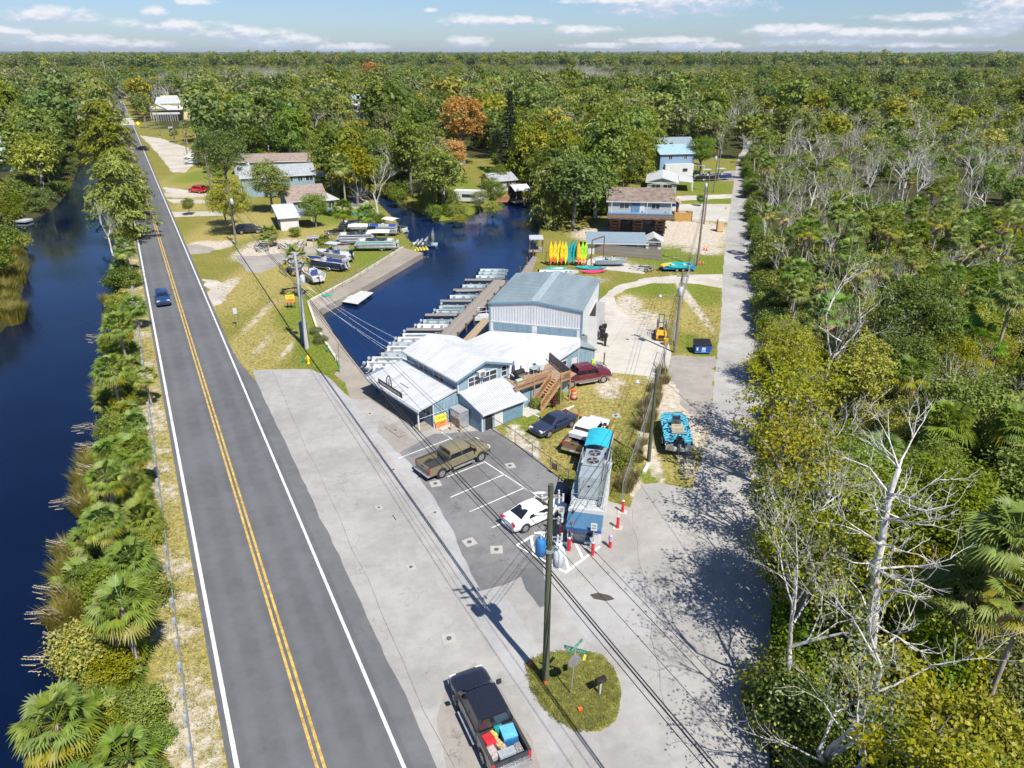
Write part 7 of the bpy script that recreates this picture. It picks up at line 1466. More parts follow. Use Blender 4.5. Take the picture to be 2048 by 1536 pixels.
pontoon('pontoon boat under a green canopy by the creek palms', at(712,462), PI+.02, CANG, BNAVY, 6.4); pontoon('white pontoon boat with a bright bimini floating at the yard corner', at(783,462,-.6)+V3(.3,1.2,-.35), -.6, mat('bimini_cream', (.62,.60,.54), .7), mat('yellow_stripe', (.6,.55,.05), .5), 6, trailer=False, cover=DKB); pontoon('pontoon boat with a blue cover behind the teal striped boat', at(765,470), PI-.05, None, BNAVY, 6.0, cover=mat('cover_blue', (.02,.08,.35), .7))
TB = pontoon('narrow pontoon boat with a turquoise bimini standing behind the ice kiosk', at(1196,925), R(76), CANT, BWHITE, 5.6, 1.9, cover=DKB, canh=1.75)
# centre console boats on the lawn
def console(label, loc, rz, hullm, L=6.6, ttop=False, obs=(0,), obm=None, deckm=None, trailer=True):
    e = empty('console_boat', loc, rz, label, 'boat'); hull_mb(L,2.3,1.0,.12,floor=.45,zb=.55).build('hull', hullm, e, smooth=35); m = MB(); m.add([(-L*.46,-.98,1.04),(L*.2,-.9,1.04),(L*.36,-.4,1.12),(L*.36,.4,1.12),(L*.2,.9,1.04),(-L*.46,.98,1.04)],[(0,1,2,3,4,5)]); m.build('deck', deckm or mat('deck_tan', (.40,.26,.15), .8), e, fix=False)
    m = MB(); m.loft([[(x,y,z) for x,y,z in ((-L/2,1.16,1.56),(-L*.2,1.16,1.56),(L*.12,1.14,1.56),(L*.3,.93,1.66),(L*.42,.54,1.74),(L*.5,.05,1.80))],[(x,y,z) for x,y,z in ((-L/2,1.0,1.57),(-L*.2,1.0,1.57),(L*.12,.98,1.57),(L*.3,.78,1.67),(L*.42,.38,1.75),(L*.48,.0,1.81))]], closed=False, caps=False); v0 = list(m.v); n0 = len(v0); m.v += [(x,-y,z) for x,y,z in v0]; m.f += [tuple(i+n0 for i in reversed(f)) for f in m.f]; m.m += [0]*(len(m.f)-len(m.m)); m.build('gunwale', BWHITE, e, fix=False)
    m = MB(); m.loft([[(-.1,-.4,1.04),(.6,-.4,1.04),(.6,.4,1.04),(-.1,.4,1.04)],[(.0,-.36,2.0),(.45,-.36,1.9),(.45,.36,1.9),(.0,.36,2.0)]]); m.build('console', BWHITE, e); MB().box((.35,0,2.1),(.05,.7,.4),0,0,0,.5).build('console_screen', CGLASS, e); m = MB(); m.box((-.75,0,1.3),(.5,.9,.5)); m.box((-.98,0,1.7),(.1,.9,.5)); m.build('seat', mat('seat_blue', (.03,.06,.2), .6), e); MB().box((1.6,0,1.2),(1.3,1.0,.3)).build('bow_seat', mat('seat_tan', (.45,.30,.2), .7), e)
    if ttop:
        MB().box((-.1,0,3.0),(2.2,1.6,.08)).build('t_top', BWHITE, e); m = MB()
        for s in (-1, 1): m.tube([(.5,s*.5,1.1),(.6,s*.6,2.97)], .035, 5); m.tube([(-.5,s*.5,1.1),(-.7,s*.6,2.97)], .035, 5)
        m.build('t_top_frame', STEEL, e)
    for y in obs: outboard(e, -L/2-.02, 1.6, obm or OBW, y, 1.35, .25)
    if trailer: trailer_parts(e, L, 1.9)
    return e
console('white boat with a navy hull and twin white outboards on the yard lawn', at(652,538), PI-.42, BNAVY, 7.4, False, (-.35,.35)); console('white centre console boat with a hard top behind the navy hulled boat', at(668,522), PI-.40, BWHITE, 6.6, True, (0,), OBB, BWHITE)
console('weathered white skiff with its engine up beside the tan palm trunk', at(626,562), 2.2, BWHITE, 5.2, False, (0,), OBW, mat('deck_pale', (.5,.5,.48), .8)); console('white boat with a blue cover partly hidden behind the low palm', at(592,545), 2.1, BNAVY, 5.4, False, (), None, DKB)
for u, v, rz_, fl, lab in [(522,500,2.2,False,'galvanised trailer nearest the roadside gate'),(572,498,-1.0,False,'boat trailer with its tongue pointing at the sandy turning circle'),(600,494,-1.5,False,'boat trailer with its tongue pointing straight at the turning circle'),(636,480,.2,True,'flat grey trailer in the middle of the yard'),(668,470,-.4,False,'slim trailer farthest back by the creek lawn'),(678,490,.05,False,'low trailer stacked beside the white pontoon boat')]: trailer(lab, u, v, rz_, 4.6, 1.9, fl)
# airboat and float stack at the corner dock
e = empty('airboat', at(845,490,-.6)+V3(0,0,-.25), -.12+PI, 'airboat with a round fan cage and raised seats at the corner dock', 'boat'); hull_mb(5.2,2.2,.5,.06).build('hull', ALU, e, smooth=35); cg = MB()
for k in range(12): a = k*PI/6; cg.tube([(-2.0,0,1.9),(-2.0,math.cos(a)*1.05,1.9+math.sin(a)*1.05)], .018, 4)
for rr in (.55, 1.05): cg.tube([(-2.0,math.cos(a)*rr,1.9+math.sin(a)*rr) for a in np.linspace(0, 2*PI, 19)], .03, 5)
cg.build('fan_cage', STEEL, e); MB().box((-1.6,0,1.7),(.7,.5,.6)).build('engine', PLAS, e); MB().box((-1.9,0,1.9),(.05,.16,1.8),0,0,.5).build('propeller', mat('prop_black', (.03,.03,.03), .4), e)
for x, z in ((-.7,1.2),(.3,.85),(1.1,.7)): m = MB(); m.box((x,0,z),(.45,1.5,.1)); m.box((x-.22,0,z+.25),(.08,1.5,.45)); m.build('seat_row', mat('airboat_seat', (.45,.45,.46), .6), e)
MB().bar((-.7,0,.4),(-.7,0,1.2),.3).build('seat_stand', STEEL, e); MB().tube([(-2.2,.9,2.0),(-2.3,.9,3.6)], .02, 4).build('flag_pole', WHITE, e)
e = empty('float_stack', at(842,500,-.5)+V3(0,0,-.3), .3, 'yellow floats lashed beside the airboat dock', 'floats')
for i in range(5): m = MB(); m.tube([(i*.55-1.2,-.9,.35),(i*.55-1.2,-.7,.5),(i*.55-1.2,.7,.5),(i*.55-1.2,.9,.35)], [.1,.24,.24,.1], 8); m.build('float', mat('float_yellow', (.50,.44,.05), .6, var=.2), e)
for x in (-1.4, 1.2): MB().cyl((x,1.1,-1),(x,1.1,1.3),.1,8).build('pile', WOODD, e)
# skiff with a blue patterned deck on its trailer by the side road
m = bpy.data.materials.new('blue_wave_deck'); m.use_nodes = True; t = NT(m.node_tree); t.nt.nodes.clear(); tc = t.n('TexCoord'); wv = t.n('TexWave', wave_type='RINGS', rings_direction='SPHERICAL'); t.set(wv, 'Vector', tc.outputs['Object']); t.set(wv, 'Scale', 1.3); t.set(wv, 'Distortion', 11.0); t.set(wv, 'Detail', 1.5); t.set(wv, 'Detail Scale', 1.2)
b = t.n('BsdfPrincipled'); t.set(b, 'Base Color', t.mix(t.ss(wv.outputs['Fac'], .3, .45), rgb(.012,.05,.075), rgb(.09,.42,.56))); t.set(b, 'Roughness', .6); t.L.new(b.outputs[0], t.n('OutputMaterial').inputs[0]); WAVE = m
e = empty('deck_skiff', at(1349,880), R(84), 'skiff with a blue wave patterned deck on a trailer beside the side road', 'boat'); hull_mb(5.9,2.35,.58,.08,floor=.3,zb=.55).build('hull', BWHITE, e, smooth=35)
m = MB(); dk_ = [(-2.8,-1.12),(-1.6,-1.2),(1.6,-1.2),(2.3,-1.1),(2.7,-.8),(2.85,-.3),(2.85,.3),(2.7,.8),(2.3,1.1),(1.6,1.2),(-1.6,1.2),(-2.8,1.12),(-2.8,.45),(-2.2,.42),(-2.2,-.42),(-2.8,-.45)]; m.prism(dk_, 1.22, 1.30); m.build('patterned_deck', WAVE, e)
m = MB(); m.loft([[(.1,-.42,1.3),(.6,-.42,1.3),(.6,.42,1.3),(.1,.42,1.3)],[(.15,-.38,1.95),(.45,-.38,1.85),(.45,.38,1.85),(.15,.38,1.95)]]); m.build('console', mat('console_dark', (.10,.11,.12), .5), e); MB().box((.35,0,2.05),(.05,.7,.3),0,0,0,.5).build('console_screen', CGLASS, e); MB().tube([(-.05+.2*math.cos(a)*.3,.2*math.sin(a),1.85+.2*math.cos(a)) for a in np.linspace(0, 2*PI, 11)], .02, 5).build('steering_wheel', PLAS, e)
for x in (-.55, -1.1): m = MB(); m.box((x,0,1.5),(.42,1.0,.22)); m.box((x-.2,0,1.75),(.08,1.0,.4)); m.build('bench_seat', mat('seat_cream', (.52,.44,.30), .7), e)
for s in (-1, 1): MB().box((-2.75,s*.8,.9),(.5,.6,.5)).build('sponson', STEEL, e)
outboard(e, -2.45, 1.2, OBB, 0, 1.4, .5); trailer_parts(e, 5.9, 2.3)
# kayaks
def kayak_mb(L, B, D=.32):
    st = [(-L/2,.03,.28),(-L*.4,.34,.12),(-L*.22,.78,.02),(0,1,0),(L*.22,.78,.02),(L*.4,.34,.12),(L/2,.03,.28)]; m = MB()
    rg_ = []
    for x, k, kz in st: w = B/2*k; rg_.append([(x,-w*.6,kz),(x,w*.6,kz),(x,w,D*.6+kz*.3),(x,w*.75,D+kz*.2),(x,-w*.75,D+kz*.2),(x,-w,D*.6+kz*.3)])
    m.loft(rg_); return m
def kaymat(name, a, b_):
    if name in MATS: return MATS[name]
    m = bpy.data.materials.new(name); m.use_nodes = True; t = NT(m.node_tree); t.nt.nodes.clear(); tc = t.n('TexCoord'); sx_ = t.n('SeparateXYZ'); t.set(sx_, 0, tc.outputs['Object'])
    k = t.math('ADD', sx_.outputs[0], t.math('MULTIPLY', t.noise(tc.outputs['Object'], 3.0), .6)); bs = t.n('BsdfPrincipled'); t.set(bs, 'Base Color', t.mix(t.ss(k, -.9, -.1), rgb(*b_), rgb(*a))); t.set(bs, 'Roughness', .4); t.L.new(bs.outputs[0], t.n('OutputMaterial').inputs[0]); MATS[name] = m; return m
KY = kaymat('kayak_yellow', (.78,.52,.015), (.80,.10,.02)); KT = mat('kayak_teal', (.015,.32,.31), .4); KG = kaymat('kayak_green', (.32,.62,.03), (.75,.35,.02)); KP = mat('kayak_pink', (.60,.045,.14), .4); KYY = mat('kayak_plain_yellow', (.78,.55,.02), .4); KO = kaymat('kayak_orange', (.75,.45,.03), (.75,.08,.02))
km = {}
def kayak(label, loc, mt, L=3.9, stand=True, rz=0.0, lean=0.0, grp='kayaks standing in the rack', pitch=1.38):
    key = (mt.name, L)
    if key not in km: km[key] = (kayak_mb(L, .78).mesh('hull', mt, smooth=45), MB().tube([(.25+.42*math.cos(a),.22*math.sin(a),.335) for a in np.linspace(0, 2*PI, 13)], .02, 4).mesh('cockpit', PLAS))
    e = empty('kayak', loc, 0, label, 'kayak', grp); link('hull', km[key][0], e); link('cockpit', km[key][1], e)
    e.rotation_mode = 'QUATERNION'
    if stand: q = Matrix.Rotation(rz, 4, 'Z') @ Matrix.Rotation(lean, 4, 'Y') @ Matrix.Rotation(-.14, 4, 'X') @ Matrix.Rotation(PI/2, 4, 'Z') @ Matrix.Rotation(-PI/2, 4, 'Y'); e.location = Vector(loc)+V3(0,0,L/2+.3)
    else: q = Matrix.Rotation(rz, 4, 'Z') @ Matrix.Rotation(lean, 4, 'X')
    e.rotation_quaternion = q.to_quaternion(); return e
for u, v, mt, ln_, lab in [(1101,531,KY,0,'yellow and red kayak, leftmost in the standing row'),(1109,530,KY,.03,'yellow and red kayak second in the standing row'),(1116,530,KYY,.12,'plain yellow kayak crossing the yellow row'),(1123,531,KY,.06,'yellow kayak with red nose beside the plain yellow one'),(1130,531,KYY,.0,'plain yellow kayak next to the teal kayaks'),(1134,530,KT,-.06,'teal kayak next to the plain yellow one'),(1141,529,KT,.16,'teal kayak leaning across its neighbour'),(1148,530,KT,.1,'teal kayak at the end of the rack'),(1156,532,KO,.0,'red and yellow kayak alone on its post'),(1163,531,KG,.05,'lime green kayak behind the lone red one'),(1169,531,KG,.1,'yellow green kayak at the right end of the row')]: kayak(lab, at(u, v), mt, 3.7, True, .08, ln_)
rk = empty('kayak_rack', at(1130,533), 0, 'brown timber rack holding the standing kayaks', 'rack'); m = MB(); o0 = at(1130,533)
for u in (1092,1118,1146,1174): q = at(u,531)-o0; MB().bar(q+V3(0,.55,0), q+V3(0,.55,2.3), .1).build('post', WOOD, rk)
MB().bar(at(1092,531)-o0+V3(0,.55,2.0), at(1174,531)-o0+V3(0,.55,2.0), .1).build('cross_bar', WOOD, rk); MB().bar(at(1092,531)-o0+V3(0,.5,.25), at(1174,531)-o0+V3(0,.5,.25), .12).build('cross_bar', WOOD, rk)
kayak('teal canoe lying upside down in front of the standing kayaks', at(1112,538)+V3(0,0,.3), KT, 4.2, False, .05, PI, None); kayak('pink kayak lying on the grass behind the warehouse', at(1186,546)+V3(0,0,.1), KP, 4.2, False, .12, .5, None); kayak('dark teal kayak lying behind the pink one', at(1180,539)+V3(0,0,.1), KT, 5.2, False, -.12, .3, None)
e = jon('long white skiff lying behind the warehouse roof beside the pink kayak', BWHITE, OBB, 6.0, None, at(1118,549), .02)
e = console('small white skiff on the concrete pad below the hoist frame', at(1222,532), .02, ALU, 5.0, False, (), None, BWHITE, False); e.scale = (1,.75,.75)
# hoist frame, pad trailer, kayak trailer
h_ = empty('hoist_frame', at(1192,531), 0, 'rusty steel gantry hoist standing over the skiff', 'hoist'); o0 = at(1192,531); RUST = mat('rusty_steel', (.16,.085,.055), .8, var=.3)
P_ = [at(1182,533)-o0, at(1206,524)-o0]
for q in P_: MB().bar(q, q+V3(0,0,4.2), .16).build('post', RUST, h_)
MB().bar(P_[0]+V3(0,0,4.25), P_[1]+V3(0,0,4.25), .16).build('beam', RUST, h_); MB().bar(P_[0]+V3(0,0,.08), P_[0]+V3(1.6,-.2,.08), .12).build('foot', RUST, h_); MB().bar(P_[0]+V3(0,0,2), P_[0]+V3(-1.2,-.1,.1), .1).build('brace', RUST, h_)
trailer('small boat trailer with tall guide posts on the concrete pad edge', 1288, 541, 2.7, 3.6, 1.5)
e = empty('kayak_trailer', at(1356,540), .02, 'blue platform trailer loaded with kayaks behind the chain link fence', 'trailer'); MB().box((0,0,.55),(5.2,2.4,.14)).build('platform', mat('platform_blue', (.02,.18,.40), .5), e)
for x in (-1, 1): wheel(e, x*.5, -1.25, .3, .18, -1)
MB().bar((-2.6,0,.5),(-3.8,0,.45),.1).build('tow_bar', STEEL, e)
for i, (x, y, mt, z) in enumerate([(0,-.9,KT,.64),(0,.9,KT,.64),(-2.2,-.2,KO,.7)]): kayak(['teal kayak along the near side of the blue trailer','teal kayak along the far side of the blue trailer','orange and yellow kayak end at the left of the blue trailer'][i], at(1356,540)+V3(x,y,z), mt, 4.6 if i < 2 else 2.6, False, .02 if i < 2 else .6, .4, None)
for i in range(2): tag(MB().box((0,0,.06),(.5,1.5,.14)).build('paddle_board', mat('board_striped', (.62,.40,.30), .5, col2=(.7,.72,.74), scale=7), None, at(1343+i*24,538)+V3(0,0,.7), .25), ['left','right'][i]+' one of two striped boards lying across the blue trailer', 'board', 'striped boards on the blue trailer')
# ================================================================ street furniture
POLEW = mat('treated_pole', (.085,.095,.055), .9, var=.25, scale=1.5, streak=(5,5,.4)); POLEG = mat('concrete_pole', (.42,.42,.41), .85, var=.1); POLEB = mat('old_pole', (.20,.17,.14), .9, var=.2, streak=(5,5,.4)); CER = mat('insulator', (.55,.57,.58), .3); WIRE = mat('cable', (.03,.03,.033), .6); TANK = mat('transformer_grey', (.50,.54,.56), .45); TANKB = mat('transformer_blue', (.03,.17,.40), .4)
def pole(label, u, v, h, mt, r=.17, arms=(), tank=None, group='utility poles along the road', lamp=None):
    p = at(u, v); e = empty('utility_pole', p, 0, label, 'utility pole', group); MB().tube([(0,0,-.2),(0,0,h)], [r, r*.66], 10).build('pole', mt, e, smooth=60)
    for z, ln_, a in arms:
        d = V3(math.cos(a), math.sin(a), 0); MB().bar(V3(0,0,z)-d*ln_/2, V3(0,0,z)+d*ln_/2, .09, .11).build('cross_arm', POLEB if mt is not POLEG else STEEL, e)
        for k in (-.46, .46, 0): q = V3(0,0,z)+d*ln_*k; MB().tube([q+V3(0,0,.05),q+V3(0,0,.12),q+V3(0,0,.2),q+V3(0,0,.28)], [.03,.06,.04,.05], 6).build('insulator', CER, e)
    for x, y, z, mt2 in (tank or ()): t_ = MB(); t_.tube([(x,y,z-.45),(x,y,z-.4),(x,y,z+.4),(x,y,z+.5)], [.22,.27,.27,.2], 12); t_ = t_.build('transformer', mt2, e, smooth=50); MB().bar((x*.3,y*.3,z),(x*.7,y*.7,z),.08).build('bracket', STEEL, t_); MB().tube([(x,y,z+.5),(x,y,z+.8)], .04, 6).build('bushing', CER, t_)
    if lamp: MB().tube([(0,0,h*lamp[2]),(lamp[0]*.6,lamp[1]*.6,h*lamp[2]+.25),(lamp[0],lamp[1],h*lamp[2]+.2)], .03, 5).build('lamp_arm', STEEL, e); MB().tube([(lamp[0],lamp[1],h*lamp[2]+.25),(lamp[0],lamp[1],h*lamp[2]+.1),(lamp[0],lamp[1],h*lamp[2]-.05)], [.1,.18,.12], 10).build('lamp_head', mat('lamp_shell', (.6,.62,.62), .4), e)
    return p, e
ra = math.atan2(RN.y, RN.x)
p1, e1 = pole('tall dark green utility pole with transformers on the corner grass island', 1091, 1362, 12.65, POLEW, .2, ((11.9,1.0,ra),), ((-.42,-.12,9.1,TANKB),(.46,-.05,8.35,TANK),(.42,.42,8.5,TANK)), None)
for z, l in ((12.2,1.0),(11.0,.9),(9.9,.9)):
    MB().bar((0,0,z),(-.85*l,-.15,z+.06),.05).build('standoff', STEEL, e1); MB().tube([(-.25*l,-.05,z+.02),(-.55*l,-.1,z+.03),(-.85*l,-.15,z+.06)], [.05,.08,.05], 8).build('insulator', CER, e1); MB().bar((0,0,z-.3),(.55,.1,z-.35),.05).build('standoff', STEEL, e1)
    for j in range(2): MB().tube([(.4+j*.2,.1+j*.15,z-.65),(.42+j*.2,.1+j*.15,z-.25)], [.07,.05], 8).build('fuse_cutout', CER, e1)
mb = MB()
for k in range(10): a = k*.63; mb.tube([(.1*math.cos(a),.1*math.sin(a),10.8-.15*k),(.35*math.cos(a+.5),.35*math.sin(a+.5)+.1,9.9-.1*k),(.3*math.cos(a+1.2)*1.3,.25*math.sin(a)+.1,8.9)], .014, 4)
mb.build('jumper_wires', WIRE, e1); MB().cyl((0,0,8.75),(0,0,8.9),.24,10).build('clamp_band', STEEL, e1)
p2, e2 = pole('pale grey utility pole with a thick base beside the seawall', 614, 696, 11.2, POLEG, .26, ((10.2,1.4,ra),(9.6,1.0,ra)), ((.5,.1,8.2,TANK),))
p3, e3 = pole('leaning grey pole on the roadside lawn before the trailers', 473, 490, 10.3, POLEB, .17, ((9.6,1.2,ra),), ((.42,0,7.6,TANK),)); p4, e4 = pole('utility pole beside the golden topped tree', 426, 405, 10.5, POLEB, .17, ((10,1.2,ra),)); p5, e5 = pole('utility pole by the red sport utility', 421, 362, 11, POLEB, .16, ((10.4,1.2,ra),))
pole('utility pole among the roadside palms', 375, 312, 11, POLEB, .16, ((10.3,1.2,ra),)); pole('thin pole at the edge of the sandy parking area', 352, 288, 11, POLEB, .16, ((10.3,1.2,ra),)); p6_, _ = pole('tall bare pole in front of the cream restaurant', 310, 258, 15, POLEB, .18, ((14,1.6,ra),)); p7_, _ = pole('pole below the restaurant porch', 322, 272, 13, POLEB, .17, ((12,1.4,ra),))
pole('pole at the top of the road near the far trees', 276, 222, 13, POLEB, .17, ((12,1.4,ra),)); pole('farthest pole in sight at the top of the road', 262, 208, 13, POLEB, .17, ((12,1.4,ra),))
GS = 'utility poles along the side road'
q6, e6 = pole('dark green pole with a street lamp at the chain link fence', 1297, 922, 8.4, POLEW, .17, (), None, GS, (-1.5,-.1,.86)); q7, e7 = pole('brown pole with a transformer beside the yellow forklift', 1349, 705, 9.4, POLEB, .17, ((9.0,1.2,0),), ((-.2,-.45,7.4,TANK),), GS, (-2.2,.1,.7)); q8, e8 = pole('tall grey pole beside the orange cones at the kayak yard', 1394, 532, 12.4, POLEB, .19, (), None, GS); q9, _ = pole('pole with a transformer by the portable toilet', 1408, 448, 9.5, POLEB, .16, (), ((-.45,0,7.4,TANK),), GS); q10, _ = pole('pole by the driveway lawn of the white roofed house', 1427, 385, 10, POLEB, .16, (), ((-.4,0,8,TANK),), GS); pole('second thin pole by the driveway lawn', 1435, 362, 12, POLEB, .14, (), None, GS)
def cable(a, b_, sag, r, label, grp, mt=None, n=16):
    a = Vector(a); b_ = Vector(b_); pts = [a.lerp(b_, k/n)-V3(0,0,sag*4*(k/n)*(1-k/n)) for k in range(n+1)]; m = MB(); m.tube(pts, r, 4, cap=False); return tag(m.build('overhead_cable', mt or WIRE, fix=False), label, 'cable', grp)
p0 = Vector((24, -13, 0)); GW = 'overhead cables along the road'
for i, (z1, z2, off, r) in enumerate([(12.2,10.5,-.8,.018),(11.0,10.3,.4,.016),(9.9,9.8,-.2,.016),(7.6,7.6,.1,.035),(7.2,7.2,.2,.04),(6.8,6.9,.15,.022)]):
    o_ = RN*off; lb = 'cable %s, corner pole to seawall pole' % ('number one, top' if i == 0 else ['','second from the top','third from the top','thick upper one of the low bundle','thick middle one of the low bundle','thin lowest one'][i])
    cable(p1+o_+V3(0,0,z1), p2+o_*.5+V3(0,0,z2), .7+.1*i, r, lb.replace('number one, ', ''), GW); cable(p1+o_+V3(0,0,z1), p0+o_+V3(0,0,z1), .6, r, 'cable %s, running off the bottom right corner' % (['on top','second from the top','third from the top','thick upper one of the low bundle','thick middle one of the low bundle','thin lowest one'][i]), GW); 
    if i < 5: cable(p2+o_*.5+V3(0,0,z2), p3+o_*.5+V3(0,0,min(z2,9.7)-.2*i), .6, r, 'cable from the seawall pole to the leaning lawn pole, '+['topmost','second from the top','middle','second from the bottom','lowest'][i], GW)
for i, z in enumerate((9.6, 7.2)):
    w_ = ('upper', 'lower')[i]
    cable(p3+V3(0,0,z), p4+V3(0,0,z), .5, .018, w_+' cable between the leaning lawn pole and the golden tree pole', GW); cable(p4+V3(0,0,z), p5+V3(0,0,z), .5, .018, w_+' cable between the golden tree pole and the red car pole', GW)
for i, (z, dx) in enumerate(((4.1,0),(4.15,1.6),(3.0,-.2),(2.9,.6))): cable(p2+V3(0,0,8.4-.4*i), shop(3.9+dx, 8.2-2.4*i, z), .5, .014, 'white service line from the seawall pole to the shop, '+['highest','second','third','lowest'][i], 'white service lines to the shop', mat('white_cable', (.6,.62,.64), .5))
for i, z in enumerate((8.2, 7.4, 6.6)): cable(p1+V3(.2,0,z+2), q6+V3(0,0,z), .5, .016, ['top','middle','bottom'][i]+' cable from the corner pole to the street lamp pole', 'cables along the side road'); cable(q6+V3(0,0,z), q7+V3(0,0,z+.8), .4, .016, ['top','middle','bottom'][i]+' cable between the street lamp pole and the forklift pole', 'cables along the side road'); cable(q7+V3(0,0,z+.8), q8+V3(0,0,z+2.5), .5, .016, ['top','middle','bottom'][i]+' cable from the forklift pole to the kayak yard pole', 'cables along the side road')
cable(p1+V3(.3,.1,9), KN+V3(1.2,2,4.2), .3, .014, 'slim cable from the corner pole down to the kiosk roof', 'cables along the side road'); cable(q8+V3(0,0,11), q9+V3(0,0,9), .5, .016, 'cable from the kayak yard pole towards the portable toilet', 'cables along the side road')
cable(q6+V3(0,0,8), Vector((20,14,11)), .5, .016, 'cable from the street lamp pole crossing the side road', 'cables along the side road'); pass
# guardrail
gr = empty('guardrail', road_pt(20, -5.5), 0, 'grey steel guardrail along the canal side of the road', 'guardrail'); go_ = road_pt(20, -5.5); prof = [(0,.76),(.045,.70),(0,.64),(-.02,.59),(0,.54),(.045,.48),(0,.42)]
ss_ = np.linspace(12, 170, 60)
def gpt(s): return road_pt(s, -5.55+.35*math.sin(s*.02))-go_
m = MB(); m.loft([[gpt(s)+RN*x+V3(0,0,z) for x, z in prof] for s in ss_], closed=False, caps=False); m.loft([[gpt(s)+RN*(x-.008)+V3(0,0,z) for x, z in prof] for s in ss_], closed=False, caps=False); m.build('rail_beam', STEEL, gr, fix=False)
gm1 = MB().box((-.16,0,.36),(.15,.11,.8)).mesh('post', STEEL); gm2 = MB().box((-.07,0,.6),(.14,.15,.34)).mesh('spacer_block', mat('block_grey', (.33,.35,.37), .8))
for s in np.arange(13, 165, 1.9): po = link('post', gm1, gr, gpt(s), ra); link('spacer_block', gm2, po)
# street sign on the island
p = at(1141,1388); e = empty('street_sign', p, 0, 'stop sign seen from behind with green street name blades on the island', 'street sign'); lean = V3(.16,.04,0); MB().cyl((0,0,0),lean+V3(0,0,3.2),.035,8).build('post', STEEL, e)
oc = MB(); a0 = R(28); ux = V3(math.cos(a0), math.sin(a0), 0); nx_ = V3(-ux.y, ux.x, 0); pts = [ux*.42*math.cos(PI/8+k*PI/4)+V3(0,0,.42*math.sin(PI/8+k*PI/4)+2.4)+lean*.75 for k in range(8)]; oc.add([q-nx_*.04 for q in pts]+[q-nx_*.055+ux*0 for q in pts], [tuple(range(8)), tuple(range(15,7,-1))]+[(k,(k+1)%8,8+(k+1)%8,8+k) for k in range(8)]); oc.build('stop_plate', mat('sign_back', (.30,.30,.32), .45, metal=.4), e)
dm = MB(); dm.box((0,0,0),(.42,.02,.42),0,0,0,PI/4); d_ = dm.build('yellow_plate', YS, e, lean+V3(.55,.35,2.3), R(62)); GRN = mat('sign_green', (.01,.22,.13), .45)
for k, (a, z, tx) in enumerate(((R(-22),3.12,'Cape Long Blvd'),(R(52),3.34,'W Halls Rd'))):
    bl = MB().box((0,0,0),(1.25,.015,.24)).build('name_blade', GRN, e, lean+V3(0,0,z), a)
    text(tx, .16, bl, (0,-.012,0), (PI/2,0,0), WHITE, .002); text(tx, .16, bl, (0,.012,0), (PI/2,0,PI), WHITE, .002)
p = at(1199,1388); e = empty('mailbox', p, .5, 'black mailbox on a short post at the edge of the island', 'mailbox'); MB().box((0,0,.45),(.11,.11,.9)).build('post', POLEG, e); m = MB(); m.loft([[(x,-.15,.92),(x,.15,.92),(x,.15,1.08),(x,.1,1.18),(x,-.1,1.18),(x,-.15,1.08)] for x in (-.28,.28)]); m.build('box', BLACK, e); MB().box((0,-.16,1.05),(.1,.01,.04)).build('flag', REDP, e); MB().box((.1,.0,.96),(.5,.2,.03)).build('base_plate', BLACK, e)
for u, v, lab in ((1090,1366,'orange marker at the foot of the corner pole'),(1160,1420,'orange marker lying in the island grass'),(1061,1330,'orange marker in the pole shadow on the island')): tag(MB().box((0,0,.07),(.22,.14,.14)).build('marker', OR, None, at(u, v, .03), .4), lab, 'marker')
PAD = mat('well_pad', (.36,.345,.305), .85, var=.08, dirt=.15); PIPE = mat('pipe_grey', (.10,.10,.105), .6)
for u, v, s, lab in [(871,968,.85,'behind the olive pickup'),(939,1085,.85,'left of the two below the parking bays'),(993,1100,.85,'right of the two below the parking bays'),(870,1026,.55,'at the edge of the dark parking asphalt'),(822,1135,.6,'in the middle of the pale lot'),(898,1278,.8,'left of the corner pole shadow'),(758,1016,.5,'nearest the road shoulder'),(787,940,.5,'between the road and the olive pickup'),(791,861,.7,'beside the timber platform'),(1020,932,.8,'beside the chain link fence'),(1232,832,.8,'on the worn grass above the white pickup'),(740,828,.55,'at the far end of the porch')]:
    e = empty('well_pad', at(u, v), rnd.uniform(0,.6), 'pale square concrete pad with a round lid, '+lab, 'concrete pad', 'square concrete pads set in the lot'); MB().box((0,0,.02),(s,s,.04)).build('slab', PAD, e); MB().cyl((0,0,.03),(0,0,.08),.15*s/.8,12).build('lid', PIPE, e)
tag(sheet('stain', px([(1180,1190),(1195,1186),(1215,1190),(1229,1198),(1210,1201),(1188,1198)]), .018, mat('oil_stain', (.07,.055,.042), .7), jit=.08, step=.2, kind=None), 'dark brown puddle stain on the lot right of the corner pole', 'stain')
tag(MB().bar(at(785,1030,.03), at(792,1040,.03), .05).build('stick', WOODD), 'short stick lying on the lot', 'stick')
tag(MB().bar(at(1288,945,.12), at(1297,928,.12), .28, .2).build('parking_stop', WHITE), 'white concrete parking stop lying by the street lamp pole', 'parking stop')
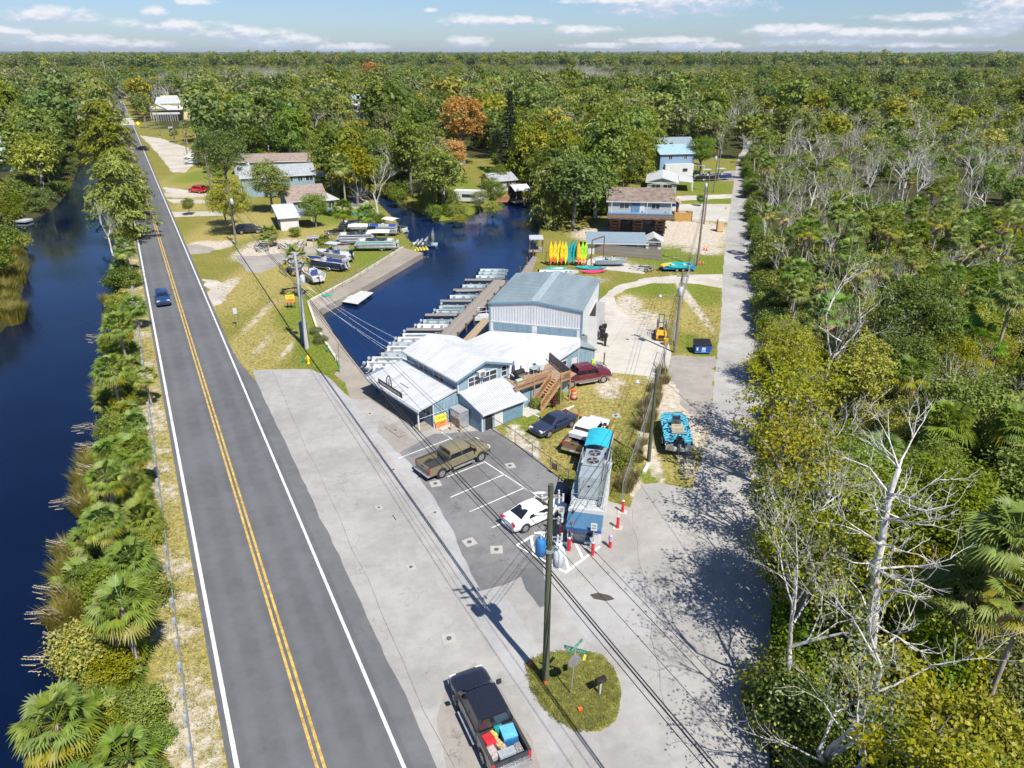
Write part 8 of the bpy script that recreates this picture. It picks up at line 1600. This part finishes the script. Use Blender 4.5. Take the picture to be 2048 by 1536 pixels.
# chain link fences
FENM = mat('fence_metal', (.10,.11,.115), .5, metal=.3); FENG = mat('fence_galv', (.30,.315,.32), .5, metal=.4)
def chain(label, pts, h, mt, step=2.4, wire=.3, tilt=0):
    o = at(*pts[0]); e = empty('chain_link_fence', o, 0, label, 'fence'); P_ = [at(*q)-o for q in pts]; net = MB(); rl = MB()
    for a, b_ in zip(P_[:-1], P_[1:]):
        L = (b_-a).length; n = max(1, round(L/step)); d = (b_-a)/L; rl.tube([a+V3(0,0,h), b_+V3(0,0,h)], .028, 5); rl.tube([a+V3(0,0,.06), b_+V3(0,0,.06)], .022, 5)
        for i in range(n+1 if b_ is P_[-1] else n): MB().cyl(a+d*L*i/n, a+d*L*i/n+V3(0,0,h+.06), .032, 6).build('post', mt, e)
        k = int(L/wire)
        for i in range(k):
            x = i*L/k
            for s in (1, -1):
                x2 = min(max(x+s*h, 0), L); zz = abs(x2-x)
                if zz > .2: net.bar(a+d*x+V3(0,0,.06), a+d*x2+V3(0,0,.06+zz*(h-.1)/h), .0045)
    rl.build('rail', mt, e); tag(net.build('wire_mesh', mt, e), kind='stuff'); return e
chain('black chain link fence with a gate between the parking bays and the grass', [(985,860),(1030,888),(1064,915),(1100,942),(1136,970)], 1.25, FENM, 2.6, .35)
chain('galvanised chain link fence overgrown beside the dirt strip, kiosk end', [(1243,1008),(1262,948),(1286,878),(1306,808),(1331,712)], 1.9, FENG, 3.0, .4); chain('galvanised chain link fence running past the forklift and the kayak yard', [(1343,690),(1360,620),(1378,552),(1392,520)], 1.9, FENG, 3.0, .4)
chain('pale chain link fence along the seawall lawn', [(645,598),(705,563),(765,526),(806,500)], 1.2, FENG, 3.0, .5); chain('chain link fence across the kayak yard', [(1324,518),(1360,515),(1392,518)], 1.7, FENG, 3.0, .5)
tag(MB().box((0,0,.55),(.55,.03,.6)).build('fence_notice', mat('notice_brown', (.16,.10,.07), .7), None, at(1108,950)+V3(0,0,.25), R(-40)), 'small brown notice hanging on the parking fence', 'notice')
tag(MB().bar(at(1288,862), at(1282,835)+V3(0,0,1.9), .08).build('leaning_post', WOODD), 'dark post leaning against the chain link fence', 'post'); tag(MB().bar(at(1332,768), at(1325,735)+V3(0,0,2.0), .1).build('leaning_post', WOODD), 'dark brace post at the gate of the chain link fence', 'post')
e = empty('swing_gate', at(1349,700), R(80), 'open chain link gate by the concrete apron', 'gate'); m = MB(); m.tube([(0,0,.1),(3,0,.1),(3,0,1.9),(0,0,1.9),(0,0,.1)], .03, 5); m.build('frame', FENG, e); m = MB()
for i in range(12): m.bar((i*.25,0,.1),(min(3,i*.25+1.8),0,.1+min(1.8,3-i*.25)),.008); m.bar((i*.25,0,1.9),(min(3,i*.25+1.8),0,1.9-min(1.8,3-i*.25)),.008)
tag(m.build('wire_mesh', FENG, e), kind='stuff')
# brush and dry vines along that fence
it = []
rgv = np.random.default_rng(44)
for i in range(26):
    f = rgv.uniform(); q = at(1250+75*f+rgv.normal()*4, 985-250*f, .3); it.append((q.x, q.y, -.1, rgv.uniform(0, 6), rgv.uniform(.35, .8), rgv.integers(0, 2)))
scatter_join('dry_brush', it, REEDS, [leafmat('dry_brush', (.12,.10,.03), (.30,.25,.10))])
# paling fence of the workshop yard
e = empty('paling_fence', at(1176,507), 0, 'weathered grey paling fence in front of the workshop', 'fence'); o = at(1176,507); b_ = at(1322,521)-o; L = b_.length; n = int(L/.16); an = math.atan2(b_.y, b_.x); plm = MB().box((0,0,.92),(.145,.025,1.85)).mesh('paling', WOODG)
for i in range(n): link('paling', plm, e, b_*(i+.5)/n+V3(0,0,rnd.uniform(-.06,.06)), an)
for z in (.5, 1.4): MB().bar(V3(0,.05,z), b_+V3(0,.05,z), .05, .09).build('rail', WOODD, e)
# dumpster
e = empty('dumpster', at(1405,709), R(-2), 'blue steel dumpster with a black ribbed lid on the grass by the side road', 'dumpster'); DB = mat('dumpster_blue', (.015,.075,.32), .5, var=.1, dirt=.15); m = MB(); m.loft([[(-.85,0,.12),(.85,0,.12),(.85,1.2,.12),(-.85,1.2,.12)],[(-.92,-.08,1.1),(.92,-.08,1.1),(.92,1.35,1.35),(-.92,1.35,1.35)]]); m.build('body', DB, e); m = MB(); m.slab((-.95,-.12,1.13),(.95,-.12,1.13),(.95,1.38,1.39),(-.95,1.38,1.39),.05); ld = m.build('lid', BLACK, e)
for i in range(13): MB().bar((-.85+i*.14,-.1,1.16),(-.85+i*.14,1.36,1.42),.05,.03).build('lid_rib', PLAS, ld)
MB().box((.05,-.075,.72),(.42,.03,.30)).build('label', WHITE, e); MB().box((.05,-.06,.42),(.5,.03,.2)).build('label', mat('label_blue', (.2,.45,.7), .5), e); MB().box((-.66,-.07,.68),(.18,.03,.35)).build('label', mat('label_green', (.55,.7,.6), .5), e); MB().box((0,-.04,.28),(1.8,.06,.08)).build('rib', mat('dumpster_light', (.03,.17,.45), .5), e); text('4 YD', .13, e, (.05,-.095,.74), (PI/2,0,0), mat('red_print', (.55,.05,.03), .6), .002)
for s in (-1, 1): MB().box((s*.97,.5,.75),(.1,.9,.14)).build('fork_pocket', DB, e)
# forklift
e = empty('forklift', at(1321,675), R(82), 'yellow forklift parked on the concrete apron by the fence', 'forklift'); FY = mat('forklift_yellow', (.72,.36,.015), .45, var=.08, dirt=.15); m = MB(); m.loft([[(-1.3,-.62,.25),(.9,-.62,.25),(.9,.62,.25),(-1.3,.62,.25)],[(-1.35,-.64,.8),(.9,-.64,.8),(.9,.64,.8),(-1.35,.64,.8)],[(-1.2,-.55,1.2),(-.1,-.55,1.15),(-.1,.55,1.15),(-1.2,.55,1.2)]]); m.build('body', FY, e); MB().box((-1.36,0,.62),(.04,.7,.35)).build('grille', PLAS, e)
for x, y in ((-.9,-.62),(-.9,.62),(.75,-.66),(.75,.66)): wheel(e, x, y, .34, .25, 1 if y > 0 else -1)
m = MB()
for x, y in ((-.75,-.5),(-.75,.5),(.55,-.5),(.55,.5)): m.bar((x,y,1.0),(x*.85,y,2.15),.07)
for y in (-.5,-.25,0,.25,.5): m.bar((-.65,y,2.15),(.5,y,2.15),.05)
m.build('overhead_guard', PLAS, e); m = MB()
for y in (-.3, .3): m.bar((1.1,y,.1),(1.1,y,2.6),.12)
for z in (.4, 1.5, 2.55): m.bar((1.1,-.3,z),(1.1,.3,z),.1)
m.build('mast', mat('mast_grey', (.12,.11,.10), .6), e); MB().box((-.25,0,1.2),(.5,.5,.3)).build('seat', BLACK, e)
for y in (-.35, .35): MB().bar((1.2,y,.12),(2.2,y,.10),.12,.05).build('fork', STEEL, e)
# outboards on stands by the warehouse wall
for i, (u, v) in enumerate([(1204,655),(1209,664),(1206,674),(1211,684),(1203,668)]):
    e = empty('outboard_motor', at(u, v+8), R(-20), 'dark outboard motor on a stand by the warehouse wall, '+['farthest back','second from the back','middle','nearest the camera','closest to the wall'][i], 'outboard motor', 'outboard motors on stands'); outboard(e, .2, .95, OBB, 0, 1.35, .0); m = MB(); m.bar((0,-.3,.05),(0,.3,.05),.06); m.bar((0,0,.05),(.1,0,1.0),.07); m.bar((-.4,0,.05),(.4,0,.05),.06); m.build('stand', PLAS, e)
e = empty('bicycle_rack', at(1199,742), R(20), 'stack of bicycles and scrap metal at the corner of the rear wing', 'bicycles'); m = MB()
for i in range(4):
    for s in (-1, 1): m.tube([(s*.5+.33*math.cos(a),i*.25,.35+.33*math.sin(a)) for a in np.linspace(0, 2*PI, 13)], .02, 4)
    m.tube([(-.5,i*.25,.35),(-.1,i*.25,.8),(.4,i*.25,.8),(.5,i*.25,.35),(.0,i*.25,.35),(-.1,i*.25,.9)], .02, 4)
m.build('frame', PLAS, e); MB().bar((.8,.6,0),(.8,.6,1.8),.1).build('post', WOODD, e); MB().box((-.4,.9,.8),(.3,.3,.5)).build('lime_jacket', mat('lime', (.45,.8,.02), .6), e)
e = empty('propane_cage', at(1331,690), R(80), 'clutter of timber and a yellow drum against the chain link fence', 'clutter'); MB().tube([(0,0,.1),(0,0,.8)], .28, 12).build('drum', FY, e)
for i in range(4): MB().bar((.4+i*.5,.1,.05),(.6+i*.5,.2,1.2+.2*i),.08).build('timber', WOODD, e)
# portable toilet, timber box, cones, bins
e = empty('portable_toilet', at(1440,464), 0, 'tan portable toilet with a white roof beside the side road', 'portable toilet'); MB().box((0,.55,1.05),(1.1,1.1,2.1)).build('cabin', mat('toilet_tan', (.50,.32,.16), .6), e); m = MB(); m.loft([[(-.56,0,2.1),(.56,0,2.1),(.56,1.1,2.1),(-.56,1.1,2.1)],[(-.35,.15,2.35),(.35,.15,2.35),(.35,.95,2.35),(-.35,.95,2.35)]]); m.build('roof', WHITE, e); MB().box((0,-.01,1.0),(.8,.03,1.8)).build('door', mat('toilet_door', (.55,.37,.2), .6), e); MB().box((0,.55,.04),(1.2,1.2,.08)).build('base', PLAS, e)
e = empty('timber_bin', at(1365,443), 0, 'large plywood skip of rubbish in front of the concrete drive', 'skip'); PLY = mat('plywood_brown', (.42,.24,.06), .8, var=.15)
for c, dd_ in (((0,0,.9),(3.6,.1,1.8)),((0,1.8,.9),(3.6,.1,1.8)),((-1.8,.9,.9),(.1,1.8,1.8)),((1.8,.9,.9),(.1,1.8,1.8))): MB().box(c, dd_).build('panel', PLY, e)
for x in (-1.8, 1.8): MB().box((x,-.06,1.0),(.12,.1,2.2)).build('corner_post', WOODD, e)
MB().box((0,.9,1.5),(3.4,1.6,.3)).build('rubbish', mat('rubbish', (.45,.44,.42), .8, var=.4, scale=3), e)
def cone(u, v, lab, grp='orange traffic cones'):
    e = empty('traffic_cone', at(u, v), 0, lab, 'traffic cone', grp); MB().tube([(0,0,.04),(0,0,.75)], [.15,.03], 10).build('cone', OR, e); MB().box((0,0,.02),(.38,.38,.04)).build('base', PLAS, e); MB().tube([(0,0,.4),(0,0,.52)], [.092,.072], 10).build('white_band', WHITE, e)
for u, v, lab in [(1452,418,'orange cone at the mouth of the concrete drive'),(1399,529,'left orange cone of the pair at the tall grey pole'),(1406,529,'right orange cone of the pair at the tall grey pole'),(1408,500,'orange cone on the dirt above the kayak yard'),(1413,501,'orange cone lying close to the dirt cone')]: cone(u, v, lab)
for i, (u, v, c_) in enumerate([(1346,411,(.02,.16,.42)),(1352,413,(.02,.12,.36)),(558,448,(.02,.16,.45))]): e = empty('wheelie_bin', at(u, v), 0, ['left blue wheelie bin beside the raised house','right blue wheelie bin beside the raised house','blue wheelie bin beside the white ended shed'][i], 'bin'); m = MB(); m.loft([[(-.3,-.3,0),(.3,-.3,0),(.3,.3,0),(-.3,.3,0)],[(-.38,-.4,1.3),(.38,-.4,1.3),(.38,.4,1.3),(-.38,.4,1.3)]]); m.build('body', mat('bin_blue%d' % i, c_, .5), e); MB().box((0,0,1.35),(.8,.85,.1)).build('lid', mat('bin_blue0', (.02,.16,.42), .5), e)
# roadside signs and small things on the seawall lawn
e = empty('canoe_board', at(583,617), R(8), 'yellow and orange hire board on dark legs beside the seawall lawn', 'sign'); MB().box((0,0,1.65),(1.15,.05,.55)).build('upper_panel', YS, e); MB().box((0,0,1.12),(1.15,.05,.5)).build('lower_panel', OS, e)
for x in (-.45, .0, .5): MB().bar((x,.05,0),(x,.05,1.0),.08).build('leg', BLACK, e)
text('CANOE KAYAK', .13, e, (0,-.03,1.65), (PI/2,0,0), BLACK, .002); text('1 Hour', .28, e, (0,-.03,1.12), (PI/2,0,0), BLACK, .002)
e = empty('road_sign', at(475,652), R(10), 'small white road sign on a thin post on the roadside lawn', 'sign'); MB().cyl((0,0,0),(0,0,2.3),.035,6).build('post', STEEL, e); MB().box((0,-.05,2.0),(.45,.03,.75)).build('panel', WHITE, e)
e = empty('road_sign', at(343,398), R(10), 'white road sign on a thin post by the red car drive', 'sign'); MB().cyl((0,0,0),(0,0,2.4),.04,6).build('post', STEEL, e); MB().box((0,-.05,2.1),(.5,.03,.8)).build('panel', WHITE, e)
e = empty('warning_sign', at(279,262), R(20), 'yellow diamond warning sign near the bridge', 'sign'); MB().cyl((0,0,0),(0,0,3.4),.05,6).build('post', STEEL, e); MB().box((0,-.06,3.2),(1.3,.04,1.3),0,0,0,PI/4).build('panel', YS, e)
e = empty('banner_sign', at(344,272), R(10), 'blue and white banner sign at the edge of the parking area', 'sign'); MB().box((0,0,2.0),(1.6,.1,3.2)).build('panel', mat('banner_blue', (.15,.35,.55), .6, col2=(.65,.7,.72), scale=1.2), e); MB().cyl((-.8,0,0),(-.8,0,4),.08,6).build('post', STEEL, e)
e = empty('fire_hydrant', at(617,727), 0, 'yellow fire hydrant on the grass by the pale grey pole', 'hydrant'); HY = mat('hydrant_yellow', (.75,.55,.02), .45); MB().tube([(0,0,0),(0,0,.08),(0,0,.09),(0,0,.75),(0,0,.9),(0,0,1.0)], [.2,.2,.13,.14,.1,.03], 12).build('barrel', HY, e)
for s in (-1, 1): MB().cyl((0,0,.62),(s*.24,0,.62),.07,8).build('nozzle', HY, e)
e = empty('utility_cabinet', at(609,690), 0, 'tall dark blue cabinet behind the pale grey pole', 'cabinet'); MB().box((0,.3,1.3),(.8,.5,2.6)).build('body', mat('cabinet_blue', (.06,.14,.20), .6), e); MB().box((0,.3,2.64),(.9,.6,.08)).build('top', mat('cabinet_teal', (.03,.25,.30), .6), e)
for u, v, h_, lab in [(607,726,.9,'green marker post left of the yellow hydrant'),(679,745,1.2,'green pump post on the seawall walkway edge'),(656,705,1.0,'thin green post by the straggly bush'),(603,622,1.1,'white pipe post at the walkway corner')]: tag(MB().tube([at(u, v), at(u, v)+V3(0,0,h_*.9), at(u, v)+V3(0,0,h_)], [.07,.07,.03], 8).build('marker_post', mat('marker_green', (.03,.25,.14), .6) if 'green' in lab else WHITE), lab, 'post', None)
tag(MB().bar(at(678,737), at(680,722)+V3(0,0,2.0), .07).build('dock_post', WOODD), 'dark slanting post with a white tip on the walkway', 'post'); tag(MB().box((0,0,.1),(1.4,.8,.06)).build('green_net', mat('net_green', (.03,.35,.22), .7), None, at(654,592), .4), 'small green net lying on the walkway', 'net')
for i, (u, v, rz_) in enumerate([(560,545,-.95),(590,588,-.95)]): e = empty('field_gate', at(u, v), rz_, ['grey mesh gate panel standing at the turning circle','pale rail gate beside the covered boat'][i], 'gate'); m = MB(); m.tube([(0,0,.1),(3.2,0,.1),(3.2,0,1.6),(0,0,1.6),(0,0,.1)], .035, 5); m.build('frame', FENG, e); m = MB(); [m.bar((k*.2,0,.1),(k*.2,0,1.6),.02) for k in range(1, 16)]; tag(m.build('bars', FENG, e), kind='stuff')
e = empty('cage_trailer', at(530,500), .3, 'small mesh cage by the low palm at the yard entrance', 'cage'); m = MB()
for z in (.3, 1.5): m.tube([(-.8,-.6,z),(.8,-.6,z),(.8,.6,z),(-.8,.6,z),(-.8,-.6,z)], .03, 5)
for x in np.linspace(-.8, .8, 7): m.bar((x,-.6,.3),(x,-.6,1.5),.02); m.bar((x,.6,.3),(x,.6,1.5),.02)
m.build('frame', FENG, e)
# docks at the houses
e = empty('house_dock', at(708,405,-.2), 0, 'timber dock with moored boats beside the tan roofed house', 'dock'); MB().box((0,0,-.1),(11,3.2,.2)).build('deck', WOODG, e); [MB().cyl((x,-1.5,-2),(x,-1.5,1.0),.13,8).build('pile', WOODD, e) for x in (-5,-2,1,4)]
console('white cabin boat moored at the timber dock by the creek', at(715,394,-.8)+V3(0,0,-.9), -.3, BWHITE, 6.4, True, (0,), OBW, BWHITE, False); jon('small grey boat on the timber dock ramp', ALU, OBB, 4.5, None, at(702,412), .1); console('pale boat behind the cabin boat at the creek dock', at(690,388,-.8)+V3(0,0,-.9), -.1, BWHITE, 5.6, False, (0,), OBW, BWHITE, False)
e = empty('canal_dock', at(18,440,-.5), R(-6), 'long pale floating dock on the far bank of the left canal', 'dock'); MB().box((0,0,0),(9,2.2,.35)).build('deck', mat('dock_pale', (.42,.44,.46), .7), e); m = MB(); m.tube([(-4.4,1,.2),(-4.4,1,1.1),(2,1,1.1),(2,1,.2)], .05, 5); m.build('rail', STEEL, e)
e = empty('yard_dock', at(1052,530), 0, 'grey plank dock along the kayak yard waterfront', 'dock'); o = at(1052,530); Q = [at(*q, .02)-o for q in ((1040,548),(1062,548),(1075,515),(1066,512))]
for i in range(22): a_, b_ = i/22+.004, (i+1)/22-.004; m = MB(); m.slab(Q[0].lerp(Q[3],a_), Q[1].lerp(Q[2],a_), Q[1].lerp(Q[2],b_), Q[0].lerp(Q[3],b_), .08); m.build('plank', WOODG, e)
for q in (Q[0], Q[3], Q[0].lerp(Q[3],.5)): MB().cyl(q-V3(0,0,2), q+V3(0,0,1.2), .13, 8).build('pile', WOODD, e)
e = empty('boat_lift', at(1072,500), 0, 'covered boat lift with dark hull at the kayak yard waterfront', 'boat lift'); MB().box((0,0,2.2),(2.4,3.2,.1)).build('roof', mat('lift_roof', (.42,.44,.45), .6), e); [MB().bar((x,y,-2),(x,y,2.2),.14).build('pile', WOODD, e) for x in (-1.1,1.1) for y in (-1.5,1.5)]; MB().box((0,0,.1),(2.6,3.4,.12)).build('deck', WOODG, e)
e = jon('dark boat under a cover below the mossy trees of the right bank', mat('cover_black', (.03,.03,.035), .7), OBB, 5.4, None, at(1076,480,-.8)+V3(0,0,-.1), 1.2)
console('dark hulled boat on a trailer by the far gravel drive', at(1412,362), .1, OBB, 6.5, True, (0,), OBB, DKB); console('second dark boat on a trailer nearer the side road', at(1440,360), .1, DKB, 6.0, True, (0,), OBB, DKB)
for i, (u, v, c_) in enumerate([(452,216,(.5,.03,.10)),(462,217,(.5,.02,.3)),(472,222,(.02,.40,.36)),(446,218,(.08,.1,.4))]): e = empty('patio_umbrella', at(u, v+6), 0, ['red','magenta','teal','blue'][i]+' patio umbrella by the yellow cottage', 'umbrella', 'coloured umbrellas by the yellow cottage'); MB().cyl((0,0,0),(0,0,2.6),.04,6).build('pole', STEEL, e); MB().tube([(0,0,2.1),(0,0,2.9)], [1.9,.05], 8).build('canopy', mat('umbrella_%d' % i, c_, .7), e)
tag(MB().tube([at(216,168), at(216,168)+V3(0,0,26)], [.25,.1], 6).build('radio_mast', mat('mast_white', (.6,.62,.64), .5)), 'slim pale mast on the skyline left of the road', 'mast')
# ================================================================ the air between here and the skyline
mb = MB(); mb.box((0, 3500, 38), (21000, 23000, 84))
m = bpy.data.materials.new('haze'); m.use_nodes = True; t = NT(m.node_tree); t.nt.nodes.clear(); v_ = t.n('VolumePrincipled'); v_.inputs['Color'].default_value = (.75,.85,1,1); v_.inputs['Density'].default_value = .00004; v_.inputs['Anisotropy'].default_value = .2
t.L.new(v_.outputs[0], t.n('OutputMaterial').inputs['Volume']); tag(mb.build('haze', m), kind='stuff')
